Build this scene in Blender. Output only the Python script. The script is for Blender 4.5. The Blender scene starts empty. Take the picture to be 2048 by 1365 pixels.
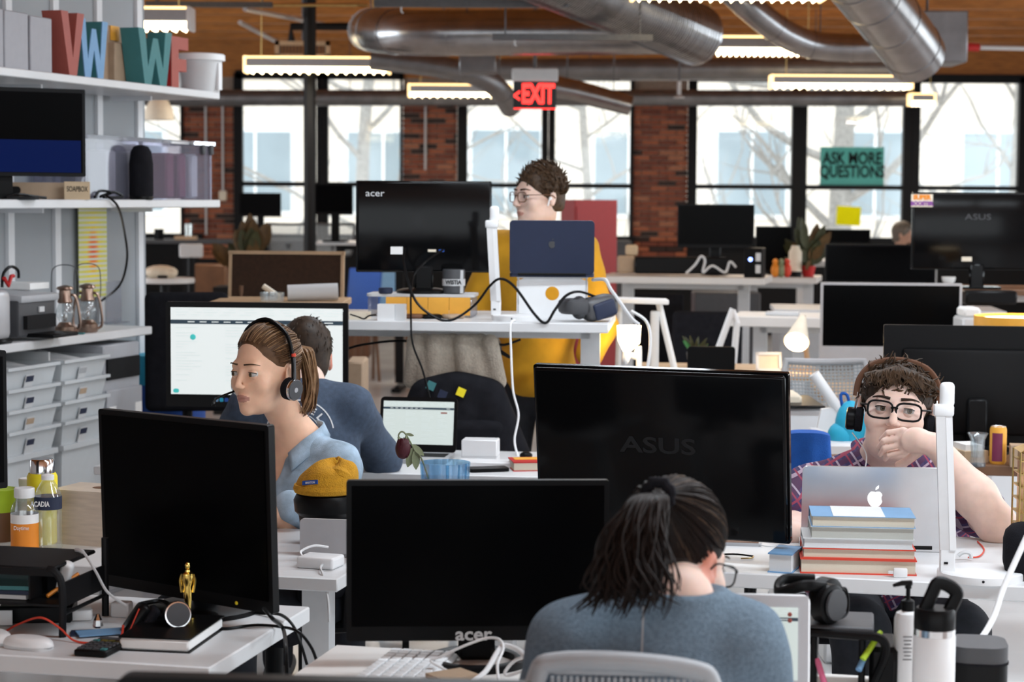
import bpy, bmesh, math, random
import numpy as np
from mathutils import Matrix, Vector, Euler, Quaternion
random.seed(7); rng = np.random.default_rng(7)
SC = bpy.context.scene; COL = SC.collection
rad = math.radians

# ------------------------------------------------------------------ camera
F = 4000.0; CAMH = 1.62; PITCH = math.atan(285.5/F); ROLL = rad(0.35)
RC = Matrix.Rotation(rad(90)-PITCH, 3, 'X') @ Matrix.Rotation(ROLL, 3, 'Z')
cd = bpy.data.cameras.new('camera'); cam = bpy.data.objects.new('camera', cd); COL.objects.link(cam)
cam.location = (0, 0, CAMH); cam.rotation_euler = RC.to_euler()
cd.sensor_width = 36; cd.lens = 36*F/2048; cd.clip_start = .05; cd.clip_end = 300
cd.dof.use_dof = True; cd.dof.focus_distance = 5.0; cd.dof.aperture_fstop = 5.6
SC.camera = cam
SC.view_settings.view_transform = 'Standard'; SC.view_settings.look = 'None'
SC.view_settings.gamma = 1; SC.view_settings.use_curve_mapping = False
SC.view_settings.exposure = 0.0
SC.cycles.max_bounces = 8; SC.cycles.transparent_max_bounces = 12
# ------------------------------------------------------------------ sky and daylight
w = bpy.data.worlds.new('sky'); SC.world = w; w.use_nodes = True
bg = w.node_tree.nodes['Background']; bg.inputs[0].default_value = (.90, .96, 1, 1); bg.inputs[1].default_value = 2.9
def area(name, loc, rot, sx, sy, e, col=(1, 1, 1)):
    l = bpy.data.lights.new(name, 'AREA'); l.shape = 'RECTANGLE'; l.size = sx; l.size_y = sy; l.energy = e; l.color = col
    o = bpy.data.objects.new(name, l); COL.objects.link(o); o.location = loc; o.rotation_euler = rot; return o
area('daylight_rear_windows', (0, -3.6, 1.9), (rad(90), 0, rad(180)), 11, 2.0, 300, (.90, .96, 1))
area('daylight_right_windows', (8.7, 8, 1.95), (rad(90), 0, rad(90)), 17, 2.0, 210, (.80, .92, 1))
area('daylight_left_windows', (-8.7, 14, 1.95), (rad(90), 0, rad(-90)), 9, 2.0, 240, (.85, .94, 1))

# ------------------------------------------------------------------ pixel helpers (a pixel gives a direction, D the distance along Y)
def P(px, py, D):
    d = RC @ Vector(((px-1024)/F, (682.5-py)/F, -1)); t = D/d.y
    return Vector((d.x*t, D, CAMH+d.z*t))
def PZ(px, py, z):
    d = RC @ Vector(((px-1024)/F, (682.5-py)/F, -1)); t = (z-CAMH)/d.z
    return Vector((d.x*t, d.y*t, z))
def S(n, D): return n*D/F

# ------------------------------------------------------------------ materials
MT = {}
def mat(name, col, rough=.5, metal=0, spec=.5, noise=0, nscale=30, bump=0, bscale=200, emit=0, ecol=None, trans=0, ior=1.45, alpha=1, coat=0, sheen=0, stretch=None, sss=0):
    m = bpy.data.materials.new(name); m.use_nodes = True; nt = m.node_tree; b = nt.nodes['Principled BSDF']
    c4 = (*col, 1); b.inputs['Base Color'].default_value = c4
    b.inputs['Roughness'].default_value = rough; b.inputs['Metallic'].default_value = metal
    b.inputs['Specular IOR Level'].default_value = spec; b.inputs['IOR'].default_value = ior
    b.inputs['Transmission Weight'].default_value = trans; b.inputs['Alpha'].default_value = alpha
    b.inputs['Coat Weight'].default_value = coat; b.inputs['Sheen Weight'].default_value = sheen
    if sss: b.inputs['Subsurface Weight'].default_value = sss; b.inputs['Subsurface Radius'].default_value = (1, .35, .2); b.inputs['Subsurface Scale'].default_value = .008
    if emit: b.inputs['Emission Color'].default_value = (*(ecol or col), 1); b.inputs['Emission Strength'].default_value = emit
    tc = nt.nodes.new('ShaderNodeTexCoord'); src = tc.outputs['Object']
    if stretch:
        mp = nt.nodes.new('ShaderNodeMapping'); mp.inputs['Scale'].default_value = stretch; nt.links.new(src, mp.inputs[0]); src = mp.outputs[0]
    if noise:
        n = nt.nodes.new('ShaderNodeTexNoise'); n.inputs['Scale'].default_value = nscale; n.inputs['Detail'].default_value = 4; nt.links.new(src, n.inputs['Vector'])
        r = nt.nodes.new('ShaderNodeMapRange'); r.inputs[1].default_value = .3; r.inputs[2].default_value = .7; r.inputs[3].default_value = 1-noise; r.inputs[4].default_value = 1+noise
        nt.links.new(n.outputs[0], r.inputs[0])
        mx = nt.nodes.new('ShaderNodeMix'); mx.data_type = 'RGBA'; mx.blend_type = 'MULTIPLY'; mx.inputs[0].default_value = 1; mx.inputs[6].default_value = c4
        nt.links.new(r.outputs[0], mx.inputs[7]); nt.links.new(mx.outputs[2], b.inputs['Base Color'])
    if bump:
        n2 = nt.nodes.new('ShaderNodeTexNoise'); n2.inputs['Scale'].default_value = bscale; n2.inputs['Detail'].default_value = 3; nt.links.new(src, n2.inputs['Vector'])
        bp = nt.nodes.new('ShaderNodeBump'); bp.inputs['Strength'].default_value = bump; bp.inputs['Distance'].default_value = .01
        nt.links.new(n2.outputs[0], bp.inputs['Height']); nt.links.new(bp.outputs[0], b.inputs['Normal'])
    MT[name] = m; return m
def node_mat(name):
    m = mat(name, (.5, .5, .5)); return m, m.node_tree, m.node_tree.nodes['Principled BSDF']
mat('white_desk', (.70, .71, .72), .38, noise=.02, nscale=8)
mat('warm_desk', (.72, .69, .66), .4, noise=.02, nscale=8)
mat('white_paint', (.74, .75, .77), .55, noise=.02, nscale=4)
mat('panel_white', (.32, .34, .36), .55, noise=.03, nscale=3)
mat('white_plastic', (.82, .83, .84), .35, noise=.01)
mat('tray_plastic', (.58, .61, .63), .4, noise=.02)
mat('box_grey', (.36, .36, .39), .6, noise=.03)
mat('grey_plastic', (.42, .43, .45), .45, noise=.03)
mat('cabinet_grey', (.40, .41, .44), .5, noise=.02)
mat('light_grey', (.62, .63, .64), .45, noise=.02)
mat('dark_grey', (.06, .062, .068), .5, noise=.06)
mat('black_plastic', (.0045, .0045, .005), .38, spec=.16, noise=.05)
mat('black_gloss', (.003, .003, .0034), .12, spec=.18, noise=.05)
mat('black_screen', (.0018, .0018, .0021), .22, spec=.05, noise=.05)
mat('black_matte', (.012, .012, .013), .75, spec=.2, noise=.1)
mat('black_metal', (.007, .007, .008), .5, spec=.2, noise=.05)
mat('black_fabric', (.012, .012, .015), .9, spec=.1, noise=.2, bump=.3, bscale=400)
mat('aluminium', (.66, .66, .67), .32, metal=.85, noise=.02)
mat('silver_matte', (.50, .50, .52), .4, metal=.3, noise=.02)
mat('chrome', (.75, .75, .76), .15, metal=1, noise=.02)
mat('gold', (.85, .60, .16), .18, metal=1, noise=.05)
mat('brass', (.55, .40, .16), .3, metal=1, noise=.1)
mat('bronze', (.34, .24, .19), .32, metal=1, noise=.15)
mat('galvanised', (.33, .33, .34), .25, metal=.95, noise=.14, nscale=9)
mat('galvanised_dull', (.22, .22, .23), .42, metal=.8, noise=.15, nscale=7)
mat('strut_grey', (.10, .10, .105), .5, metal=.4, noise=.1)
mat('wood_deck', (.42, .13, .012), .6, noise=.25, nscale=6, stretch=(1, 12, 4))
mat('wood_joist', (.38, .145, .028), .6, noise=.25, nscale=6, stretch=(1, 8, 8))
mat('plywood', (.60, .51, .42), .55, noise=.1, nscale=8, stretch=(2, 2, 14))
mat('wood_box', (.56, .42, .27), .6, noise=.08, nscale=10, stretch=(1, 6, 6))
mat('dark_wood', (.16, .075, .035), .5, noise=.2, nscale=8)
mat('kraft', (.44, .32, .22), .75, noise=.05)
mat('cork', (.035, .014, .005), .85, noise=.25, nscale=60)
mat('oak', (.48, .32, .19), .5, noise=.12, nscale=9)
mat('mortar', (.30, .24, .20), .9, noise=.15)
mat('paper', (.85, .85, .84), .8, noise=.02)
mat('page_cream', (.68, .62, .50), .85, noise=.08, nscale=300, stretch=(1, 1, 30))
mat('page_white', (.70, .72, .73), .85, noise=.08, nscale=300, stretch=(1, 1, 30))
mat('page_grey', (.50, .51, .47), .85, noise=.08, nscale=300, stretch=(1, 1, 30))
for n_, c_ in dict(red=(.50, .02, .02), red_orange=(.68, .06, .03), orange=(.80, .26, .02), amber=(.82, .40, .05), yellow=(.90, .75, .02), lime=(.42, .60, .03), green=(.05, .22, .06),
                   blue=(.015, .08, .38), navy=(.014, .022, .055), teal=(.05, .20, .21), sky=(.17, .34, .56), pink=(.75, .16, .30), rose=(.055, .004, .010), purple=(.22, .06, .30), plum=(.20, .03, .08), cyan=(.02, .38, .58), cream=(.80, .72, .58), brown=(.14, .06, .03), coral=(.36, .085, .065), olive=(.12, .10, .02), sage=(.24, .28, .16)).items():
    mat(n_, c_, .55, noise=.04)
mat('clear_plastic', (.80, .82, .88), .12, trans=.85, ior=1.25)
mat('clear_glass', (.92, .96, .97), .03, trans=1, ior=1.45)
mat('blue_glass', (.30, .62, .90), .04, trans=.95, ior=1.35)
mat('led_white', (1, .93, .80), .5, emit=9, ecol=(1, .80, .48))
mat('led_edge', (1, .85, .6), .5, emit=2.4, ecol=(1, .66, .28))
mat('bulb_warm', (1, .8, .5), .5, emit=26, ecol=(1, .72, .38))
mat('lamp_glow', (1, .9, .7), .5, emit=7, ecol=(1, .84, .55))
mat('exit_red', (1, .05, .03), .5, emit=2.6, ecol=(1, .035, .03))
mat('screen_white', (.3, .3, .3), .5, emit=.74, ecol=(.86, .93, .92))
mat('screen_pale', (.2, .2, .2), .5, emit=.66, ecol=(.78, .90, .86))
mat('screen_line', (.5, .55, .55), .5, emit=.5, ecol=(.72, .80, .80))
mat('screen_navy', (.02, .04, .06), .5, emit=.05, ecol=(.3, .5, .7))
mat('screen_cyan', (.02, .4, .4), .5, emit=.4, ecol=(.1, .7, .65))
mat('screen_blue', (.001, .002, .01), .5, spec=.05, emit=.055, ecol=(.02, .12, 1))
mat('led_blue', (.1, .2, 1), .5, emit=6, ecol=(.25, .35, 1))
mat('denim', (.36, .48, .60), .85, noise=.30, nscale=22, bump=.25, bscale=500)
mat('navy_shirt', (.055, .080, .125), .9, noise=.18, nscale=60, bump=.2, bscale=500)
mat('mustard', (.56, .28, .012), .9, noise=.08, nscale=20, bump=.2, bscale=400)
mat('beanie_wool', (.62, .31, .02), .95, noise=.12, nscale=80, bump=.5, bscale=300)
mat('grey_sweater', (.17, .24, .31), .95, noise=.20, nscale=160, bump=.5, bscale=500)
mat('jeans', (.014, .016, .022), .9, noise=.25, nscale=40)
mat('fleece', (.52, .46, .38), .95, noise=.12, nscale=90, bump=.8, bscale=160)
mat('blue_cloth', (.010, .085, .36), .9, noise=.12, nscale=20, bump=.3, bscale=300)
mat('skin_light', (.76, .54, .45), .48, spec=.4, noise=.05, nscale=40, sss=.25)
mat('skin_warm', (.84, .52, .36), .42, spec=.45, noise=.05, nscale=40, sss=.25)
mat('skin_pink', (.82, .59, .50), .46, spec=.4, noise=.06, nscale=40, sss=.25)
mat('skin_tan', (.42, .24, .17), .5, noise=.06)
mat('skin_ear', (.66, .26, .18), .45, noise=.05, sss=.3)
mat('lip', (.50, .24, .19), .4, noise=.04)
mat('eye_white', (.50, .48, .46), .25, spec=.3)
mat('iris', (.10, .07, .035), .1, noise=.2, nscale=300)
mat('pupil', (.004, .004, .004), .05)
mat('hair_black', (.013, .008, .0065), .45, spec=.16, noise=.3, nscale=60, stretch=(1, 1, .2))
mat('hair_dark', (.030, .018, .011), .5, spec=.28, noise=.45, nscale=70)
mat('hair_brown', (.062, .036, .020), .5, spec=.28, noise=.45, nscale=70)
mat('hair_chestnut', (.115, .060, .030), .5, spec=.25, noise=.2, nscale=70)
mat('hair_honey', (.26, .15, .075), .45, spec=.3, noise=.2, nscale=70)
mat('chair_grey', (.40, .43, .46), .4, noise=.03)
mat('hair_grey', (.12, .10, .08), .5, noise=.4, nscale=70)
mat('leaf_dark', (.045, .050, .018), .5, noise=.3, nscale=30)
mat('leaf_brown', (.10, .055, .014), .5, noise=.3, nscale=30)
mat('leaf_dry', (.20, .23, .13), .7, noise=.25, nscale=30)
mat('bark', (.34, .32, .30), .9, noise=.25, nscale=20)
mat('facade', (.78, .70, .62), .9, noise=.04, nscale=2)
mat('facade_glass', (.28, .34, .38), .3, noise=.08, nscale=1)
mat('locker_red', (.27, .014, .016), .45, noise=.04)
mat('mesh_grey', (.36, .40, .43), .5, noise=.05)
mat('carbon', (.03, .03, .033), .6, noise=.1)
# concrete floor
mat('concrete', (.66, .66, .66), .18, noise=.10, nscale=1.5)
# brick: colour varies brick by brick
m, nt, b = node_mat('brick'); oi = nt.nodes.new('ShaderNodeObjectInfo'); cr = nt.nodes.new('ShaderNodeValToRGB')
cr.color_ramp.interpolation = 'CONSTANT'; e = cr.color_ramp.elements
e[0].color = (.25, .070, .035, 1); e[1].position = .3; e[1].color = (.34, .105, .05, 1)
for pos, c in ((.55, (.18, .05, .028, 1)), (.78, (.36, .14, .075, 1)), (.90, (.04, .022, .018, 1))):
    q = e.new(pos); q.color = c
nt.links.new(oi.outputs['Random'], cr.inputs[0]); nt.links.new(cr.outputs[0], b.inputs['Base Color']); b.inputs['Roughness'].default_value = .85
# window pane: mostly clear with a slight reflection
m, nt, b = node_mat('window_glass'); tr = nt.nodes.new('ShaderNodeBsdfTransparent'); tr.inputs[0].default_value = (.96, .98, .98, 1)
gl = nt.nodes.new('ShaderNodeBsdfGlossy'); gl.inputs['Roughness'].default_value = .05; mx = nt.nodes.new('ShaderNodeMixShader'); mx.inputs[0].default_value = .04
nt.links.new(tr.outputs[0], mx.inputs[1]); nt.links.new(gl.outputs[0], mx.inputs[2]); nt.links.new(mx.outputs[0], nt.nodes['Material Output'].inputs[0])
# thin clear plastic (tote, bottles): see-through with tint and gloss
def thin(name, tint, g=.12, diff=None, dw=.15):
    m, nt, b = node_mat(name); tr = nt.nodes.new('ShaderNodeBsdfTransparent'); tr.inputs[0].default_value = (*tint, 1)
    gl = nt.nodes.new('ShaderNodeBsdfGlossy'); gl.inputs['Roughness'].default_value = .1; mx = nt.nodes.new('ShaderNodeMixShader'); mx.inputs[0].default_value = g
    nt.links.new(tr.outputs[0], mx.inputs[1]); nt.links.new(gl.outputs[0], mx.inputs[2]); out = mx
    if diff:
        d = nt.nodes.new('ShaderNodeBsdfDiffuse'); d.inputs[0].default_value = (*diff, 1); m2 = nt.nodes.new('ShaderNodeMixShader'); m2.inputs[0].default_value = dw
        nt.links.new(mx.outputs[0], m2.inputs[1]); nt.links.new(d.outputs[0], m2.inputs[2]); out = m2
    nt.links.new(out.outputs[0], nt.nodes['Material Output'].inputs[0])
thin('tote_plastic', (.72, .72, .80), .14, (.5, .5, .62), .14)
thin('bottle_plastic', (.90, .93, .94), .16, (.8, .85, .88), .08)
thin('blue_tumbler', (.66, .84, .95), .20, (.15, .45, .8), .10)
thin('lens_glass', (.95, .96, .97), .06)
thin('acrylic', (.80, .82, .85), .10, (.6, .6, .65), .2)
def backlit(name, c):
    m, nt, b = node_mat(name); d = nt.nodes.new('ShaderNodeBsdfDiffuse'); t_ = nt.nodes.new('ShaderNodeBsdfTranslucent'); mx = nt.nodes.new('ShaderNodeMixShader'); mx.inputs[0].default_value = .5
    for q in (d, t_): q.inputs[0].default_value = (*c, 1)
    nt.links.new(d.outputs[0], mx.inputs[1]); nt.links.new(t_.outputs[0], mx.inputs[2]); nt.links.new(mx.outputs[0], nt.nodes['Material Output'].inputs[0])
backlit('note_yellow', (.85, .80, .02)); backlit('sign_teal', (.20, .52, .48))
# heat map poster
m, nt, b = node_mat('heat_poster'); tc = nt.nodes.new('ShaderNodeTexCoord'); sp = nt.nodes.new('ShaderNodeSeparateXYZ'); nt.links.new(tc.outputs['Object'], sp.inputs[0])
wv = nt.nodes.new('ShaderNodeMath'); wv.operation = 'SINE'; ml = nt.nodes.new('ShaderNodeMath'); ml.operation = 'MULTIPLY'; ml.inputs[1].default_value = 300
nt.links.new(sp.outputs['Z'], ml.inputs[0]); nt.links.new(ml.outputs[0], wv.inputs[0])
gr = nt.nodes.new('ShaderNodeVectorMath'); gr.operation = 'LENGTH'; mp = nt.nodes.new('ShaderNodeMapping'); mp.inputs['Scale'].default_value = (9, 0, 4.6); nt.links.new(tc.outputs['Object'], mp.inputs[0]); nt.links.new(mp.outputs[0], gr.inputs[0])
cr = nt.nodes.new('ShaderNodeValToRGB'); e = cr.color_ramp.elements; e[0].color = (.75, .05, .01, 1); e[1].color = (.62, .62, .16, 1)
q = e.new(.28); q.color = (.85, .25, .02, 1); q = e.new(.5); q.color = (.80, .66, .05, 1); nt.links.new(gr.outputs['Value'], cr.inputs[0])
gt = nt.nodes.new('ShaderNodeMath'); gt.operation = 'GREATER_THAN'; gt.inputs[1].default_value = .1; nt.links.new(wv.outputs[0], gt.inputs[0])
mx = nt.nodes.new('ShaderNodeMix'); mx.data_type = 'RGBA'; nt.links.new(gt.outputs[0], mx.inputs[0]); nt.links.new(cr.outputs[0], mx.inputs[6]); mx.inputs[7].default_value = (.66, .66, .55, 1); nt.links.new(mx.outputs[2], b.inputs['Base Color'])
# plaid shirt
m, nt, b = node_mat('plaid'); tc = nt.nodes.new('ShaderNodeTexCoord'); sp = nt.nodes.new('ShaderNodeSeparateXYZ'); mp = nt.nodes.new('ShaderNodeMapping'); mp.inputs['Rotation'].default_value = (0, rad(28), 0)
nt.links.new(tc.outputs['Object'], mp.inputs[0]); nt.links.new(mp.outputs[0], sp.inputs[0])
def stripe(out, freq, thr, ph=0):
    a = nt.nodes.new('ShaderNodeMath'); a.operation = 'MULTIPLY_ADD'; a.inputs[1].default_value = freq; a.inputs[2].default_value = ph; nt.links.new(out, a.inputs[0])
    s = nt.nodes.new('ShaderNodeMath'); s.operation = 'SINE'; nt.links.new(a.outputs[0], s.inputs[0]); g = nt.nodes.new('ShaderNodeMath'); g.operation = 'GREATER_THAN'; g.inputs[1].default_value = thr; nt.links.new(s.outputs[0], g.inputs[0]); return g.outputs[0]
cur = None
for out, fr, th, ph, c in (('X', 260, .1, 0, (.035, .026, .09)), ('Z', 260, .1, 1, (.07, .022, .07)), ('X', 130, .94, .5, (.40, .32, .40)), ('Z', 130, .94, .2, (.40, .30, .38)), ('X', 130, .95, 2.6, (.28, .04, .08)), ('Z', 130, .95, 2.9, (.28, .04, .08))):
    mx = nt.nodes.new('ShaderNodeMix'); mx.data_type = 'RGBA'; nt.links.new(stripe(sp.outputs[out], fr, th, ph), mx.inputs[0])
    if cur is None: mx.inputs[6].default_value = (.06, .04, .12, 1)
    else: nt.links.new(cur, mx.inputs[6])
    mx.inputs[7].default_value = (*c, 1); cur = mx.outputs[2]
nt.links.new(cur, b.inputs['Base Color']); b.inputs['Roughness'].default_value = .9

# ------------------------------------------------------------------ mesh builder
def TM(loc=(0, 0, 0), rot=(0, 0, 0), scale=None):
    m = Matrix.Translation(loc) @ Euler(rot).to_matrix().to_4x4()
    if scale: m = m @ Matrix.Diagonal((*scale, 1))
    return m
class MB:
    def __init__(s): s.v = []; s.f = []; s.mi = []; s.cur = 0
    def add(s, vs, fs, M=None):
        o = len(s.v)
        s.v += [tuple(M @ Vector(v)) if M is not None else tuple(v) for v in vs]
        s.f += [tuple(i+o for i in f) for f in fs]; s.mi += [s.cur]*len(fs); return s
    def box(s, c, z, rot=(0, 0, 0), M=None):
        x, y, h = z[0]/2, z[1]/2, z[2]/2
        vs = [(-x, -y, -h), (x, -y, -h), (x, y, -h), (-x, y, -h), (-x, -y, h), (x, -y, h), (x, y, h), (-x, y, h)]
        m = TM(c, rot); m = M @ m if M is not None else m
        return s.add(vs, [(3, 2, 1, 0), (4, 5, 6, 7), (0, 1, 5, 4), (1, 2, 6, 5), (2, 3, 7, 6), (3, 0, 4, 7)], m)
    def rbox(s, c, z, r=.01, seg=2, rot=(0, 0, 0), M=None):
        bm = bmesh.new(); bmesh.ops.create_cube(bm, size=1); bmesh.ops.scale(bm, vec=z, verts=bm.verts)
        r = min(r, min(z)*.49); bmesh.ops.bevel(bm, geom=bm.edges[:]+bm.verts[:], offset=r, segments=seg, profile=.5, affect='EDGES')
        m = TM(c, rot); m = M @ m if M is not None else m
        bm.verts.index_update(); s.add([v.co for v in bm.verts], [[v.index for v in f.verts] for f in bm.faces], m); bm.free(); return s
    def slab(s, c, z, r=.02, axis='y', n=5, rot=(0, 0, 0), M=None):
        # box with corners rounded only in the plane across one axis (axis = thin axis)
        a, b2, t = {'y': (0, 2, 1), 'z': (0, 1, 2), 'x': (1, 2, 0)}[axis]
        w, h, d = z[a]/2, z[b2]/2, z[t]/2; r = min(r, w*.99, h*.99); pts = []
        for cx, cy, a0 in ((w-r, h-r, 0), (-w+r, h-r, 90), (-w+r, -h+r, 180), (w-r, -h+r, 270)):
            for k in range(n+1):
                t_ = rad(a0+90*k/n); pts.append((cx+r*math.cos(t_), cy+r*math.sin(t_)))
        vs = []
        for q in (-d, d):
            for p in pts:
                v = [0, 0, 0]; v[a] = p[0]; v[b2] = p[1]; v[t] = q; vs.append(v)
        N = len(pts); fs = [tuple(range(N)), tuple(range(2*N-1, N-1, -1))]+[(i, (i+1) % N, N+(i+1) % N, N+i) for i in range(N)]
        m = TM(c, rot); m = M @ m if M is not None else m
        return s.add(vs, fs, m)
    def prism(s, poly, y0, y1, M=None):
        N = len(poly); vs = [(p[0], y0, p[1]) for p in poly]+[(p[0], y1, p[1]) for p in poly]
        return s.add(vs, [tuple(range(N)), tuple(range(2*N-1, N-1, -1))]+[(i, (i+1) % N, N+(i+1) % N, N+i) for i in range(N)], M)
    def lathe(s, prof, c=(0, 0, 0), n=24, M=None, rot=(0, 0, 0), cap=True):
        vs = []; fs = []; k = len(prof)
        for r, z in prof:
            for i in range(n):
                a = 2*math.pi*i/n; vs.append((r*math.cos(a), r*math.sin(a), z))
        for j in range(k-1):
            for i in range(n): fs.append((j*n+i, j*n+(i+1) % n, (j+1)*n+(i+1) % n, (j+1)*n+i))
        if cap:
            fs.append(tuple(range(n-1, -1, -1))); fs.append(tuple(range((k-1)*n, k*n)))
        m = TM(c, rot); m = M @ m if M is not None else m
        return s.add(vs, fs, m)
    def cyl(s, a, b, r0, r1=None, n=16, M=None):
        return s.tube([a, b], [r0, r0 if r1 is None else r1], n, M=M)
    def tube(s, pts, r, n=8, closed=False, M=None, flat=1.0):
        pts = [Vector(p) for p in pts]; N = len(pts); rs = r if hasattr(r, '__len__') else [r]*N
        vs = []; up = None
        for i, p in enumerate(pts):
            if closed: t = pts[(i+1) % N]-pts[i-1]
            else: t = pts[min(i+1, N-1)]-pts[max(i-1, 0)]
            t = t.normalized() if t.length > 1e-9 else Vector((0, 0, 1))
            if up is None:
                up = Vector((0, 0, 1)) if abs(t.z) < .9 else Vector((1, 0, 0))
            x = up.cross(t); x = x.normalized() if x.length > 1e-6 else Vector((1, 0, 0)); y = t.cross(x); up = y
            for k in range(n):
                a = 2*math.pi*k/n; vs.append(p+x*(rs[i]*math.cos(a))+y*(rs[i]*flat*math.sin(a)))
        fs = []
        for i in range(N if closed else N-1):
            j = (i+1) % N
            for k in range(n): fs.append((i*n+k, i*n+(k+1) % n, j*n+(k+1) % n, j*n+k))
        if not closed: fs += [tuple(range(n-1, -1, -1)), tuple(range((N-1)*n, N*n))]
        return s.add(vs, fs, M)
    def ell(s, c, r, rot=(0, 0, 0), nu=16, nv=10, M=None):
        vs = [(0, 0, -1)]; fs = []
        for j in range(1, nv):
            ph = -math.pi/2+math.pi*j/nv
            for i in range(nu):
                a = 2*math.pi*i/nu; vs.append((math.cos(ph)*math.cos(a), math.cos(ph)*math.sin(a), math.sin(ph)))
        vs.append((0, 0, 1)); T = len(vs)-1
        for i in range(nu):
            fs.append((0, 1+(i+1) % nu, 1+i)); fs.append((T, 1+(nv-2)*nu+i, 1+(nv-2)*nu+(i+1) % nu))
            for j in range(nv-2): fs.append((1+j*nu+i, 1+j*nu+(i+1) % nu, 1+(j+1)*nu+(i+1) % nu, 1+(j+1)*nu+i))
        m = TM(c, rot) @ Matrix.Diagonal((*r, 1)); m = M @ m if M is not None else m
        return s.add(vs, fs, m)
    def quad(s, *ps, M=None): return s.add(ps, [tuple(range(len(ps)))], M)
    def text(s, txt, size, ext=.0005, M=None, sx=1.0, bold=0, align='CENTER'):
        c = bpy.data.curves.new('t', 'FONT'); c.body = txt; c.size = size; c.extrude = ext; c.offset = bold; c.align_x = align; c.align_y = 'CENTER'; c.resolution_u = 3
        o = bpy.data.objects.new('t', c); COL.objects.link(o); dg = bpy.context.evaluated_depsgraph_get(); me = bpy.data.meshes.new_from_object(o.evaluated_get(dg))
        # text lies in XY facing +Z; turn it to stand in XZ facing -Y
        m = Matrix.Rotation(rad(90), 4, 'X') @ Matrix.Diagonal((sx, 1, 1, 1)); m = M @ m if M is not None else m
        s.add([v.co for v in me.vertices], [tuple(p.vertices) for p in me.polygons], m)
        bpy.data.objects.remove(o); bpy.data.curves.remove(c); bpy.data.meshes.remove(me); return s
    def mesh(s, name, smooth=True):
        me = bpy.data.meshes.new(name); me.from_pydata(s.v, [], s.f); me.update()
        if smooth: me.shade_smooth(); me.set_sharp_from_angle(angle=rad(38))
        if any(s.mi): me.polygons.foreach_set('material_index', s.mi)
        return me
    def build(s, name, m, parent=None, loc=None, rz=0, smooth=True, rot=None):
        me = s.mesh(name, smooth)
        for k in (m if isinstance(m, (list, tuple)) else [m]): me.materials.append(MT[k])
        o = bpy.data.objects.new(name, me); COL.objects.link(o)
        if parent is not None: o.parent = parent
        if loc is not None: o.location = loc
        o.rotation_euler = rot if rot else (0, 0, rz); return o
def tag(o, label=None, cat=None, group=None, kind=None):
    if label: o['label'] = label
    if cat: o['category'] = cat
    if group: o['group'] = group
    if kind: o['kind'] = kind
    return o
def thing(name, label, cat, loc=(0, 0, 0), rz=0, group=None, kind=None, rot=None):
    o = bpy.data.objects.new(name, None); COL.objects.link(o); o.location = loc; o.rotation_euler = rot if rot else (0, 0, rz); o.empty_display_size = .05
    return tag(o, label, cat, group, kind)
def copy_tree(o, parent=None):
    c = o.copy(); COL.objects.link(c); c.parent = parent
    for ch in o.children: copy_tree(ch, c)
    return c
def spline(pts, n=8):
    pts = [Vector(p) for p in pts]; out = []
    for i in range(len(pts)-1):
        p0 = pts[max(i-1, 0)]; p1 = pts[i]; p2 = pts[i+1]; p3 = pts[min(i+2, len(pts)-1)]
        for k in range(n):
            t = k/n; out.append(.5*((2*p1)+(p2-p0)*t+(2*p0-5*p1+4*p2-p3)*t*t+(3*p1-p0-3*p2+p3)*t**3))
    return out+[pts[-1]]
def cable(name, label, pts, r, m, cat='cable', group=None, n=8, sides=6):
    o = MB().tube(spline(pts, n), r, sides).build(name, m); return tag(o, label, cat, group)
# ================================================================== the room
WY = 24.0; CEIL = 3.62
def st(mb, name, m, parent=None, kind=True, **k):
    o = mb.build(name, m, parent, **k)
    if parent is None and kind: o['kind'] = 'structure'
    return o
st(MB().box((0, 10.2, -.05), (18.4, 29, .1)), 'floor', 'concrete')
ceiling = st(MB().box((0, 10.2, CEIL+.05), (18.4, 29, .1)), 'ceiling', 'wood_deck')
# joists run across the room
for i in range(24):
    y = 1.0+i*1.0
    MB().box((0, y, CEIL-.10), (18, .10, .20)).build('joist', 'wood_joist', ceiling, smooth=False)
def wall_open(name, axis, pos, a0, a1, openings, m, th=.2):
    mb = MB(); edges = sorted(openings); cur = a0
    def bx(u0, u1, z0, z1):
        if u1-u0 < .01 or z1-z0 < .01: return
        c = ((u0+u1)/2, pos, (z0+z1)/2) if axis == 'x' else (pos, (u0+u1)/2, (z0+z1)/2)
        s_ = (u1-u0, th, z1-z0) if axis == 'x' else (th, u1-u0, z1-z0)
        mb.box(c, s_)
    for (u0, u1, z0, z1) in edges:
        bx(cur, u0, 0, CEIL); bx(u0, u1, 0, z0); bx(u0, u1, z1, CEIL); cur = u1
    bx(cur, a1, 0, CEIL); return st(mb, name, m)
wall_open('wall_rear', 'x', -4.2, -9.2, 9.2, [(-5.6, -.3, .9, 2.9), (.3, 5.6, .9, 2.9)], 'white_paint')
wall_open('wall_right', 'y', 9.3, -4.2, 24.2, [(-.5, 5, .95, 2.95), (5.6, 11, .95, 2.95), (11.6, 17, .95, 2.95)], 'white_paint')
wall_open('wall_left', 'y', -9.3, -4.2, 24.2, [(9.5, 13.7, .95, 2.95), (14.3, 18.5, .95, 2.95)], 'white_paint')
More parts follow.
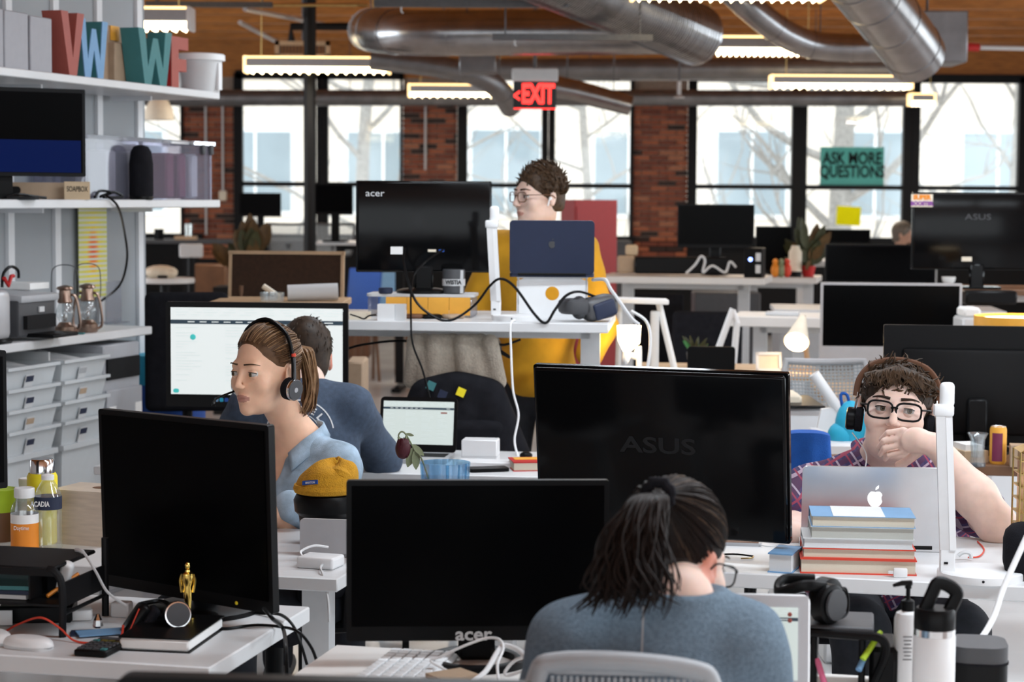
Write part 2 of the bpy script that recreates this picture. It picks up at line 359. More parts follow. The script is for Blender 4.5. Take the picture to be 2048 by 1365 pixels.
# far wall with three window bays between brick piers
def X(px, py=300): return P(px, py, WY).x
ZS = P(700, 471, WY).z; ZT = P(1000, 371, WY).z; ZH = P(1900, 163, WY).z
st(MB().box((0, WY+.14, (ZH+CEIL)/2), (18.4, .32, CEIL-ZH)), 'trim_1', 'wood_joist')
mb = MB(); mb.box((0, WY+.15, ZS/2), (18.4, .3, ZS))
mb.box(((-9.2+X(40))/2, WY+.15, (ZS+ZH)/2), (X(40)+9.2, .3, ZH-ZS)); mb.box(((9.2+X(2062))/2, WY+.15, (ZS+ZH)/2), (9.2-X(2062), .3, ZH-ZS))
st(mb, 'wall_far', 'black_matte')
piers = [('wall_far_pier_left', 363, 468), ('wall_far_pier_middle', 805, 915), ('wall_far_pier_right', 1266, 1376)]
BH = .0605; bmesh_cache = {}
for nm, x0, x1 in piers:
    a, b_ = X(x0), X(x1); pr = st(MB().box(((a+b_)/2, WY+.13, (ZH)/2), (b_-a-.02, .25, ZH)), nm, 'mortar')
    w_ = b_-a; row = 0; z = P(700, 520, WY).z
    while z < P(700, 203, WY).z:
        u = 0; L = .205; first = (row % 2)*.5
        x = a; k = 0
        while x < b_-.02:
            l = L*(.5 if (k == 0 and row % 2) else 1); l = min(l, b_-x)
            if b_-x-l < .04: l = b_-x
            key = round(l, 3)
            if key not in bmesh_cache:
                bmesh_cache[key] = MB().box((0, 0, 0), (l-.012, .05, BH-.012)).mesh('brick', False); bmesh_cache[key].materials.append(MT['brick'])
            o = bpy.data.objects.new('brick', bmesh_cache[key]); COL.objects.link(o); o.parent = pr
            o.location = (x+l/2, WY-.005+random.uniform(-.006, .004), z+BH/2); x += l; k += 1
        z += BH; row += 1
# windows
def window(n, x0, x1, zh=None, fl=18, fr=18):
    zh = zh or ZH; a, b_ = X(x0), X(x1); wl, wr = S(fl, WY), S(fr, WY)
    w0 = tag(bpy.data.objects.new('window_%d' % n, None), kind='structure'); COL.objects.link(w0); w0.location = ((a+b_)/2, WY, ZS)
    h = zh-ZS; ht = ZT-ZS; W = b_-a; mb = MB(); d = .12
    mb.box((-W/2-wl/2, 0, h/2), (wl, d, h+.1)); mb.box((W/2+wr/2, 0, h/2), (wr, d, h+.1)); mb.box((0, 0, -.05), (W+wl+wr, d+.06, .12)); mb.box((0, 0, h+.03), (W+wl+wr, d, .1))
    mb.build('frame', 'black_metal', w0, smooth=False)
    MB().box((0, 0, ht), (W, .09, .055)).build('transom', 'black_metal', w0, smooth=False)
    MB().box((0, 0, (ht-.0275)/2), (W, .008, ht-.0275)).build('pane', 'window_glass', w0, smooth=False)
    MB().box((0, 0, (h+ht+.0275)/2), (W, .008, h-ht-.0275)).build('pane', 'window_glass', w0, smooth=False)
window(1, 120, 362, fl=80, fr=6)
window(2, 486, 634, fl=17, fr=11); window(3, 657, 800, fl=11, fr=5)
window(4, 935, 1083, fl=20, fr=13); window(5, 1110, 1260, fl=13, fr=7)
window(6, 1393, 1583, fl=17, fr=15); window(7, 1613, 1805, fl=15, fr=16); window(8, 1838, 2035, fl=16, fr=26)
# steel column
c = P(620, 500, 17.5); col = thing('steel_column', 'round black steel column in front of the left window pair', 'column', (c.x, 17.5, 0))
MB().cyl((0, 0, 0), (0, 0, CEIL-.2), .055, n=20).build('shaft', 'black_metal', col); MB().box((0, 0, CEIL-.16), (.22, .22, .02)).build('top_plate', 'black_metal', col); MB().box((0, 0, .01), (.24, .24, .02)).build('base_plate', 'black_metal', col)
# conduits on the brick
for px, y0, y1, lab in ((411, 205, 470, 'thin grey conduit down the left brick pier, nearer the storage shelf'), (445, 205, 385, 'grey conduit with a switch box on the left brick pier'), (851, 205, 340, 'pale conduit running down the middle brick pier')):
    a = P(px, y0, WY-.06); b_ = P(px, y1, WY-.06); o = thing('conduit', lab, 'conduit', (a.x, a.y, b_.z))
    MB().cyl((0, 0, 0), (0, 0, a.z-b_.z), .013, n=8).build('pipe', 'light_grey', o)
    if px == 445: MB().rbox((0, 0, -.04), (.09, .06, .12), .01).build('switch_box', 'cream', o)

# ================================================================== outside
st(MB().box((0, 45, -3.05), (120, 40, .1)), 'ground', 'facade')
def facade(label, x0, x1, y, z1, cols, rows, dx):
    b0 = thing('building', label, 'building', ((x0+x1)/2, y, -3)); W = x1-x0
    MB().box((0, .5, (z1+3)/2), (W, 1, z1+3)).build('wall', 'facade', b0, smooth=False)
    for i in range(cols):
        for j in range(rows):
            x = -W/2+(i+.5)*W/cols; z = 1.2+j*3.1
            if z+1.9 > z1+3: continue
            wd = W/cols*.55; f = MB().box((x, -.04, z+.9), (wd+.2, .1, 2.0)).build('window_frame', 'white_plastic', b0, smooth=False)
            MB().box((x, -.10, z+.9), (wd, .04, 1.8)).build('window_pane', 'facade_glass', f, smooth=False)
            MB().box((x, -.13, z+.9), (.06, .03, 1.8)).build('mullion', 'white_plastic', f, smooth=False)
facade('pale building with large windows across the street, behind the left windows', -22, -1.5, 46, 12, 7, 4, 0)
facade('cream building behind the ASK MORE QUESTIONS sign', -1.5, 20, 44, 12, 8, 4, 0)
def tree(label, x, y, r, h, seed, lean=0):
    rn = random.Random(seed); t = thing('bare_tree', label, 'tree', (x, y, -3)); mb = MB(); br = MB()
    pts = [(lean*k/6*h*.2+rn.uniform(-.08, .08), rn.uniform(-.08, .08), h*k/6) for k in range(7)]
    mb.tube(spline(pts, 4), [r*(1-.6*i/24) for i in range(25)], 10)
    def limb(p, d, L, rr, dep):
        q = [p]; dd = Vector(d)
        for k in range(5):
            dd = (dd+Vector((rn.uniform(-.35, .35), rn.uniform(-.2, .2), rn.uniform(-.15, .3)))).normalized(); q.append(q[-1]+dd*L/5)
        br.tube(q, [rr*(1-.15*i) for i in range(6)], 5)
        if dep:
            for k in range(3): limb(q[rn.randint(1, 5)], (dd.x+rn.uniform(-1, 1), rn.uniform(-.4, .4), dd.z+rn.uniform(-.6, .6)), L*.6, rr*.5, dep-1)
    for k in range(11):
        z = h*(.33+.06*k); s_ = 1 if k % 2 else -1
        limb(Vector((lean*z*.2, 0, z)), (s_*rn.uniform(.6, 1), rn.uniform(-.3, .3), rn.uniform(.1, .7)), rn.uniform(2.2, 3.6), r*.32, 2)
    mb.build('trunk', 'bark', t); br.build('branches', 'bark', t)
tree('bare tree outside with its trunk behind the second window from the shelf', P(722, 300, 32).x, 32, .16, 9, 3, .1)
tree('thick bare tree trunk outside behind the teal sign', P(1695, 300, 30).x, 30, .24, 9, 11, -.05)
tree('slender bare tree outside to the far right window', P(1990, 300, 33).x, 33, .13, 9, 21, .3)
tree('bare tree outside behind the pair of windows above the red locker', P(1190, 300, 36).x, 36, .12, 9, 33, -.2)
# sign and note stuck on the glass
a = P(1641, 294, WY-.02); b_ = P(1767, 373, WY-.02); sg = thing('window_sign', 'teal sign reading ASK MORE QUESTIONS on the window', 'sign', ((a.x+b_.x)/2, WY-.02, b_.z))
W_, H_ = b_.x-a.x, a.z-b_.z; MB().box((0, 0, H_/2), (W_, .012, H_)).build('board', 'sign_teal', sg, smooth=False)
MB().text('ASK MORE', .20, .001, TM((0, -.009, H_*.70)), sx=.74, bold=.006).text('QUESTIONS', .20, .001, TM((0, -.009, H_*.36)), sx=.72, bold=.006).build('lettering', 'black_matte', sg, smooth=False)
a = P(1673, 413, WY-.02); b_ = P(1721, 451, WY-.02)
tag(MB().box((0, 0, 0), (b_.x-a.x, .004, a.z-b_.z), rot=(0, rad(3), 0)).build('sticky_note', 'note_yellow', loc=((a.x+b_.x)/2, WY-.02, (a.z+b_.z)/2)), 'large yellow paper note on the window below the teal sign', 'note')

# ================================================================== ceiling services
def duct(label, pts, r, m='galvanised', n=10, rib=.12, ribs=True, rs=None):
    sp = spline(pts, n); p0 = sp[0]; t = thing('air_duct', label, 'duct', p0); loc = [p-p0 for p in sp]
    rr = rs if rs else r
    if rs: rr = [rs[0]+(rs[1]-rs[0])*i/(len(loc)-1) for i in range(len(loc))]
    MB().tube(loc, rr, 28).build('pipe', m, t)
    if ribs:
        acc = 0; last = loc[0]; mb = MB(); tot = 0
        for i in range(1, len(loc)):
            seg = loc[i]-loc[i-1]; L = seg.length; s0 = 0
            while acc+L-s0 >= rib:
                s0 += rib-acc; acc = 0; c = loc[i-1]+seg*(s0/L); d = seg.normalized(); ri = rr[i] if hasattr(rr, '__len__') else rr
                tot += 1
                if rib > .1: MB().tube([c-d*.006, c+d*.006], ri+.004, 28).build('seam', m, t, smooth=False)
                else: mb.tube([c-d*.006, c+d*.006], ri+.004, 28)
            acc += L-s0
        if mb.v: mb.build('corrugation', m, t, smooth=False)['kind'] = 'stuff'
    for q in (int(len(loc)*.35), int(len(loc)*.8)):
        MB().cyl(loc[q], (loc[q].x, loc[q].y, CEIL-p0.z), .005, n=5).build('hanger_rod', 'strut_grey', t)
    return t
duct('long slim air duct above the far windows', [P(270, 196, 22.6), P(700, 196, 22.6), P(1300, 196, 22.6), P(1828, 197, 22.6)], .09, 'galvanised_dull', rib=.25)
duct('ribbed air duct behind the EXIT sign running to the right', [P(980, 139, 19.9), P(1300, 138, 19.9), P(1805, 138, 19.9)], .105, 'galvanised_dull', rib=.2)
duct('big shiny air duct with an elbow at its left end', [P(1395, 62, 13.6), P(1150, 64, 13.6), P(860, 66, 13.6), P(775, 62, 13.9), P(742, 60, 14.6), P(735, 62, 16.2)], .155, rib=.42)
duct('corrugated silver duct hanging over the EXIT sign', [P(1395, 72, 13.2), P(1330, 45, 12.9), P(1250, 12, 12.4), P(1120, -40, 11.6), P(930, -120, 10.4), P(700, -220, 9.2)], .19, rib=.03, rs=(.20, .17))
duct('bent silver duct at the top to the right of the louvre light', [P(1300, -160, 14.1), P(1440, -40, 14.2), P(1500, 15, 14.2), P(1570, 68, 14.3), P(1640, 92, 14.4), P(1770, 96, 14.4)], .10, rib=.3)
duct('wide shiny duct coming down towards the upper right window', [P(1560, -250, 10.2), P(1700, -60, 11.6), P(1765, 20, 12.2), P(1815, 85, 12.6), P(1832, 112, 12.75)], .19, rib=.4)
duct('curved grey duct branch left of the EXIT sign', [P(742, 118, 16.5), P(850, 130, 16.5), P(935, 145, 16.5), P(990, 172, 16.6), P(1022, 215, 16.9)], .09, 'galvanised_dull', rib=.3)
duct('silver duct branch right of the EXIT sign', [P(1090, 172, 17.5), P(1160, 185, 17.5), P(1262, 212, 17.5)], .10, rib=.4, rs=(.11, .085))
def tbox(name, label, cat, x0, y0, x1, y1, D, dp, m, r=.01, floor=None):
    a, b_ = P(x0, y0, D), P(x1, y1, D)
    if floor is not None: b_.z = floor
    o = MB().rbox((0, dp/2, (a.z-b_.z)/2), (b_.x-a.x, dp, a.z-b_.z), r, 1).build(name, m, loc=((a.x+b_.x)/2, D, b_.z)); return tag(o, label, cat)
o = tbox('fan_box', 'grey sheet metal box behind the wide shiny duct', 'duct box', 1800, 20, 1935, 125, 14.2, .5, 'galvanised_dull'); MB().cyl((0, .25, .3), (0, .25, CEIL-o.location.z), .01, n=6).build('hanger_rod', 'strut_grey', o)
tbox('duct_collar_box', 'small grey duct box joining the curved branch', 'duct box', 918, 106, 992, 146, 15.6, .3, 'galvanised_dull')
def strut(label, x0, x1, y0, y1, D):
    a, b_ = P(x0, y0, D), P(x1, y1, D); t = thing('strut_rail', label, 'rail', ((a.x+b_.x)/2, D, b_.z)); W = b_.x-a.x
    MB().box((0, 0, (a.z-b_.z)/2), (W, .06, a.z-b_.z)).build('rail', 'strut_grey', t, smooth=False)
    for sx in (-.42, .42): MB().cyl((W*sx, 0, 0), (W*sx, 0, CEIL-b_.z), .006, n=6).build('hanger_rod', 'strut_grey', t)
    MB().tube([(-W*.36, 0, 0), (-W*.36, 0, -.025), (-W*.35, 0, -.035)], .005, 5).build('hook', 'light_grey', t)
strut('dark strut rail at the top in front of the big duct elbow', 748, 1137, -2, 16, 11.5)
strut('dark strut rail crossing the big duct in the middle', 985, 1305, 68, 82, 12.05)
strut('grey strut rail at the top left above the white light end cap', 292, 545, 3, 15, 13.5)
def pipe(label, pts, r, m, name='ceiling_pipe', cat='pipe'):
    p0 = Vector(pts[0]); return tag(MB().tube([Vector(p)-p0 for p in pts], r, 10).build(name, m, loc=p0), label, cat)
pipe('thin warm-lit pipe under the ceiling left of the duct elbow', [P(545, 10, 15), P(735, 10, 15)], .012, 'brass')  # brass colour stands in for the orange lamp light on this conduit
pipe('white pipe with a red valve at the upper right', [P(1960, 95, 17), P(2100, 98, 17)], .02, 'light_grey')
pipe('red valve on the white pipe at the upper right', [P(1936, 94, 17), P(1958, 95, 17)], .035, 'red', 'valve', 'valve')
pipe('pale pipe behind the ribbed duct above the windows', [P(1240, 158, 20.5), P(1830, 158, 20.5)], .016, 'light_grey')
pipe('black pipe elbow above the long warm light', [P(583, 82, 18), P(583, 53, 18), P(700, 53, 18)], .035, 'black_metal')
pipe('slanted pale pipe in the dark upper left ceiling', [P(480, 45, 17.5), P(550, 82, 19)], .02, 'silver_matte')
pipe('slanted brown pipe under the upper left ceiling', [P(490, 18, 16), P(655, 50, 19.5)], .02, 'silver_matte')
a = P(1358, 190, 18); sp_ = thing('sprinkler', 'small pale sprinkler hanging under the ribbed duct', 'sprinkler', a)
MB().cyl((0, 0, .0), (0, 0, .12), .018, n=8).build('stem', 'light_grey', sp_); MB().cyl((0, 0, .1), (0, 0, CEIL-a.z), .01, n=6).build('drop_pipe', 'strut_grey', sp_); MB().lathe([(.01, 0), (.05, -.02), (.05, -.03)], n=12).build('deflector', 'light_grey', sp_)
# air grille whose frame colour holds the orange light falling on it
a, b_ = P(550, 82, 18.5), P(660, 114, 18.5); g = thing('air_grille', 'framed air grille above the long warm light', 'grille', ((a.x+b_.x)/2, 18.5, b_.z)); W_, H_ = b_.x-a.x, a.z-b_.z
mb = MB()
for c_, s_ in (((0, 0, H_-.02), (W_, .04, .04)), ((-W_/2+.02, 0, H_/2), (.04, .04, H_)), ((W_/2-.02, 0, H_/2), (.04, .04, H_)), ((0, 0, .01), (W_, .04, .03))): mb.box(c_, s_)
mb.build('grille_frame', 'oak', g, smooth=False)
MB().cyl((0, .03, H_), (0, .03, CEIL-b_.z), .012, n=6).build('hanger', 'strut_grey', g)
for k in range(14): MB().box((-W_/2+.05+k*(W_-.1)/13, .0, H_/2), (.012, .03, H_-.06)).build('fin', 'carbon', g, smooth=False)
# louvre pendant lights: a slim channel, an uplight strip, cross louvres and the glowing underside
def louvre_light(label, x0, x1, ytop, ybot, D, cap=None, n=None, rods=True):
    a, b_ = P(x0, ytop, D), P(x1, ybot, D); W, H = b_.x-a.x, a.z-b_.z; t = thing('louvre_light', label, 'light', ((a.x+b_.x)/2, D, b_.z), group='linear louvre pendant lights')
    MB().box((0, 0, H*.62), (W, .20, H*.5)).build('housing', 'grey_plastic', t, smooth=False)
    MB().box((0, 0, H*.96), (W, .16, H*.08)).build('uplight_strip', 'led_edge', t, smooth=False)
    MB().box((0, 0, H*.24), (W*.985, .17, H*.22)).build('diffuser', 'led_white', t, smooth=False)
    n = n or max(6, int(W/.075)); lm = None
    for k in range(n):
        q = MB().prism([(-.012, H*.14), (.012, H*.14), (.0, -H*.03)], -.09, .09)
        o = q.build('louvre', 'led_white', t, smooth=False); o.location.x = -W/2+W*(k+.5)/n
    for s_ in (-1, 1): MB().rbox((s_*(W/2+.012), 0, H*.5), (.025, .21, H*1.02), .006, 1).build('end_cap', cap or 'led_edge', t)
    if D > 14: area('louvre_and_added_light', ((a.x+b_.x)/2, D, b_.z-.03), (0, 0, 0), max(W, .3), .18, 22, (1, .93, .84))
    if rods:
        for s_ in (-.4, .4): MB().cyl((W*s_, 0, H), (W*s_, 0, CEIL-b_.z), .004, n=5).build('hanger_wire', 'brass', t)
louvre_light('long warm louvre light hanging left of the big duct elbow', 495, 775, 113, 148, 16.9)
louvre_light('warm louvre light below the curved duct, left of the EXIT sign', 821, 1020, 168, 196, 21.2)
louvre_light('bright louvre light above and right of the EXIT sign', 1395, 1640, 72, 112, 14.95, n=20)
louvre_light('louvre light under the ribbed duct at upper right', 1545, 1818, 150, 179, 19.2)
louvre_light('short end of a louvre light in front of the upper right window', 1822, 1864, 187, 212, 22, n=5)
louvre_light('louvre light cut off by the top edge right of centre', 1270, 1640, -40, 3, 11.6, n=18, rods=False)
louvre_light('near louvre light with white end cap at upper left, behind the letters', 180, 378, 14, 62, 12.4, cap='white_plastic', n=10)
# unseen area lights added above the near desks to light their tops, no fixtures
for k, (x, y) in enumerate(((.1, 6.3), (2.3, 6.3), (4.4, 6.3), (1.0, 3.7), (2.2, 3.4), (3.8, 3.4), (.2, 9.3), (2.6, 9.3))):
    l = area('louvre_and_added_light', (x, y, 2.9), (0, 0, 0), 1.4, .2, 36, (.82, .92, 1))
# EXIT sign
a, b_ = P(1027, 163, 14), P(1112, 219, 14); ex = thing('exit_sign', 'glowing red EXIT sign hanging from the ceiling', 'sign', ((a.x+b_.x)/2, 14, b_.z)); W_, H_ = b_.x-a.x, a.z-b_.z
MB().box((0, 0, H_/2), (W_, .02, H_)).build('panel', 'black_gloss', ex, smooth=False)
MB().rbox((0, 0, H_+.045), (W_*1.08, .10, .09), .008, 1).build('housing', 'light_grey', ex)
MB().text('EXIT', .185, .001, TM((.022, -.013, H_*.52)), sx=.60, bold=.008).text('<', .13, .001, TM((-W_*.42, -.013, H_*.45)), sx=.6, bold=.004).build('lettering', 'exit_red', ex, smooth=False)
MB().box((0, -.002, .004), (W_*.98, .026, .008)).build('glow_edge', 'exit_red', ex, smooth=False)
MB().cyl((0, 0, H_+.09), (0, 0, CEIL-b_.z), .012, n=8).build('hanger_pipe', 'strut_grey', ex)
# white dome pendant behind the shelf
a = P(318, 240, 17); t = thing('pendant_lamp', 'white dome pendant lamp seen between the shelves', 'lamp', a)
MB().lathe([(.13, 0), (.13, .01), (.115, .09), (.08, .16), (.03, .19), (.01, .195)], n=24).build('shade', 'cream', t); MB().cyl((0, 0, .19), (0, 0, CEIL-a.z), .006, n=6).build('cord', 'black_plastic', t)
# ================================================================== storage wall on the left
E_ = Vector((.304, .953, 0)).normalized(); B_ = Vector((-E_.y, E_.x, 0)); C0 = Vector((P(440, 184, 9).x, 9, 0)); RZS = math.atan2(E_.y, E_.x)
def SHP(s, d, z): return C0-E_*s+B_*d+Vector((0, 0, z))
def ss(px, d=0):
    lo, hi = -1.0, 4.5
    for _ in range(50):
        m = (lo+hi)/2; q = SHP(m, d, 0)
        if 1024+F*q.x/q.y > px: lo = m
        else: hi = m
    return (lo+hi)/2
ZU, ZM, ZL = 2.085, 1.605, 1.075   # shelf tops
LEN = 3.2; SD = .376
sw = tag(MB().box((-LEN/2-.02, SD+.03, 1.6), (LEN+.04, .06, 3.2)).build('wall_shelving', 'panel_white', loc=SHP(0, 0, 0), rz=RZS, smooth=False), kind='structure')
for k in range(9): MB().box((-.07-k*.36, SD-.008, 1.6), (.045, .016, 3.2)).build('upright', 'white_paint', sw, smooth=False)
def shelf(label, z, s0, th, d0=0, L=None):
    t = thing('wall_shelf', label, 'shelf', SHP(s0, 0, z-th), RZS); L = LEN-s0
    MB().rbox((-L/2, (SD+d0)/2-.01, th/2), (L, SD-d0-.02, th), .004, 1).build('board', 'white_desk', t)
    for k in range(3): MB().prism([(0, 0), (.012, 0), (.012, -.02), (0, -.02)], .16, SD-.02).build('bracket', 'white_paint', t, smooth=False).location.x = -.35-k*.9
    return t
shelf('top white wall shelf carrying the coloured letters', ZU, 0, .032); shelf('middle white wall shelf carrying the dark monitor and plastic tote', ZM, 0, .034); 
sl = ss(303); shelf('lower white shelf carrying the printer and lanterns', ZL, sl, .034)
def shbox(name, label, cat, px0, px1, h, dp, z, m, d=.06, r=.004, group=None, build=True):
    s0, s1 = ss(px0, d), ss(px1, d); W = s0-s1; loc = SHP((s0+s1)/2, d, z)
    if not build: return loc, W
    o = MB().rbox((0, dp/2, h/2), (W, dp, h), r, 1).build(name, m, loc=loc, rz=RZS); return tag(o, label, cat, group)
# --- top shelf
for (a, b_, h, lab) in ((-40, 12, .215, 'grey storage box at the left end of the top shelf'), (14, 61, .213, 'grey storage box on the top shelf, between two other grey boxes'), (65, 108, .208, 'grey storage box on the top shelf beside the letters')):
    shbox('storage_box', lab, 'box', a, b_, h, .26, ZU, 'box_grey', .03)
def letter(txt, label, px0, px1, h, face, side, d=.02, sx=None, thick=.085):
    s0, s1 = ss(px0, d), ss(px1, d); W = s0-s1; t = thing('letter_block', label, 'letter', SHP((s0+s1)/2, d, ZU), RZS, group='block letters on the top shelf')
    if txt == 'W': pl = [(-.5, 1), (-.30, 1), (-.22, .32), (-.07, .85), (.07, .85), (.22, .32), (.30, 1), (.5, 1), (.32, 0), (.13, 0), (0, .5), (-.13, 0), (-.32, 0)]
    elif txt == 'V': pl = [(-.5, 1), (-.2, 1), (0, .28), (.2, 1), (.5, 1), (.16, 0), (-.16, 0)]
    else: pl = [(-.4, 1), (.5, 1), (.5, .76), (-.02, .76), (-.02, .58), (.4, .58), (.4, .34), (-.02, .34), (-.02, 0), (-.4, 0)]
    pl = [(x*W, z*h) for x, z in pl]
    MB().prism(pl, .004, thick).build('body', side, t, smooth=False); MB().prism(pl, 0, .0045).build('front_face', face, t, smooth=False); return t
letter('V', 'coral red block letter V leftmost on the top shelf', 126, 172, .245, 'coral', 'coral')
letter('W', 'blue block letter W beside the red one on the top shelf', 163, 219, .232, 'sky', 'teal', .04)
letter('W', 'teal block letter W near the end of the top shelf', 279, 346, .232, 'teal', 'teal', .03)
letter('F', 'coral block letter F next to the teal W', 341, 378, .222, 'coral', 'red', .04, thick=.07)
t = thing('cardboard_box', 'tall kraft cardboard box with sticky notes behind the blue letter', 'box', SHP((ss(212, .15)+ss(258, .15))/2, .15, ZU), RZS); W_ = ss(205, .15)-ss(258, .15)
MB().rbox((0, .1, .12), (W_, .2, .24), .004, 1).build('box_body', 'kraft', t); MB().box((-.02, -.003, .21), (.07, .004, .06)).build('yellow_note', 'amber', t); MB().box((-.04, -.003, .10), (.05, .004, .06)).build('pink_note', 'pink', t)
shbox('cardboard_box', 'lower kraft cardboard box beside the teal letter W', 'box', 232, 288, .17, .22, ZU, 'kraft', .12)
loc, W_ = shbox('', '', '', 378, 422, 0, 0, ZU, '', .09, build=False); t = thing('plastic_bucket', 'white plastic bucket with lid at the end of the top shelf', 'bucket', loc, RZS)
MB().lathe([(W_*.40, 0), (W_*.46, .14)], n=24).build('body', 'light_grey', t); MB().lathe([(W_*.52, .14), (W_*.52, .165), (W_*.49, .17)], n=24).build('lid', 'white_plastic', t); MB().box((.0, -W_*.44, .07), (.035, .012, .12)).build('handle_strip', 'white_plastic', t)
# --- middle shelf: monitor, wooden box, tote, speaker
loc = SHP(ss(90, .12), .12, ZM)
t = thing('shelf_monitor', 'dark monitor with a blue glow standing on the middle shelf', 'monitor', (P(80, 300, 7.5).x, 7.5, ZM), rad(30))
a, b_ = P(168, 180, 7.6), P(168, 354, 7.6); H_ = a.z-b_.z; z0 = b_.z-ZM
MB().slab((-.14, 0, z0+H_/2), (.62, .03, H_), .006).build('housing', 'black_plastic', t); MB().box((-.14, -.017, z0+H_/2), (.595, .004, H_-.03)).build('screen', 'black_screen', t); MB().box((-.10, -.020, z0+.075), (.50, .002, .12)).build('screen_glow', 'screen_blue', t, smooth=False)
MB().box((-.14, .03, z0/2+.05), (.08, .03, z0+.12)).build('neck', 'black_plastic', t); MB().slab((-.14, .02, .006), (.26, .17, .012), .05, 'z').build('base', 'black_plastic', t)
loc, W_ = shbox('', '', '', 30, 186, 0, 0, ZM, '', .03, build=False); t = thing('soapbox', 'wooden box lettered SOAPBOX under the shelf monitor', 'box', SHP(ss(168, .0), .03, ZM), RZS-rad(50))
MB().box((0, 0, .035), (.10, .012, .07)).build('end_board', 'wood_box', t, smooth=False)
MB().box((-.26, .05, .033), (.45, .012, .066), rot=(0, 0, rad(0))).build('side_board', 'kraft', t, smooth=False); MB().slab((-.26, .043, .035), (.10, .004, .03), .014).build('hand_hole', 'black_matte', t, smooth=False)
MB().text('SOAPBOX', .030, .0005, TM((0, -.0075, .04)), sx=.60).build('lettering', 'black_matte', t, smooth=False)
loc, W_ = shbox('', '', '', 172, 428, 0, 0, ZM, '', .10, build=False); t = thing('plastic_tote', 'large clear plastic tote full of purple things on the middle shelf', 'tote', loc, RZS); Ht = .245
mb = MB(); mb.slab((0, .125, Ht/2), (W_, .25, Ht), .03, 'z'); mb.build('tub', 'tote_plastic', t); MB().slab((0, .125, Ht+.008), (W_*1.04, .27, .016), .03, 'z').build('rim_lid', 'clear_plastic', t)
for x, c_ in ((.16, 'plum'), (.24, 'plum'), (-.05, 'grey_plastic'), (-.2, 'light_grey'), (.32, 'light_grey')): MB().rbox((x*W_/.8, .12, .105), (.075, .16, .2), .01, 1).build('packed_item', c_, t)
for x in (.39, .46): MB().rbox((W_*x, -.008, Ht-.02), (.03, .018, .045), .004, 1).build('latch', 'dark_grey', t)
MB().box((-.18, -.003, .05), (.07, .003, .05)).build('sticker', 'paper', t)
loc, W_ = shbox('', '', '', 262, 303, 0, 0, ZM, '', .04, build=False); t = thing('speaker', 'rounded black speaker standing in front of the plastic tote', 'speaker', loc, RZS)
MB().lathe([(.042, 0), (.05, .02), (.05, .15), (.043, .2), (.03, .222), (.008, .228)], n=24).build('body', 'black_fabric', t); MB().lathe([(.045, 0), (.052, .006), (.05, .014)], n=24).build('foot_ring', 'black_plastic', t)
mb = MB(); q = [SHP(ss(px, .05), .05+dd, ZM+zz) for px, dd, zz in ((190, 0, .01), (205, .01, .035), (218, -.01, .028), (210, .02, .012), (228, .0, .03), (236, -.02, .01), (200, -.02, .01), (220, .02, .015))]
cable('coiled_cable', 'tangle of black cable beside the wooden box on the middle shelf', q, .006, 'black_plastic')
q = [SHP(ss(215, .0), .01, ZM+.02), SHP(ss(232), -.01, ZM-.03), P(250, 470, 8.55), P(254, 520, 8.6), P(240, 570, 8.6), P(203, 602, 8.5)]
cable('hanging_cable', 'black cable hanging from the middle shelf down to the lantern', q, .005, 'black_plastic')
a = PZ(70, 383, ZM) if False else SHP(ss(60, .02), .02, ZM); cable('shelf_cable', 'black cable lying at the front of the middle shelf under the monitor', [SHP(ss(p_, .02), .02, ZM+.006+z_) for p_, z_ in ((12, 0), (40, .012), (65, .006), (92, .0))], .006, 'black_plastic')
# --- heat map poster on the panel
s_ = ss(176, SD); a, b_ = SHP(ss(148, SD), SD, 0), SHP(ss(204, SD), SD, 0); W_ = (a-b_).length; zt = P(176, 408, 8.4).z; zb = P(176, 600, 8.4).z
tag(MB().box((0, 0, 0), (W_, .004, zt-zb)).build('heat_map_poster', 'heat_poster', loc=SHP(s_, SD-.022, (zt+zb)/2), rz=RZS), 'yellow poster with a red heat map centre on the white panel', 'poster')
# --- lower shelf: printer, cylinder, lanterns, acrylic stand
loc, W_ = shbox('', '', '', 36, 110, 0, 0, ZL, '', .02, build=False); t = thing('printer', 'black inkjet printer with raised lid on the lower shelf', 'printer', loc, RZS)
MB().rbox((0, .15, .085), (W_, .3, .14), .012, 2).build('body', 'dark_grey', t); MB().rbox((0.01, .14, .165), (W_*1.04, .3, .03), .01, 2, rot=(rad(3), 0, 0)).build('scanner_lid', 'grey_plastic', t)
MB().box((0, -.008, .07), (W_*.78, .02, .05)).build('paper_slot', 'black_matte', t); MB().rbox((0.02, -.05, .02), (W_*.7, .12, .015), .004, 1).build('paper_tray', 'black_plastic', t); MB().box((.02, -.004, .115), (.035, .006, .02)).build('badge', 'light_grey', t)
loc, W_ = shbox('', '', '', -20, 38, 0, 0, ZL, '', .0, build=False); t = thing('metal_cylinder', 'brushed silver cylinder standing at the left of the printer', 'cylinder', loc, RZS)
MB().rbox((0, .06, .105), (.115, .11, .19), .03, 3).build('body', 'silver_matte', t); MB().rbox((0, .06, .01), (.12, .12, .02), .01, 1).build('foot', 'black_plastic', t)
tag(MB().tube(spline([(-.06, 0, 0), (-.05, 0, .05), (0, 0, .075), (.05, 0, .06), (.055, 0, .03)], 6), .006, 6).build('headphone_band', 'black_plastic', loc=SHP(ss(25, .06), .07, ZL+.204), rz=RZS), 'thin black headphone band lying on the silver cylinder', 'headphones')
tag(MB().tube([(-.03, 0, .03), (0, 0, .0), (.02, 0, .035), (.035, 0, .035)], .008, 6).build('red_strap', 'red', loc=SHP(ss(18, .05), .055, ZL+.21), rz=RZS), 'small red strap on top of the silver cylinder', 'strap')
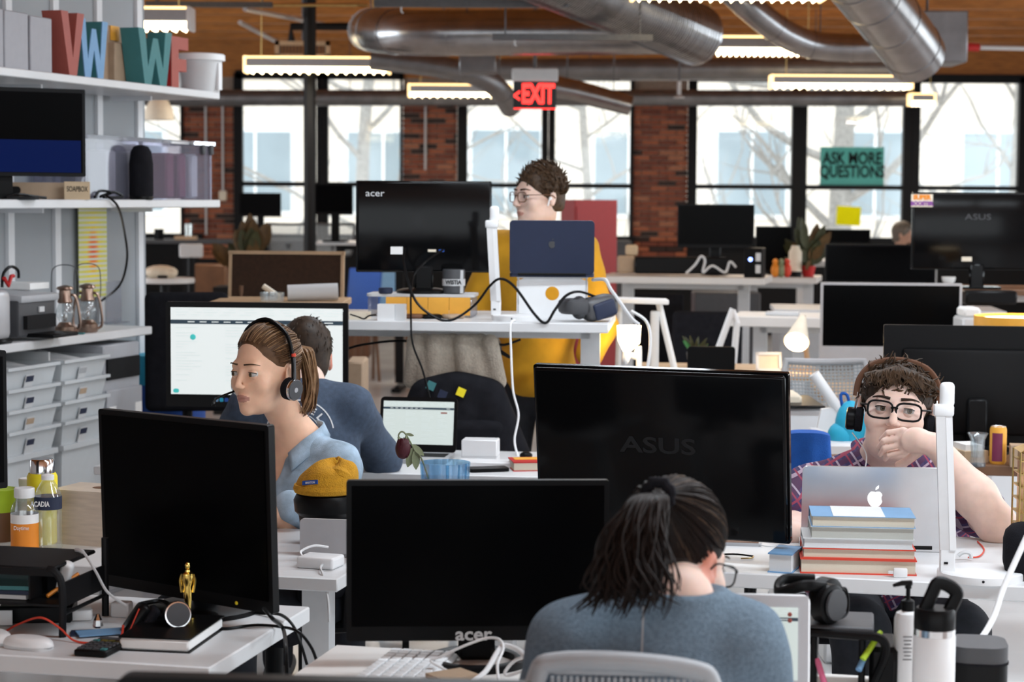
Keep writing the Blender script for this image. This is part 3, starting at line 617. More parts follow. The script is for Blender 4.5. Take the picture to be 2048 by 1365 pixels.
tag(MB().box((0, .1, .012), (.14, .16, .024)).build('paper_stack', 'paper', loc=SHP(ss(78, .12), .1, ZL+.183), rz=RZS), 'white paper stack lying on the black printer', 'paper')
def lantern(px, label):
    t = thing('lantern', label, 'lantern', SHP(ss(px, .05), .06, ZL), rad(8), group='copper storm lanterns on the lower shelf')
    MB().lathe([(.036, 0), (.04, .006), (.04, .032), (.03, .04), (.022, .05)], n=20).build('fuel_base', 'bronze', t); MB().lathe([(.02, .05), (.036, .075), (.038, .09), (.024, .125)], n=20, cap=False).build('glass_chimney', 'bottle_plastic', t)
    MB().lathe([(.026, .125), (.03, .13), (.024, .15), (.022, .175), (.034, .18), (.03, .188), (.008, .195)], n=20).build('chimney_cap', 'bronze', t); MB().ell((0, 0, .07), (.01, .01, .016)).build('burner', 'chrome', t)
    for s_ in (-1, 1): MB().tube(spline([(s_*.03, 0, .012), (s_*.056, 0, .03), (s_*.052, 0, .1), (s_*.04, 0, .15), (s_*.022, 0, .158)], 5), .006, 6).build('side_tube', 'bronze', t)
    MB().tube(spline([(-.05, 0, .14), (-.052, 0, .2), (-.044, 0, .26), (0, 0, .275), (.044, 0, .26), (.052, 0, .2), (.05, 0, .14)], 5), .002, 5).build('carry_wire', 'dark_grey', t)
lantern(133, 'copper storm lantern nearer the printer'); lantern(178, 'copper storm lantern at the right, where the hanging cable ends')
t = thing('acrylic_stand', 'clear acrylic sign holder at the back of the lower shelf', 'sign holder', SHP(ss(226, .25), .25, ZL), RZS); MB().box((0, 0, .09), (.13, .004, .18)).build('sheet', 'acrylic', t); MB().box((0, .0, .003), (.13, .08, .006)).build('foot', 'acrylic', t)
for px, m_, lab, w_ in ((118, 'cream', 'cream paper strip on the lower shelf edge in front of the lanterns', .09), (148, 'amber', 'small orange scrap on the lower shelf below the lanterns', .035), (165, 'teal', 'small teal scrap on the lower shelf below the right lantern', .03)):
    tag(MB().box((0, 0, .003), (w_, .05, .006)).build('paper_scrap', m_, loc=SHP(ss(px, .01), .035, ZL), rz=RZS+.3), lab, 'paper')
# --- tray unit: two columns of pull-out trays on runners
tu = thing('tray_cabinet', 'open cabinet frame on the floor holding white pull-out trays', 'cabinet', SHP(0, .03, 0), RZS)
sa, sb, sc = ss(208, 0), ss(112, 0), ss(-2, 0)
for s_ in (sa-.02, sb, sc): MB().box((-s_, .17, .51), (.012, .33, 1.02)).build('side_panel', 'light_grey', tu, smooth=False)
MB().box((-(sa+sc)/2, .34, .51), (sc-sa, .008, 1.02)).build('back_panel', 'light_grey', tu, smooth=False); MB().box((-(sa+sc)/2, .17, .01), (sc-sa, .33, .02)).build('bottom_panel', 'light_grey', tu, smooth=False)
cols = ('left', 'right'); rows = ('top', 'second', 'third', 'fourth')
zr = [P(180, y_, 8.0).z for y_ in (718, 758, 797, 836)]
extra = {('left', 'third'): 'red', ('left', 'second'): 'blue', ('right', 'top'): 'paper', ('left', 'top'): 'light_grey'}
for ci, (u0, u1) in enumerate(((sc, sb), (sb, sa-.015))):
    for ri, z in enumerate(zr):
        W_ = u0-u1-.03; H_ = .098; t = thing('storage_tray', 'white plastic tray in the %s column, %s row of the tray cabinet' % (cols[ci], rows[ri]), 'tray', SHP((u0+u1)/2, -.01, z-.080), RZS, group='white trays in the cabinet')
        mb = MB(); n = len(mb.v)
        # tapered open tray: floor, four walls, rim
        w0, w1, d0, d1 = W_*.44, W_*.485, .30, .33
        lo = [(-w0, .02, 0), (w0, .02, 0), (w0, d0, 0), (-w0, d0, 0)]; hi = [(-w1, 0, H_), (w1, 0, H_), (w1, d1, H_), (-w1, d1, H_)]; li = [(x*.97, y*.98+.004, .004) for x, y, z_ in lo]; hi2 = [(x*.97, y*.98+.004, H_) for x, y, z_ in hi]
        mb.add(lo+hi+hi2+li, [(3, 2, 1, 0)]+[(i, (i+1) % 4, 4+(i+1) % 4, 4+i) for i in range(4)]+[(4+i, 4+(i+1) % 4, 8+(i+1) % 4, 8+i) for i in range(4)]+[(8+i, 8+(i+1) % 4, 12+(i+1) % 4, 12+i) for i in range(4)]+[(12, 13, 14, 15)])
        mb.build('tub', 'tray_plastic', t, smooth=False)
        MB().rbox((0, d1/2, H_+.004), (W_*.995, d1+.012, .008), .003, 1).build('rim', 'white_plastic', t) if False else None
        mb = MB(); mb.box((0, -.006, H_-.004), (W_, .014, .012)); mb.box((0, d1, H_-.004), (W_, .014, .012)); mb.box((-W_/2+.005, d1/2, H_-.004), (.012, d1, .012)); mb.box((W_/2-.005, d1/2, H_-.004), (.012, d1, .012)); mb.build('rim', 'tray_plastic', t, smooth=False)
        lb = MB().box((-.02, .004, .036), (.055, .004, .06), rot=(rad(14), 0, 0)).build('label_holder', 'light_grey', t); MB().box((-.02, -.001, .050), (.05, .004, .022), rot=(rad(14), 0, 0)).build('label_photo', random.choice(['dark_grey', 'kraft', 'navy', 'grey_plastic']), lb)
        k = extra.get((cols[ci], rows[ri]))
        if k:
            for q in range(3): MB().rbox((-.1+.09*q, .15, .05+.01*q), (.10, .2, .06), .01, 1, rot=(.1*q, .15, .2*q)).build('content', k if k != 'paper' else 'white_plastic', t)
for ci, (u0, u1) in enumerate(((sc, sb), (sb, sa-.015))):
    W_ = u0-u1-.04; t = thing('deep_bin', 'deep white bin in the %s column at the bottom of the tray cabinet' % cols[ci], 'bin', SHP((u0+u1)/2, .0, .02), RZS); z1 = P(180, 872, 8).z-.02
    MB().add([(-W_*.4, .03, 0), (W_*.4, .03, 0), (W_*.4, .30, 0), (-W_*.4, .30, 0), (-W_*.48, 0, z1), (W_*.48, 0, z1), (W_*.48, .32, z1), (-W_*.48, .32, z1), (-W_*.46, .012, z1-.01), (W_*.46, .012, z1-.01), (W_*.46, .31, z1-.01), (-W_*.46, .31, z1-.01)], [(3, 2, 1, 0), (8, 9, 10, 11)]+[(i, (i+1) % 4, 4+(i+1) % 4, 4+i) for i in range(4)]+[(4+i, 4+(i+1) % 4, 8+(i+1) % 4, 8+i) for i in range(4)]).build('tub', 'tray_plastic', t, smooth=False)
    MB().box((0, -.002, z1-.01), (W_, .02, .02)).build('rim', 'tray_plastic', t, smooth=False)
# --- grey filing cabinet and the blue bin
s1 = ss(281, 0); W_ = sa-s1-.005; t = thing('filing_cabinet', 'grey cabinet with a dark slot and two white labels', 'cabinet', SHP((sa+s1)/2-.005, .01, 0), RZS); Hc = ZL-.055
MB().rbox((0, .18, Hc/2), (W_, .36, Hc), .006, 1).build('body', 'cabinet_grey', t); MB().box((0, -.003, Hc-.10), (W_*.9, .012, .085)).build('slot', 'black_matte', t, smooth=False); dr = MB().rbox((0, -.006, Hc*.42), (W_*.98, .014, Hc*.8), .004, 1).build('drawer_front', 'cabinet_grey', t)
for x in (-.36, .36): MB().box((W_*x, -.015, Hc*.73), (.055, .003, .05)).build('label_card', 'paper', dr)
a = P(306, 820, 8.6); t = thing('blue_bin', 'dark blue bin with a cyan bag behind the grey cabinet', 'bin', (a.x, 9.0, 0)); zt = P(306, 708, 9).z
MB().lathe([(.15, 0), (.17, zt-.1)], n=20).build('body', 'blue', t); MB().lathe([(.172, zt-.13), (.178, zt-.05), (.172, zt)], n=20).build('bag', 'cyan', t)
# ================================================================== desks
Y13 = rad(-13); U13 = Vector((math.cos(Y13), math.sin(Y13), 0)); V13 = Vector((-math.sin(Y13), math.cos(Y13), 0)); DZ = .74
def desk(label, c, yaw, w, d, z=DZ, th=.028, top='white_desk', leg='light_grey', legs=True, lx=None):
    t = thing('desk', label, 'desk', (c[0], c[1], 0), yaw)
    MB().rbox((0, 0, z-th/2), (w, d, th), .003, 1).build('desktop', top, t)
    if legs:
        lx = lx or w/2-.16
        for s_ in (-1, 1):
            l = MB().box((s_*lx, .02, (z-th)/2+.03), (.07, .05, z-th-.06)).build('leg', leg, t, smooth=False); MB().rbox((s_*lx, 0, .02), (.08, d*.9, .035), .008, 1).build('foot', leg, l)
        MB().box((0, .02, z-th-.025), (2*lx, .05, .04)).build('crossbar', leg, t, smooth=False)
    return t
def corner(p, dx, dy, u=U13, v=V13): return (p+u*dx+v*dy)
pa = PZ(620, 1214, DZ); desk('white desk at the left front with the gold statuette', corner(pa, -.8, -.29), Y13, 1.6, .58, th=.034)
pb = PZ(672, 1290, DZ); desk('front desk with the keyboard, where the woman with the ponytail sits', corner(pb, .85, -.275), Y13, 1.7, .55, top='warm_desk')  # warm tint of this desktop is the light on it, put into the colour
pc = Vector((-.40, 4.57, 0)); desk('white desk behind the left front monitor, under the water bottles', corner(pc, -.8, .32), Y13, 1.6, .64, th=.032)
pd = Vector((-.257, 4.859, 0)); dC = corner(pd, .845, .33); desk('white desk on the right with the open silver laptop and books', dC, Y13, 1.69, .66, th=.036)
Y7 = rad(-7); desk('white desk in the middle with the small laptop and the white box', (-.38, 6.66), Y7, 1.9, .62)
sq = P(1236, 648, 7.0); SZ = sq.z; Y5 = rad(-5); desk('raised standing desk of the person in the mustard shirt', (sq.x-.68, 7.42), Y5, 1.36, .72, z=SZ, th=.034, lx=.60)

# ================================================================== monitors
def monitor(label, x0, y0, x1, y1, D, yaw, dz, back=False, frame='black_plastic', scr='black_screen', th=.03, chin=.012, bez=.010, tilt=0, stand='disc', bk='black_plastic', name='monitor', cat='monitor', bd=.22, flat=False):
    xm = (x0+x1)/2; a = P(xm, y0, D); b_ = P(xm, y1, D); h = a.z-b_.z; w_ = S(x1-x0, D)/math.cos(yaw); z0 = b_.z-dz
    t = thing(name, label, cat, (a.x, D, dz), yaw); M_ = TM((0, 0, z0)) @ TM((0, 0, 0), (rad(tilt), 0, 0)); f = 1 if not back else -1
    MB().slab((0, 0, h/2), (w_, th*.6, h), .006, M=M_).build('housing', frame, t)
    MB().box((0, -f*(th*.3+.001), h/2+chin/2), (w_-2*bez, .003, h-2*bez-chin), M=M_).build('screen', scr, t, smooth=False)
    if flat: MB().rbox((0, f*(th*.3+.008), h*.5), (w_*.985, .018, h*.98), .008, 3, M=M_).build('back_shell', bk, t)
    else: MB().rbox((0, f*(th*.3+.012), h*.45), (w_*.8, .03, h*.72), .014, 2, M=M_).build('back_shell', bk, t)
    yb = f*.05
    if stand:
        hn = z0+h*(.08 if flat else .4); yb = f*.02 if flat else yb; MB().rbox((0, yb+.0, hn/2), (.07, .025, hn), .008, 1).build('neck', frame, t)
        if stand == 'disc': MB().lathe([(bd/2, 0), (bd/2, .010), (bd/2-.02, .016), (.03, .02)], (0, yb-.01*f, 0), 32).build('base', frame, t)
        elif stand == 'ring': MB().lathe([(bd/2, 0), (bd/2, .012), (bd/2-.012, .016), (bd/2-.026, .012), (bd/2-.026, 0)], (0, yb-.03*f, 0), 40, cap=False).build('base', frame, t); MB().box((0, yb+.04*f, .01), (.06, .09, .014)).build('foot', frame, t)
        else: MB().slab((0, yb, .006), (bd, bd*.7, .012), .02, 'z').build('base', frame, t)
    return t, w_, h, M_
ml, w_, h_, M_ = monitor('black monitor on the left front desk, behind the gold statuette', 182, 832, 570, 1198, 4.17, rad(-36.6), DZ, bez=.012, chin=.014, tilt=2, bd=.24)
MB().ell((w_*.30, -.012, .012), (.004, .002, .004), M=M_).build('power_light', 'yellow', ml)
mac_, w_, h_, M_ = monitor('black front monitor with acer lettering, beside the ponytail', 692, 960, 1221, 1280, 3.72, rad(3), DZ, stand='ring', chin=.018, bez=.010, bd=.195)
MB().text('acer', .034, .0004, M_ @ TM((-.008, -.0115, .012)), sx=1.15, bold=.0008).build('lettering', 'light_grey', mac_, smooth=False)
ma, w_, h_, M_ = monitor('glossy black monitor seen from behind, between the two desks on the right', 1085, 729, 1577, 1070, 4.86, rad(-20), DZ, back=True, tilt=8, bk='black_gloss', frame='black_gloss', bd=.25, stand='rect', flat=True)
MB().text('ASUS', .055, .0006, M_ @ TM((0, -.0275, h_*.55)), sx=1.5, bold=.001).build('lettering', 'black_matte', ma, smooth=False)
tag(MB().slab((0, 0, .15), (.6, .03, .3), .008).build('monitor', 'black_plastic', loc=(P(-20, 975, 4.7).x-.27, 4.7, DZ)) if False else thing('monitor', 'black monitor edge at the far left border of the picture', 'monitor', (P(10, 975, 4.85).x, 4.85, DZ), rad(40)), None)
t = bpy.data.objects['monitor.003']; z0 = P(6, 975, 4.85).z-DZ; h_ = P(6, 700, 4.85).z-P(6, 975, 4.85).z
MB().slab((-.28, 0, z0+h_/2), (.56, .03, h_), .006).build('housing', 'black_plastic', t); MB().box((-.28, -.016, z0+h_/2), (.54, .003, h_-.03)).build('screen', 'black_screen', t); MB().rbox((-.28, .03, (z0+.1)/2), (.06, .02, z0+.1), .005, 1).build('neck', 'black_plastic', t); MB().lathe([(.11, 0), (.11, .012), (.02, .018)], (-.28, .02, 0)).build('base', 'black_plastic', t)
# screen contents: thin lit shapes lying on the screen
def ui(parent, w_, h_, M_, y, kind):
    bg_ = MB().box((0, y, 0), (w_, .001, h_), M=M_).build('page', 'screen_white' if kind == 'crm' else 'screen_pale', parent, smooth=False); q = y-.001
    MB().box((0, q, h_*.335), (w_, .001, h_*.048), M=M_).build('menu_bar', 'screen_navy', bg_, smooth=False)
    mb = MB(); rn = random.Random(3)
    for j in range(7): mb.box((-w_*.38+j*w_*.07, q-.0006, h_*.335), (w_*.04, .0006, h_*.010), M=M_)
    mb.box((w_*.42, q-.0006, h_*.335), (w_*.05, .0006, h_*.010), M=M_); mb.build('menu_words', 'screen_white', bg_, smooth=False)['kind'] = 'stuff'
    mb = MB()
    for j in range(3):
        x = -w_*.47
        while x < w_*.45:
            l = rn.uniform(.02, .09)*w_; mb.box((x+l/2, q, h_*(.475-.03*j)), (l, .0006, h_*.006), M=M_); x += l+w_*rn.uniform(.01, .06)
    for j in range(22):
        for cx in (-.47, -.18, .05, .27):
            l = rn.uniform(.04, .17)*w_
            if rn.random() < .62: mb.box((cx*w_+l/2, q, h_*(.27-.032*j)), (l, .0006, h_*.006), M=M_)
    mb.build('text_lines', 'screen_line', bg_, smooth=False)['kind'] = 'stuff'
    if kind == 'crm':
        MB().ell((-w_*.37, q, h_*.16), (.010, .001, .010), M=M_).build('pin_icon', 'screen_cyan', bg_); MB().slab((-w_*.47, q, -h_*.46), (.02, .001, .014), .006, M=M_).build('chat_button', 'screen_cyan', bg_)
    else: MB().box((w_*.36, q, h_*.24), (w_*.09, .001, h_*.03), M=M_).build('red_button', 'coral', bg_, smooth=False)
    return bg_
mn, w_, h_, M_ = monitor('lit monitor showing a web page behind the two people on the left', 330, 605, 698, 815, 6.84, rad(-4), DZ, chin=.02, bez=.018)
bg_ = ui(mn, w_-.036, h_-.062, M_ @ TM((0, 0, h_/2+.012)), -.012, 'crm')
for k, c_ in enumerate(('sky', 'cyan', 'blue', 'amber', 'pink', 'red')): MB().slab((-w_*.22+k*.017, -.0125, .025), (.013, .001, .013), .003, M=M_).build('dock_icon', c_, mn, smooth=False)
# ================================================================== laptops
def laptop(label, x0, y0, x1, D, yaw, dz, depth=.22, lidh=None, y1=None, tilt=12, back=True, body='aluminium', lid='aluminium', name='laptop', deck=None):
    xm = (x0+x1)/2; a = P(xm, y0, D); w_ = S(x1-x0, D)/math.cos(yaw); h = (a.z-dz-.016)/math.cos(rad(tilt)) if lidh is None else lidh
    t = thing(name, label, 'laptop', (a.x, D, dz), yaw); f = 1 if back else -1
    # back=True: lid towards the camera, keyboard beyond it
    MB().slab((0, f*depth/2, .008), (w_, depth, .014), .012, 'z').build('base', body, t); MB().box((0, f*(depth*.40), .0155), (w_*.88, depth*.45, .0015)).build('keyboard', 'black_matte', t, smooth=False)
    M_ = TM((0, 0, .014), (rad(tilt*f), 0, 0)); MB().slab((0, 0, h/2), (w_, .007, h), .014, M=M_).build('lid', lid, t); MB().cyl((-w_*.4, 0, .012), (w_*.4, 0, .012), .006, n=8).build('hinge', 'black_plastic', t)
    return t, w_, h, M_
tm, w_, h_, M_ = laptop('open silver laptop with a white fruit emblem, behind the pile of books', 1605, 930, 1895, 4.98, rad(-5), DZ, tilt=8)
def apple(par, M_, s_, m):
    mb = MB(); n = 40; pl = []
    for k in range(n):
        a_ = 2*math.pi*k/n; r = 1+.10*math.cos(2*a_)*0
        x = math.sin(a_)*(.86+.10*math.cos(a_)); z = math.cos(a_)*.98
        if abs(a_) < .5 or a_ > 2*math.pi-.5: z -= .20*(1-min(a_, 2*math.pi-a_)/.5)
        if abs(a_-math.pi) < .4: z += .10*(1-abs(a_-math.pi)/.4)
        d = math.hypot(x-1.18, z-.12)
        if d < .52: x = 1.18-math.sqrt(max(.52**2-(z-.12)**2, 0))
        pl.append((x*s_, z*s_))
    mb.prism(pl[::-1], -.0006, .0006, M=M_); mb.prism([(.0, 1.05*s_), (.05*s_, 1.35*s_), (.38*s_, 1.62*s_), (.36*s_, 1.3*s_)][::-1], -.0006, .0006, M=M_)
    return mb.build('emblem', m, par, smooth=False)
mat('emblem_white', (.95, .95, .97), .4, emit=1.0, ecol=(1, 1, 1))
apple(tm, M_ @ TM((0, -.0045, h_*.60)), .022, 'emblem_white')
# girl's laptop faces the camera
tg, w_, h_, M_ = laptop('silver laptop with a lit page in front of the woman with the ponytail', 1215, 1190, 1622, 3.46, rad(-5), DZ, tilt=10, back=False, depth=.24)
MB().box((0, -.0042, h_/2), (w_-.006, .001, h_-.006), M=M_).build('bezel', 'silver_matte', tg, smooth=False); bg_ = ui(tg, w_-.042, h_-.05, M_ @ TM((0, 0, h_/2+.002)), -.0055, 'mail')
MB().ell((-.03, -.006, h_-.012), (.0025, .001, .0025), M=M_).build('camera_dot', 'black_plastic', tg)
for k, z_ in enumerate((.80, .74, .32)): MB().ell((w_*.40, -.0075, h_*z_), (.004, .001, .004), M=M_).build('red_badge', 'coral', tg)
# small laptop on the middle desk, screen towards the camera
tl, w_, h_, M_ = laptop('small dark laptop with a lit page on the middle desk beside the wilted rose', 757, 796, 913, 6.78, rad(-9), DZ, tilt=10, back=False, lid='black_plastic', body='grey_plastic', depth=.2)
ui(tl, w_-.022, h_-.04, M_ @ TM((0, 0, h_/2+.006)), -.0048, 'mail')
# ================================================================== right desk
def book(label, x0, x1, y0, y1, D, dz, cover, page, dp=.16, yaw=Y13, hard=True, name='book'):
    w_ = S(x1-x0, D); h = S(y1-y0, D); xm = (x0+x1)/2; t = thing(name, label, 'book', (P(xm, y1, D).x, D+dp/2, dz), yaw, group='books in the pile')
    e = .003 if hard else .0012
    MB().box((0, .002, h/2), (w_-.006, dp-.006, h-2*e)).build('pages', page, t, smooth=False); MB().box((0, 0, e/2), (w_, dp, e)).build('back_cover', cover, t, smooth=False); MB().box((0, 0, h-e/2), (w_, dp, e)).build('front_cover', cover, t, smooth=False); MB().box((0, dp/2-e/2, h/2), (w_, e, h)).build('spine', cover, t, smooth=False)
    return t, w_, h, dp
Dk = 4.66; z_ = DZ
for lab, x0, x1, y0, y1, cov, pg, hd in (('red hardback at the bottom of the pile', 1607, 1840, 1131, 1162, 'red_orange', 'page_cream', 1), ('red hardback second from the bottom of the pile', 1612, 1838, 1109, 1131, 'red_orange', 'page_cream', 1), ('white paperback in the middle of the pile', 1613, 1834, 1090, 1109, 'light_grey', 'page_white', 0), ('grey paged book second from the top of the pile', 1628, 1836, 1066, 1090, 'light_grey', 'page_grey', 0), ('worn paperback with a blue and white cover on top of the pile', 1630, 1838, 1044, 1066, 'sky', 'page_cream', 0)):
    t, w_, h, dp = book(lab, x0, x1, y0, y1, Dk, z_, cov, pg, hard=hd, yaw=rad(-6)); z_ += h
    if 'on top' in lab: MB().box((-.01, 0, h+.0004), (w_*.5, dp*.98, .0008)).build('cover_panel', 'page_white', t, smooth=False)
a = PZ(1578, 1148, DZ); t, w_, h, dp = book('small grey-blue book lying beside the pile', 1552, 1602, 1108, 1148, a.y, DZ, 'sky', 'page_white', dp=.12, yaw=rad(-20)); t['group'] = 'loose books'
# LED desk lamps: round base, square foot, flat aluminium post, folded head
def led_lamp(label, x, ybase, ytop, D, dz, bw, sq_):
    t = thing('led_lamp', label, 'lamp', (P(x, ybase, D).x, D, dz), Y13*.5); zt = P(x, ytop, D).z-dz
    MB().lathe([(bw/2, 0), (bw/2+.001, .006), (bw/2+.001, .017), (bw/2-.003, .020)], (bw*.20, 0, 0), 40).build('base', 'white_plastic', t)
    ft = MB().rbox((-bw*.20, -.02, .045), (.034, .028, .055), .002, 1).build('foot_block', 'white_plastic', t); MB().box((-bw*.22, -.0345, .040), (.009, .002, .005)).build('port', 'black_matte', ft)
    lean = -.016
    MB().prism([(-bw*.20-.018, .07), (-bw*.20+.018, .07), (-bw*.20+.018+lean, zt-.07), (-bw*.20-.018+lean, zt-.07)], -.034, -.018).build('post', 'aluminium', t, smooth=False)
    MB().prism([(-bw*.20+.004, .07), (-bw*.20+.019, .07), (-bw*.20+.019+lean, zt-.07), (-bw*.20+.004+lean, zt-.07)], -.037, -.033).build('post_trim', 'white_plastic', t, smooth=False)
    MB().rbox((-bw*.20+lean, -.026, zt-.06), (.046, .03, .028), .006, 2).build('hinge_block', 'white_plastic', t); MB().rbox((-bw*.20+.008+lean, -.018, zt-.025), (.034, .022, .06), .012, 3).build('lamp_head', 'white_plastic', t)
    MB().ell((bw*.18, -bw/2, .010), (.0035, .002, .0035)).build('jack', 'black_matte', t); return t
led_lamp('tall white LED lamp folded shut beside the books', 1926, 1146, 768, 4.63, DZ, .196, 1)
led_lamp('white LED lamp on the standing desk beside the blue laptop', 1012, 638, 415, 7.18, SZ, .17, 0)
a = PZ(1468, 1088, DZ); t = thing('phone', 'phone lying on the right desk under the glossy monitor', 'phone', a, rad(-8)); MB().slab((0, 0, .004), (.14, .07, .008), .01, 'z').build('case', 'silver_matte', t); MB().slab((.004, 0, .0085), (.118, .062, .001), .004, 'z').build('screen', 'brown', t, smooth=False)
a = PZ(1466, 1116, DZ); t = thing('folded_glasses', 'thin dark glasses lying on the right desk beside the ear', 'glasses', a, rad(-8)); MB().tube(spline([(-.06, 0, .004), (0, .004, .008), (.05, 0, .005)], 5), .0022, 6).build('temple_arm', 'black_plastic', t); MB().tube(spline([(.05, 0, .005), (.045, -.02, .004), (.02, -.025, .003)], 5), .0018, 6).build('rim', 'brass', t)
a = PZ(1437, 1150, DZ); t = thing('earbud_case', 'small white round tag at the edge of the right desk by the cheek', 'tag', corner(a, 0, .03), rad(-8)); MB().slab((0, 0, .008), (.02, .012, .016), .006).build('body', 'white_plastic', t); MB().ell((0, -.0065, .009), (.004, .001, .004)).build('hole', 'dark_grey', t)
cable('thin_cable', 'thin pale cable curling across the right desk from the phone', [PZ(1500, 1090, DZ)+Vector((0, 0, .004)), PZ(1540, 1097, DZ)+Vector((0, 0, .004)), PZ(1562, 1092, DZ)+Vector((0, 0, .004)), PZ(1595, 1103, DZ)+Vector((0, 0, .004))], .0016, 'light_grey')
a = PZ(1800, 1158, DZ); t = thing('usb_adapter', 'small white plug adapter lying in front of the books', 'adapter', corner(a, 0, .015), rad(-8)); MB().rbox((0, 0, .011), (.032, .016, .022), .003, 2).build('body', 'white_plastic', t); MB().box((-.022, 0, .012), (.012, .008, .008)).build('plug', 'chrome', t)
cable('red_cable', 'red cable curling on the desk near the elbow', [PZ(1955, 1086, DZ)+Vector((0, 0, .003)), PZ(1968, 1102, DZ)+Vector((0, 0, .003)), PZ(1958, 1116, DZ)+Vector((0, 0, .003)), PZ(1936, 1118, DZ)+Vector((0, 0, .003))], .002, 'red_orange')
a = PZ(1926, 1122, DZ); tag(MB().tube(spline([(-.012, 0, .012), (0, 0, .02), (.016, 0, .018), (.02, 0, .006)], 4), .005, 6).build('plug', 'light_grey', loc=a), 'grey plug end behind the tall white lamp', 'plug')
a = P(2078, 1180, 4.55); t = thing('black_bag', 'black bag standing at the right edge of the right desk', 'bag', (a.x, 4.58, DZ), Y13); MB().rbox((0.0, .05, .065), (.15, .12, .13), .04, 3).build('body', 'black_fabric', t); MB().ell((.03, .05, .15), (.055, .05, .04)).build('flap', 'black_fabric', t)
a = P(2068, 1080, 4.95); t = thing('wire_organizer', 'gold wire organizer at the right border', 'organizer', (a.x, 4.95, DZ), Y13*.3); H_ = P(2040, 893, 4.95).z-DZ-.01
for k in range(8): MB().box((0, 0, .01+H_*k/8), (.095, .10, .003)).build('wire_tier', 'brass', t, smooth=False)
for x in (-.047, -.02, .012, .045):
    for y in (-.05, .05): MB().cyl((x, y, 0), (x, y, H_), .0025, n=5).build('wire_upright', 'brass', t)
MB().box((.005, .0, H_/2), (.085, .085, H_*.96)).build('paper_block', 'brass', t)
MB().add([(-.047, -.05, H_), (.047, -.05, H_), (.047, .05, H_), (-.047, .05, H_), (0.03, 0, H_+.04)], [(0, 1, 4), (1, 2, 4), (2, 3, 4), (3, 0, 4)]).build('peaked_top', 'brass', t, smooth=False)
# charging cable that hangs in front at the right
cable('white_charging_cable', 'thick white cable swinging from the right edge down behind the white flask', [P(2060, 1060, 3.9), P(2010, 1170, 3.85), P(1985, 1240, 3.8), P(1950, 1290, 3.75), P(1895, 1318, 3.72)], .006, 'white_plastic', n=10, sides=10)
# ================================================================== bottles on the second desk, left
def onC(px, D): q = P(px, 1100, D); return Vector((q.x, D, DZ))
q = onC(86, 5.02); t = thing('yellow_flask', 'yellow flask with a steel lid behind the water bottles', 'flask', q); zt = P(86, 918, 5.02).z-DZ
MB().lathe([(.034, 0), (.038, .005), (.038, zt-.045), (.034, zt-.036)], n=28).build('body', 'yellow', t); MB().lathe([(.031, zt-.036), (.031, zt-.004), (.028, zt)], n=28).build('lid', 'chrome', t)
def bottle(px, D, ytop, label, kind):
    q = onC(px, D); zt = P(px, ytop, D).z-DZ; t = thing('water_bottle' if kind == 'w' else 'medicine_bottle', label, 'bottle', q); r = .034
    MB().lathe([(r*.92, 0), (r, .006), (r*.97, .03), (r, .035), (r*.96, .06), (r, .065), (r*.97, .11), (r*.9, .13), (r, zt*.72), (r*.8, zt*.82), (r*.42, zt*.93), (r*.42, zt*.94)] if kind == 'w' else [(r*.96, 0), (r, .005), (r, zt*.66), (r*.9, zt*.74), (r*.66, zt*.80), (r*.66, zt*.86)], n=28).build('body', 'bottle_plastic', t)
    MB().lathe([(r*.46, zt*.935), (r*.46, zt*.995), (r*.42, zt)] if kind == 'w' else [(r*.72, zt*.85), (r*.74, zt*.86), (r*.74, zt*.99), (r*.70, zt)], n=24).build('cap', 'white_plastic', t)
    if kind == 'w':
        lb = MB().lathe([(r*1.005, zt*.55), (r*1.005, zt*.72)], n=28, cap=False).build('label_band', 'navy', t); MB().text('ACADIA', .018, .0004, TM((-.012, -r*1.0, zt*.63)), sx=.7, bold=.0005).build('label_lettering', 'paper', lb, smooth=False)
    else:
        n = 12; mb = MB(); vs = []; 
        lb = MB().lathe([(r*1.006, zt*.06), (r*1.006, zt*.46)], n=28, cap=False).build('orange_label', 'orange', t); MB().lathe([(r*1.006, zt*.46), (r*1.006, zt*.60)], n=28, cap=False).build('white_label', 'paper', t)
        MB().text('Daytime', .014, .0004, TM((0, -r*1.02, zt*.40)), sx=.8).build('label_lettering', 'paper', lb, smooth=False)
bottle(97, 4.93, 950, 'clear water bottle with a dark blue label', 'w'); bottle(50, 4.90, 976, 'clear bottle with an orange label reading Daytime', 'm')
q = onC(56, 5.1); t = thing('pill_bottle', 'white pill bottle behind the orange labelled bottle', 'bottle', q); zt = P(56, 957, 5.1).z-DZ; MB().lathe([(.024, 0), (.026, zt-.03), (.02, zt-.024)], n=24).build('body', 'white_plastic', t); MB().lathe([(.021, zt-.024), (.022, zt-.002), (.020, zt)], n=24).build('cap', 'paper', t)
q = onC(2, 5.06); t = thing('lime_basket', 'lime green basket at the left edge beside the bottles', 'basket', q); zt = P(2, 978, 5.06).z-DZ; MB().lathe([(.035, .075), (.045, zt)], n=20).build('body', 'lime', t); MB().lathe([(.034, 0), (.036, .075)], n=20).build('glass_foot', 'dark_wood', t)
q = onC(185, 5.06); t = thing('plywood_box', 'plywood box behind the left front monitor', 'box', q, rad(-20)); zt = P(160, 975, 5.06).z-DZ; MB().box((0, 0, zt/2), (.155, .14, zt)).build('box_body', 'plywood', t, smooth=False); MB().slab((.03, 0, zt+.0006), (.05, .03, .001), .014, 'z').build('hand_hole', 'dark_wood', t, smooth=False); MB().box((-.0775, -.065, zt/2), (.003, .014, zt)).build('edge_strip', 'oak', t, smooth=False)
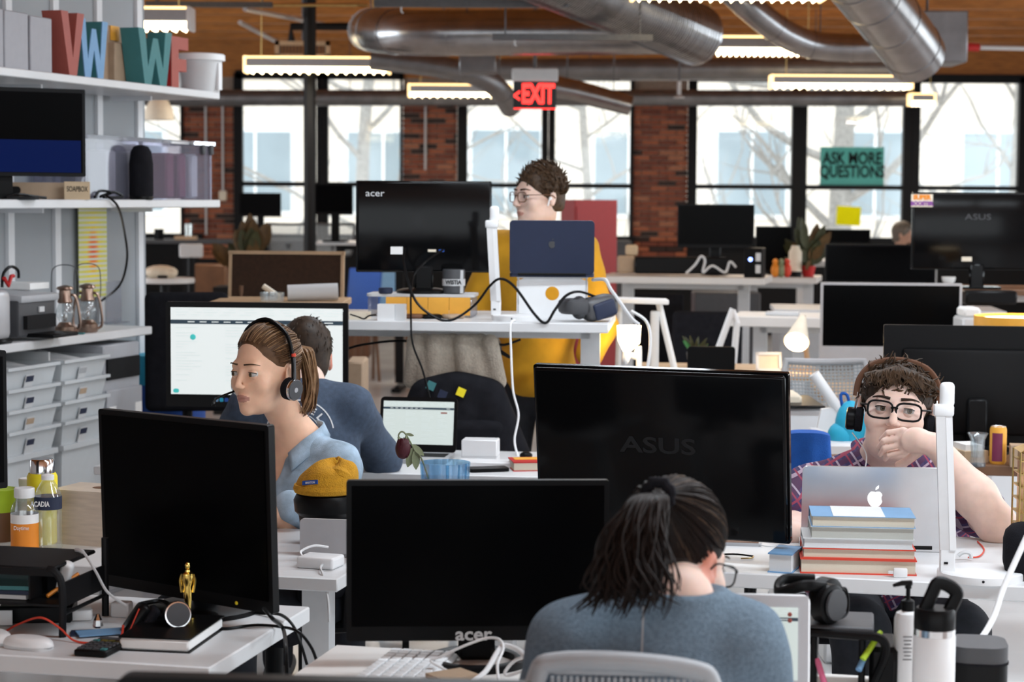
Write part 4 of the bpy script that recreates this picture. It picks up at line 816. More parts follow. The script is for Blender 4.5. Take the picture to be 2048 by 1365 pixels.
# ================================================================== beanie, black case, grey box, power brick on the second desk
q = P(640, 1160, 4.85); t = thing('grey_panel_laptop', 'grey upright laptop lid between the two front monitors', 'laptop', (q.x+.02, 4.85, DZ), rad(-10)); H_ = P(640, 1047, 4.85).z-DZ
MB().slab((.03, 0, H_/2+.01), (.2, .012, H_), .01).build('lid', 'silver_matte', t); MB().slab((.03, .09, .007), (.2, .18, .012), .01, 'z').build('base', 'grey_plastic', t); MB().ell((.07, -.007, H_*.30), (.012, .001, .012)).build('sticker', 'cream', t)
q = P(644, 1045, 4.95); zb = P(650, 1049, 4.93).z; zt = P(650, 1004, 4.93).z; t = thing('black_canister', 'round black container behind the grey lid, carrying the beanie', 'container', (q.x, 5.06, DZ)); zb -= DZ; zt -= DZ
MB().lathe([(.070, zb+.004), (.080, zb+.014), (.083, zt-.014), (.076, zt)], n=32).build('lid', 'black_plastic', t); MB().lathe([(.06, 0), (.07, zb+.004)], n=32).build('body', 'black_metal', t); zt += DZ
bn = thing('beanie', 'mustard yellow knit beanie resting on the round black top', 'hat', (q.x, 5.06, zt)); Hb = P(650, 935, 5.0).z-zt
MB().lathe([(.068, .002), (.080, .006), (.084, .016), (.081, .026), (.071, .028), (.071, .022)], n=36).build('cuff', 'beanie_wool', bn)
mb = MB(); nu = 40; nv = 16; vs = []
for j in range(nv+1):
    for i in range(nu):
        a_ = 2*math.pi*i/nu; f = j/nv; r = .079*(1-f**2.2*.90); z = .02+Hb*.85*math.sin(f*1.57)
        x, y = r*math.cos(a_), r*math.sin(a_); z += .010*math.sin(3*a_+4*f)*f+.008*math.sin(5*a_-6*f)*f*(1-f); vs.append((x+.03*f, y, z))
mb.add(vs, [(j*nu+i, j*nu+(i+1) % nu, (j+1)*nu+(i+1) % nu, (j+1)*nu+i) for j in range(nv) for i in range(nu)]+[tuple(range(nv*nu, nv*nu+nu))]); mb.build('crown', 'beanie_wool', bn)
MB().tube(spline([(.01, -.03, Hb*.78), (.04, -.045, Hb*.76), (.07, -.03, Hb*.50)], 6), [.006+.012*math.sin(math.pi*k/12) for k in range(13)], 8).build('fold', 'beanie_wool', bn)
lb = MB().box((-.034, -.066, Hb*.5), (.045, .003, .011), rot=(rad(-20), rad(-8), rad(-25))).build('woven_label', 'blue', bn); MB().text('BRIXTON', .008, .0003, TM((-.034, -.0684, Hb*.5), (rad(-20), rad(-8), rad(-25))), sx=.8).build('label_lettering', 'paper', lb, smooth=False)
q = PZ(628, 1160, DZ); t = thing('power_brick', 'white laptop power brick on the second desk', 'charger', (q.x, 4.72, DZ), rad(-18)); MB().rbox((0, 0, .014), (.095, .075, .028), .007, 3).build('body', 'white_plastic', t); MB().tube(spline([(.02, -.037, .013), (.03, -.07, .010), (.05, -.10, -.0), (.075, -.13, -.05), (.08, -.135, -.1)], 6), .003, 6).build('cord', 'light_grey', t); MB().tube(spline([(-.045, .0, .02), (-.06, .02, .03), (-.04, .05, .04), (-.01, .07, .035)], 6), .003, 6).build('mains_cord', 'white_plastic', t)
# ================================================================== things on the left front desk
UP = Vector((0, 0, 1))
fr = PZ(125, 1275, DZ); br_ = PZ(211, 1232, DZ); dv = (br_-fr); dep = dv.length; yw = math.atan2(dv.y, dv.x)-math.pi/2; wd = .30; H_ = .135
t = thing('desk_tray', 'black metal desk organizer at the left edge of the left front desk', 'organizer', fr, yw)
for x in (0, -wd):
    MB().tube(spline([(x, 0, 0), (x, 0, H_*.75), (x-.015, 0, H_*.97), (x-.03, 0, H_)], 5) if x == 0 else [(x, 0, 0), (x, 0, H_)], .008, 8).build('leg', 'black_metal', t); MB().tube([(x, dep, 0), (x, dep, H_+.03)], .008, 8).build('leg', 'black_metal', t)
    MB().box((x, dep/2, H_*.62), (.004, dep, .05)).build('side_plate', 'black_metal', t, smooth=False); MB().cyl((x, 0, .045), (x, dep, .045), .004, n=6).build('side_rail', 'black_metal', t)
MB().rbox((-wd/2-.01, dep/2, H_), (wd-.02, dep, .008), .003, 1).build('top_tray', 'black_metal', t); MB().box((-wd/2, .0, H_-.006), (wd-.02, .01, .014)).build('front_lip', 'black_metal', t, smooth=False); MB().box((-wd/2, dep/2, .062), (wd, dep, .005)).build('lower_tray', 'black_metal', t, smooth=False); MB().box((-.075, dep/2, .10), (.004, dep*.9, .06)).build('divider', 'black_metal', t, smooth=False)
def onA(px, py, dz=0): q = PZ(px, py, DZ); q.z += dz; return q
q = t.matrix_world
def loc_in(t_, x, y, z): return Matrix.Translation(t_.location) @ Euler(t_.rotation_euler).to_matrix().to_4x4() @ Vector((x, y, z))
tag(MB().rbox((0, 0, .02), (.024, .024, .07), .008, 3, rot=(.2, .35, 0)).build('glue_stick', 'white_plastic', loc=loc_in(t, -.03, .08, .085), rz=yw), 'white capped tube leaning in the black desk organizer', 'tube')
tag(MB().cyl((0, 0, 0), (.05, .06, .035), .004, n=6).build('pencil', 'orange', loc=loc_in(t, -.055, .05, .07)), 'orange pencil in the black desk organizer', 'pencil')
for k, (c_, lab) in enumerate((('light_grey', 'grey folder at the bottom of the organizer papers'), ('navy', 'navy folder in the organizer'), ('teal', 'dark teal folder on top of the organizer papers'))):
    tag(MB().box((0, 0, 0), (.2, .16, .008)).build('folder', c_, loc=loc_in(t, -.19, dep/2, .070+.0085*k), rz=yw+.05*k), lab, 'folder')
q = onA(60, 1248); tag(MB().rbox((0, .05, .018), (.15, .10, .036), .004, 1).build('black_box', 'black_plastic', loc=q+Vector((.01, 0, 0)), rz=yw+.3), 'small black box under the black desk organizer', 'box')
tag(MB().box((0, 0, 0), (.042, .003, .03)).build('box_label', 'light_grey', loc=q+Vector((-.05, -.03, .018)), rz=yw+.3), 'grey card in front of the small black box', 'card')
q = onA(158, 1240); tag(MB().rbox((0, 0, .012), (.055, .04, .024), .006, 2).build('white_charger', 'white_plastic', loc=q, rz=.2), 'white charger block between the organizer legs', 'charger')
q = onA(240, 1236); tag(MB().rbox((0, .01, .016), (.04, .03, .032), .003, 1).build('grey_box', 'light_grey', loc=q, rz=-.2), 'small pale box behind the headset on the left desk', 'box')
cable('white_usb_cable', 'white USB cable arching from the organizer to the headset', [P(152, 1100, 4.12), P(168, 1107, 4.1), P(192, 1145, 4.08), P(215, 1185, 4.07), P(252, 1212, 4.08)], [.0045 if k < 8 else .003 for k in range(33)], 'light_grey')
cable('red_cable', 'red cord waving across the left desk under the organizer', [onA(-10, 1262, .004), onA(8, 1268, .004), onA(35, 1262, .012), P(80, 1236, 3.94), P(118, 1256, 3.92), onA(148, 1286, .004), onA(188, 1292, .004)], .0022, 'red_orange')
# headset lying on the desk
q = onA(330, 1262); t = thing('headset', 'black headset lying behind the notebook on the left desk', 'headset', q, 0)
def pad(cx, cy, cz, ax, r, d, m='black_plastic'):
    ax = Vector(ax).normalized(); c = Vector((cx, cy, cz)); return MB().tube([c-ax*d/2, c-ax*d*.4, c+ax*d*.4, c+ax*d/2], [r*.85, r, r, r*.85], 24)
e1 = P(352, 1238, 3.93)-q; e1.z += .006; pad(e1.x, e1.y+.012, e1.z, (.35, -1, .25), .027, .030).build('ear_cup', 'black_plastic', t); pad(e1.x+.005, e1.y-.006, e1.z+.003, (.35, -1, .25), .026, .003).build('cup_ring', 'chrome', t); pad(e1.x+.006, e1.y-.008, e1.z+.0035, (.35, -1, .25), .0235, .003).build('cup_face', 'dark_grey', t)
e2 = P(272, 1240, 3.98)-q; MB().rbox(e2, (.028, .05, .075), .013, 3, rot=(0, rad(35), rad(20))).build('ear_cup', 'black_plastic', t); MB().rbox(e2+Vector((.022, 0, -.004)), (.02, .05, .07), .01, 3, rot=(0, rad(35), rad(20))).build('cushion', 'black_fabric', t); MB().tube([e2+Vector((.012, -.03, .028)), e2+Vector((-.012, -.03, -.028))], .0015, 5).build('red_line', 'red_orange', t)
MB().tube(spline([e2+Vector((.01, .01, .03)), e2+Vector((.04, .04, .03)), e1+Vector((-.02, .05, .01)), e1+Vector((0, .02, .01))], 6), .005, 6).build('headband', 'black_plastic', t); MB().tube(spline([e2+Vector((-.02, -.03, -.005)), e2+Vector((-.023, -.032, -.025)), e2+Vector((-.033, -.04, -.035))], 5), .0025, 6).build('red_cord_end', 'red_orange', t)
# gold statuette: a plain standing figure on a disc
q = P(376, 1243, 3.99); t = thing('statuette', 'small gold statuette of a standing figure on the black notebook', 'statuette', (q.x, q.y, DZ+.028)); zt = P(374, 1127, q.y).z-DZ-.028
s_ = zt/.118; prof = [(.0135, 0), (.0135, .004), (.011, .006), (.0055, .007), (.0048, .012), (.0058, .03), (.0075, .045), (.0085, .058), (.007, .068), (.0095, .080), (.0122, .090), (.0115, .096), (.0048, .100), (.0042, .104)]
MB().lathe([(r*s_*1.15, z*s_) for r, z in prof], n=20).build('figure', 'gold', t); MB().ell((0, 0, .112*s_), (.0056*s_, .006*s_, .0082*s_)).build('head', 'gold', t)
for k in (-1, 1): MB().tube(spline([(k*.011*s_, 0, .094*s_), (k*.0150*s_, 0, .082*s_), (k*.0135*s_, -.002*s_, .068*s_), (k*.0115*s_, -.003*s_, .057*s_)], 4), .0030*s_, 6).build('arm', 'gold', t)
# notebook, calculator, mice, cards
t = thing('notebook', 'black covered notebook with bulging white pages on the left desk', 'notebook', (-.672, 3.925, DZ), rad(-9))
MB().box((0, 0, .001), (.145, .225, .002)).build('back_cover', 'black_plastic', t); MB().rbox((0, 0, .013), (.14, .22, .022), .004, 1).build('pages', 'paper', t); MB().rbox((0, .004, .026), (.145, .225, .003), .001, 1).build('front_cover', 'black_plastic', t)
q = onA(207, 1302); t = thing('calculator', 'black calculator with teal keys in front of the notebook', 'calculator', (q.x, q.y, DZ), rad(-14)); MB().rbox((0, 0, .007), (.068, .12, .013), .003, 1).build('body', 'black_plastic', t); MB().box((0, .045, .0138), (.055, .02, .001)).build('display', 'dark_grey', t)
for j in range(5):
    for i in range(4): MB().box((-.024+.016*i, .020-.017*j, .0145), (.011, .011, .003)).build('key', 'teal' if (i, j) in ((0, 0), (3, 4)) else ('olive' if j == 0 else 'dark_grey'), t, smooth=False)
def mouse(label, px, py, rz):
    q = onA(px, py); t = thing('mouse', label, 'mouse', (q.x, q.y, DZ), rz); mb = MB(); n = 24; m = 8; vs = []
    for j in range(m+1):
        f = j/m
        for i in range(n):
            a_ = 2*math.pi*i/n; r = math.cos(f*1.5)**.45 if f < 1 else 0; vs.append((.029*r*math.cos(a_), .056*r*math.sin(a_), .006+.017*math.sin(f*1.57)))
    mb.add(vs, [(j*n+i, j*n+(i+1) % n, (j+1)*n+(i+1) % n, (j+1)*n+i) for j in range(m) for i in range(n)]+[tuple(range(n-1, -1, -1))]); mb.build('shell', 'white_plastic', t); MB().slab((0, 0, .003), (.05, .10, .006), .02, 'z').build('sole', 'light_grey', t)
mouse('white mouse on the left front desk', 57, 1296, rad(68)); mouse('white mouse half cut by the left border', -12, 1284, rad(40))
for k, (px, py, c_, lab) in enumerate(((192, 1268, 'navy', 'dark blue card under the lighter card on the left desk'), (205, 1270, 'sky', 'pale blue card beside the headset on the left desk'))):
    q = onA(px, py, .002+.003*k); tag(MB().box((0, 0, 0), (.10, .05, .003)).build('card', c_, loc=q, rz=rad(10+12*k)), lab, 'card')
q = onA(196, 1262, .006); tag(MB().lathe([(.008, 0), (.011, .004), (.009, .016), (.004, .026), (.003, .028)], n=7).build('crystal', 'chrome', loc=q, smooth=False), 'tiny faceted crystal on the blue cards', 'crystal')
cable('monitor_power_cable', 'thick black cable dropping over the desk edge from the left monitor', [P(528, 1218, 3.95), P(545, 1238, 3.9), onA(566, 1262, .004), P(572, 1300, 3.86), P(575, 1375, 3.86)], .0042, 'black_plastic')
cable('monitor_video_cable', 'black cable curving over the far desk edge beside the left monitor', [onA(480, 1226, .005), onA(520, 1231, .004), P(560, 1230, 4.12), P(586, 1252, 4.05), P(602, 1290, 4.02), P(614, 1330, 4.02)], .0034, 'black_plastic')
cable('desk_cable', 'black cable lying from the notebook across the left desk corner', [onA(418, 1256, .004), onA(450, 1262, .004), onA(510, 1255, .004), onA(558, 1258, .004), P(596, 1264, 3.98), P(622, 1295, 3.98), P(634, 1325, 3.98)], .0032, 'black_plastic')
# ================================================================== things on the front desk
q = PZ(806, 1352, DZ); t = thing('keyboard', 'white keyboard lying on the front desk', 'keyboard', q, rad(-13)); MB().rbox((0, 0, .006), (.135, .30, .012), .004, 1).build('plate', 'white_plastic', t)
kx = .0195
for i in range(6):
    for j in range(13):
        o = MB().rbox((0, 0, 0), (kx*.90, .0205, .006), .0015, 1).build('key', 'white_plastic', t) if (i, j) == (0, 0) else None
        if o: k0 = o
        else: o = k0.copy(); COL.objects.link(o); o.parent = t
        o.location = (-.0525+.021*i, -.132+.022*j, .0145)
q = PZ(905, 1375, DZ); t = thing('cardboard_carton', 'small kraft carton at the bottom edge beside the keyboard', 'carton', (q.x, q.y-.03, DZ), rad(35)); MB().box((0, 0, .016), (.075, .06, .032)).build('carton_body', 'kraft', t, smooth=False)
tag(MB().box((0, 0, 0), (.09, .06, .004)).build('paper_pad', 'paper', loc=(q.x-.06, q.y-.005, DZ+.030), rz=.2) if False else MB().rbox((0, 0, .012), (.08, .06, .024), .004, 1).build('white_dish', 'white_plastic', loc=(P(838, 1350, 3.5).x, 3.5, DZ), rz=.2), 'white flat dish between the keyboard and the carton', 'dish')
def wc(label, pts, r): cable('white_cable', label, pts, r, 'white_plastic', group='white cables around the front monitor base', sides=8)
wc('thin white cable looping up from the keyboard in front of the monitor foot', [P(904, 1347, 3.6), P(862, 1324, 3.62), P(880, 1315, 3.62), P(930, 1292, 3.62), P(975, 1277, 3.62), P(1000, 1281, 3.6), P(1006, 1300, 3.58), P(995, 1330, 3.55), P(998, 1368, 3.5)], .0026)
wc('thick white cable rising over the monitor foot towards the sweater', [P(935, 1370, 3.5), P(970, 1345, 3.53), P(995, 1305, 3.58), P(1008, 1292, 3.6), P(1035, 1300, 3.58), P(1060, 1322, 3.5)], .005)
wc('short white cable loop at the right of the monitor foot', [P(1060, 1312, 3.55), P(1030, 1322, 3.57), P(1010, 1345, 3.56), P(1018, 1352, 3.56), P(1050, 1342, 3.55)], .003)
# wireless items under the table are hidden; right hand group
def onB(px, D): q = P(px, 1300, D); return Vector((q.x, D, DZ))
q = onB(1868, 3.36); t = thing('insulated_flask', 'white insulated flask with a black loop lid at the bottom right', 'flask', q); zt = P(1868, 1258, 3.36).z-DZ
MB().lathe([(.034, 0), (.0358, .004), (.0358, zt-.012), (.0345, zt-.010)], n=36).build('body', 'white_plastic', t); MB().lathe([(.0350, zt-.012), (.0350, zt+.001)], n=36).build('steel_band', 'chrome', t)
ld = MB().lathe([(.0345, zt), (.0350, zt+.006), (.0350, zt+.030), (.031, zt+.036)], n=36).build('lid', 'black_plastic', t)
MB().tube(spline([(-.018, 0, zt+.03), (-.005, .0, zt+.06), (.004, 0, zt+.078), (.022, 0, zt+.074), (.036, 0, zt+.062), (.034, 0, zt+.05), (.022, 0, zt+.026)], 5), .0065, 8, flat=1.8).build('loop_handle', 'black_plastic', ld)
q = onB(1814, 3.52); t = thing('pump_bottle', 'white lotion bottle with a black pump behind the flask', 'bottle', q); zt = P(1814, 1222, 3.52).z-DZ
MB().lathe([(.022, 0), (.0235, .005), (.0235, zt-.014), (.020, zt-.004), (.012, zt)], n=28).build('body', 'white_plastic', t); MB().lathe([(.0115, zt), (.0115, zt+.018), (.008, zt+.020), (.004, zt+.022), (.004, zt+.044)], n=16).build('pump_collar', 'black_plastic', t); MB().tube([(.006, 0, zt+.05), (-.012, -.003, zt+.05), (-.028, -.006, zt+.046)], [.005, .005, .003], 8).build('pump_spout', 'black_plastic', t); MB().cyl((0, 0, zt+.04), (0, 0, zt+.053), .006, n=10).build('pump_head', 'black_plastic', t)
mb = MB()
for k in range(7): mb.box((-.004, -.0238, zt*(.72-.045*k)), (.016-.002*(k % 3), .0006, .0016))
for k in range(8): mb.box((-.010+.0022*k, -.0238, zt*.12), (.0012, .0006, .014))
mb.build('print', 'dark_grey', t, smooth=False)['kind'] = 'stuff'
q = onB(1682, 3.58); t = thing('desk_organizer', 'black desk organizer under the black headphones at the bottom right', 'organizer', q, rad(-10)); zt = P(1680, 1243, 3.56).z-DZ; w_ = .115
MB().rbox((0, .0, zt-.005), (w_, .14, .010), .003, 1).build('top_plate', 'dark_grey', t)
for x in (-w_/2+.01, w_/2-.02): MB().rbox((x, -.0, (zt-.01)/2), (.012, .14, zt-.01), .003, 1).build('side', 'black_plastic', t)
MB().tube(spline([(w_/2-.01, -.07, 0), (w_/2+.02, -.07, zt*.6), (w_/2+.012, -.07, zt*.85), (w_/2-.03, -.07, zt-.015), (-w_/2, -.07, zt-.012)], 6), .008, 8).build('front_arch', 'black_plastic', t); MB().rbox((w_/2+.018, 0, zt*.36), (.05, .13, zt*.7), .008, 1).build('pen_bin', 'black_plastic', t)
for lab, px, py, px2, py2, c_, nm in (('yellow-green marker standing in the black organizer', 1735, 1305, 1762, 1264, 'lime', 'marker'), ('blue marker standing in the black organizer', 1722, 1330, 1736, 1298, 'sky', 'marker'), ('pink marker leaning in the black organizer', 1650, 1372, 1634, 1318, 'pink', 'marker')):
    a = P(px, py, 3.50); b_ = P(px2, py2, 3.52); t2 = thing(nm, lab, 'marker', a); d_ = b_-a; MB().tube([(0, 0, 0), d_*.8, d_], [.0055, .0055, .004], 10).build('barrel', c_, t2); MB().tube([d_*-.35, d_*.02], .0056, 10).build('cap', 'paper' if c_ == 'pink' else c_, t2)
q0 = onB(1640, 3.58); zh = zt+DZ; t = thing('headphones', 'black over-ear headphones resting on the black organizer', 'headphones', (P(1645, 1225, 3.56).x, 3.56, zh), rad(15))
pad(.0, -.02, .036, (.55, -1, 0), .036, .03).build('ear_cup', 'black_plastic', t); pad(.010, -.038, .036, (.55, -1, 0), .028, .006).build('cup_face', 'dark_grey', t); pad(.022, .035, .036, (.55, -1, 0), .036, .03).build('ear_cup', 'black_plastic', t)
MB().tube(spline([(-.005, -.02, .066), (-.05, -.03, .072), (-.085, 0, .055), (-.06, .04, .07), (0, .04, .068)], 6), .007, 8, flat=1.5).build('headband', 'black_plastic', t)
for k in range(2): MB().tube(spline([(.03, -.01, .06), (.045, .0, .05+.006*k), (.05, 0, .03), (.04, -.01, .01), (.0, -.03, .006)], 6), .0025, 6).build('cord', 'black_plastic', t)
q = onB(1958, 3.60); t = thing('hard_case', 'black zipped hard case behind the flask at the bottom right', 'case', q, rad(-8)); zt = P(1958, 1290, 3.6).z-DZ; MB().slab((0, .03, zt*.28), (.105, .12, zt*.54), .035, 'z', 8).build('lower_shell', 'black_plastic', t); MB().slab((0, .03, zt*.78), (.105, .12, zt*.42), .035, 'z', 8).build('upper_shell', 'dark_grey', t); MB().slab((0, .03, zt*.56), (.108, .123, .004), .036, 'z', 8).build('zip', 'black_fabric', t)
q = PZ(1773, 1354, DZ); tag(MB().lathe([(.004, -.006), (.011, -.008), (.0125, 0), (.011, .008), (.004, .006)], (0, 0, .012), 16, rot=(rad(80), 0, 0)).build('wooden_bead', 'coral', loc=(q.x, q.y-.02, DZ)), 'small brown round bead on the front desk near the pump bottle', 'bead')
q = onB(1806, 3.38); tag(MB().ell((0, 0, .012), (.022, .03, .012)).build('earphone_pouch', 'black_plastic', loc=q), 'black rounded pouch at the foot of the flask', 'pouch')
# ================================================================== vase with the wilted rose, right desk
q = P(890, 1000, 5.08); zt = P(890, 925, 5.08).z-DZ; t = thing('blue_vase', 'clear blue vase standing behind the front monitor', 'vase', (q.x, 5.08, DZ)); r = S(51, 5.08)
MB().lathe([(r*.80, 0), (r*.82, .006), (r*.92, zt*.6), (r, zt), (r*.95, zt), (r*.87, zt*.6), (r*.76, .012)], n=36, cap=False).build('vessel', 'blue_tumbler', t); MB().lathe([(r*.78, 0), (r*.78, .010)], n=36).build('bottom', 'blue_tumbler', t)
t = thing('wilted_rose', 'wilted dark red rose drooping from the blue vase', 'flower', (q.x-r*.6, 5.05, DZ+zt)); p0 = t.location
def rp(px, py, D=5.05): return P(px, py, D)-p0
MB().tube(spline([Vector((.02, .02, -.12)), rp(846, 925), rp(828, 898), rp(812, 870), rp(803, 864), rp(797, 872), rp(802, 882)], 6), .0022, 6).build('stem', 'leaf_dry', t)
mb = MB(); c = rp(806, 898)
mb.ell(c, (.020, .018, .027), nu=14, nv=10)
for k in range(6):
    a_ = k*1.05; mb.ell(c+Vector((.010*math.cos(a_), .010*math.sin(a_), .002)), (.014, .007, .026), rot=(0, .15, a_+1.57), nu=8, nv=6)
mb.build('bloom', 'rose', t)
for k, (x, y) in enumerate(((800, 882), (812, 880), (806, 886))): MB().ell(rp(x, y), (.0035, .008, .012), rot=(.3, .5*(k-1), 0), nu=8, nv=6).build('sepal', 'leaf_dry', t)
def leaf(mb, base, tip, wid, curl=.2, n=6):
    b_ = Vector(base); d = Vector(tip)-b_; s_ = d.cross(Vector((.3, -1, .25))).normalized()*wid; vs = []
    for k in range(n+1):
        f = k/n; wv_ = math.sin(math.pi*min(f*.92+.06, 1))**.8; p = b_+d*f+Vector((0, -curl*wid*math.sin(math.pi*f), 0)); vs += [p-s_*wv_, p+Vector((0, wid*.25*wv_, 0)), p+s_*wv_]
    mb.add(vs, [(3*k+j, 3*k+j+1, 3*k+4+j, 3*k+3+j) for k in range(n) for j in (0, 1)]); return mb
for k, (a_, b_, wd) in enumerate((((828, 895), (815, 935), .012), ((832, 898), (832, 940), .011), ((826, 890), (848, 912), .008), ((812, 868), (828, 872), .004))):
    leaf(MB(), rp(*a_), rp(*b_), wd).build('leaf', 'leaf_dry', t)
# middle desk: white boxes, tablet, red book, mouse-like case
Zm = DZ
q = P(958, 917, 6.62); t = thing('white_box', 'white gift box on the middle desk beside the small laptop', 'box', (q.x, 6.62, Zm), Y7); H_ = P(958, 881, 6.62).z-Zm; MB().rbox((0, .04, H_/2), (S(72, 6.62), .08, H_), .003, 1).build('box_body', 'white_plastic', t); MB().box((0, .04, H_*.28), (S(73, 6.62), .082, .0015)).build('lid_seam', 'light_grey', t, smooth=False)
q = P(960, 925, 6.5); tag(MB().rbox((0, 0, .009), (.19, .09, .018), .003, 1).build('white_tray', 'white_plastic', loc=(q.x+.02, 6.54, Zm), rz=Y7), 'flat white box lying in front of the white gift box', 'box')
q = P(975, 936, 6.38); tag(MB().slab((0, 0, .006), (.13, .07, .011), .01, 'z').build('tablet', 'black_plastic', loc=(q.x, 6.42, Zm), rz=rad(15)), 'black tablet lying on the middle desk', 'tablet')
q = P(1075, 945, 6.42); t = thing('book', 'red and yellow book on the middle desk behind the glossy monitor', 'book', (q.x, 6.48, Zm), rad(8)); MB().box((0, 0, .015), (.17, .12, .024)).build('pages', 'page_cream', t, smooth=False); MB().box((0, 0, .029), (.175, .125, .004)).build('front_cover', 'red', t, smooth=False); MB().box((0, 0, .0015), (.175, .125, .003)).build('back_cover', 'red', t, smooth=False); MB().box((0, .02, .0316), (.15, .06, .001)).build('cover_band', 'amber', t, smooth=False)
cable('white_lead', 'white charging lead hanging from the standing desk down to the middle desk', [P(1030, 641, 6.98), P(1021, 650, 6.95), P(1022, 700, 6.93), P(1026, 780, 6.9), P(1037, 830, 6.88), P(1029, 880, 6.85), P(1036, 914, 6.8)], .004, 'white_plastic')
q = P(1052, 912, 6.75); tag(MB().ell((0, 0, .012), (.022, .02, .014)).build('cable_plug', 'black_plastic', loc=(q.x, 6.72, Zm)), 'black plug at the end of the white lead', 'plug')
# ================================================================== things on the standing desk
t, w_, h_, M_ = monitor('acer monitor seen from behind on the standing desk', 713, 362, 983, 545, 7.42, rad(3), SZ+.085, back=True, bk='black_gloss', frame='black_plastic', bd=.2, flat=True)
MB().text('acer', .035, .0005, M_ @ TM((-w_*.36, -.0275, h_*.86)), sx=1.15).build('lettering', 'light_grey', t, smooth=False)
MB().box((-w_*.2, -.027, h_*.24), (.045, .002, .028), M=M_).build('rating_label', 'paper', t, smooth=False); MB().box((.03, -.027, h_*.24), (.03, .004, .009), M=M_).build('video_port', 'cream', t, smooth=False); MB().box((.065, -.027, h_*.24), (.02, .004, .009), M=M_).build('vga_port', 'blue', t, smooth=False)
q = P(845, 640, 7.36); t = thing('monitor_riser', 'clear grey monitor riser on the standing desk', 'riser', (q.x, 7.40, SZ), Y5); w_ = S(218, 7.3)
MB().slab((0, 0, .080), (w_, .2, .010), .03, 'z').build('top', 'light_grey', t)
for x in (-w_/2+.012, w_/2-.012): MB().rbox((x, 0, .038), (.012, .18, .076), .005, 1).build('leg', 'acrylic', t)
for k in range(4): tag(MB().box((0, 0, 0), (S(42, 7.3), .001, S(36, 7.3)), rot=(rad(-4), 0, 0)).build('sticky_note', 'amber', loc=(P(792+42.5*k, 612, 7.28).x, 7.295-.005*k, SZ+.042), rz=Y5), ('leftmost', 'second from the left', 'third from the left', 'rightmost')[k]+' orange sticky note under the monitor riser', 'note', 'sticky notes under the riser')
q = P(908, 585, 7.4); t = thing('travel_cup', 'dark travel cup lettered WISTIA on the monitor riser', 'cup', (q.x, 7.36, SZ+.085)); MB().lathe([(.034, 0), (.04, .004), (.042, .085), (.04, .09)], n=28).build('body', 'dark_grey', t); MB().lathe([(.0425, .03), (.0427, .055)], n=28, cap=False).build('label_band', 'light_grey', t); MB().text('WISTIA', .022, .0003, TM((0, -.0435, .043)), sx=.8, bold=.0008).build('lettering', 'black_matte', t, smooth=False); MB().box((.03, -.03, .045), (.012, .006, .085)).build('pale_strip', 'light_grey', t)
q = P(780, 640, 7.05); t = thing('white_card_holder', 'white card holder at the front of the standing desk', 'holder', (q.x, 7.12, SZ), Y5); MB().box((-.015, 0, .029), (.062, .05, .058)).build('front', 'white_plastic', t, smooth=False); MB().box((.034, 0.004, .029), (.034, .05, .058)).build('side_pocket', 'light_grey', t, smooth=False)
q = P(724, 640, 7.1); tag(MB().box((0, 0, .012), (.075, .1, .024)).build('notepad', 'cream', loc=(q.x-.02, 7.2, SZ), rz=Y5), 'cream notepad at the left end of the standing desk', 'notepad')
cable('earphones', 'thin black earphones lying at the left end of the standing desk', [P(700, 629, 7.12), P(716, 634, 7.12), P(728, 638, 7.1), P(738, 632, 7.1), P(752, 630, 7.12)], .003, 'black_plastic')
for k, (px, c_, lab) in enumerate(((826, 'brown', 'brown pen pile left under the monitor riser'), (862, 'black_plastic', 'black cable bundle in the middle under the monitor riser'), (905, 'kraft', 'kraft paper scraps at the right under the monitor riser'))): tag(MB().rbox((0, 0, .008), (.07, .06, .016), .006, 1).build('clutter_item', c_, loc=(P(px, 636, 7.2).x, 7.24, SZ), rz=.3*k), lab, 'clutter')
tag(MB().lathe([(.022, 0), (.026, .004), (.026, .02), (.022, .022)], n=20).build('tape_roll', 'navy', loc=(P(772, 578, 7.35).x, 7.33, SZ+.085)), 'small blue and yellow tin on the monitor riser', 'tin')
# blue laptop on its white stand
q = P(1104, 640, 7.3); t = thing('laptop_stand', 'white bent metal laptop stand with a round hole on the standing desk', 'stand', (q.x, 7.30, SZ), rad(-3)); w_ = S(142, 7.3); hs = P(1104, 557, 7.3).z-SZ
mb = MB(); n = 28; hw = w_/2; rr = S(14, 7.3); hc = hs*.62; ring = [(rr*math.cos(2*math.pi*k/n), hc+rr*math.sin(2*math.pi*k/n)) for k in range(n)]
sqr = []
for k in range(n):
    a_ = 2*math.pi*k/n; c_, s_ = math.cos(a_), math.sin(a_); m_ = max(abs(c_), abs(s_)); x = hw*c_/m_; z = (hc+(hs-hc)*s_/m_) if s_ > 0 else (hc+hc*s_/m_); sqr.append((x, z))
vs = [(x, 0, z) for x, z in ring]+[(x, 0, z) for x, z in sqr]+[(x, .004, z) for x, z in ring]+[(x, .004, z) for x, z in sqr]
fs = []
for k in range(n):
    j = (k+1) % n; fs += [(k, j, n+j, n+k), (2*n+j, 2*n+k, 3*n+k, 3*n+j), (j, k, 2*n+k, 2*n+j), (n+k, n+j, 3*n+j, 3*n+k)]
mb.add(vs, fs); mb.build('upright_plate', 'white_plastic', t, smooth=False); MB().box((0, .10, hs+.002), (w_, .2, .004)).build('laptop_plate', 'white_plastic', t, smooth=False); MB().box((0, .10, .003), (w_, .21, .006)).build('foot_plate', 'white_plastic', t, smooth=False)
for x in (-.48, .48): MB().prism([(0, 0), (.006, 0), (.006, hs), (0, hs)], .0, .03).build('side_flange', 'light_grey', t, smooth=False).location.x = w_*x-.003
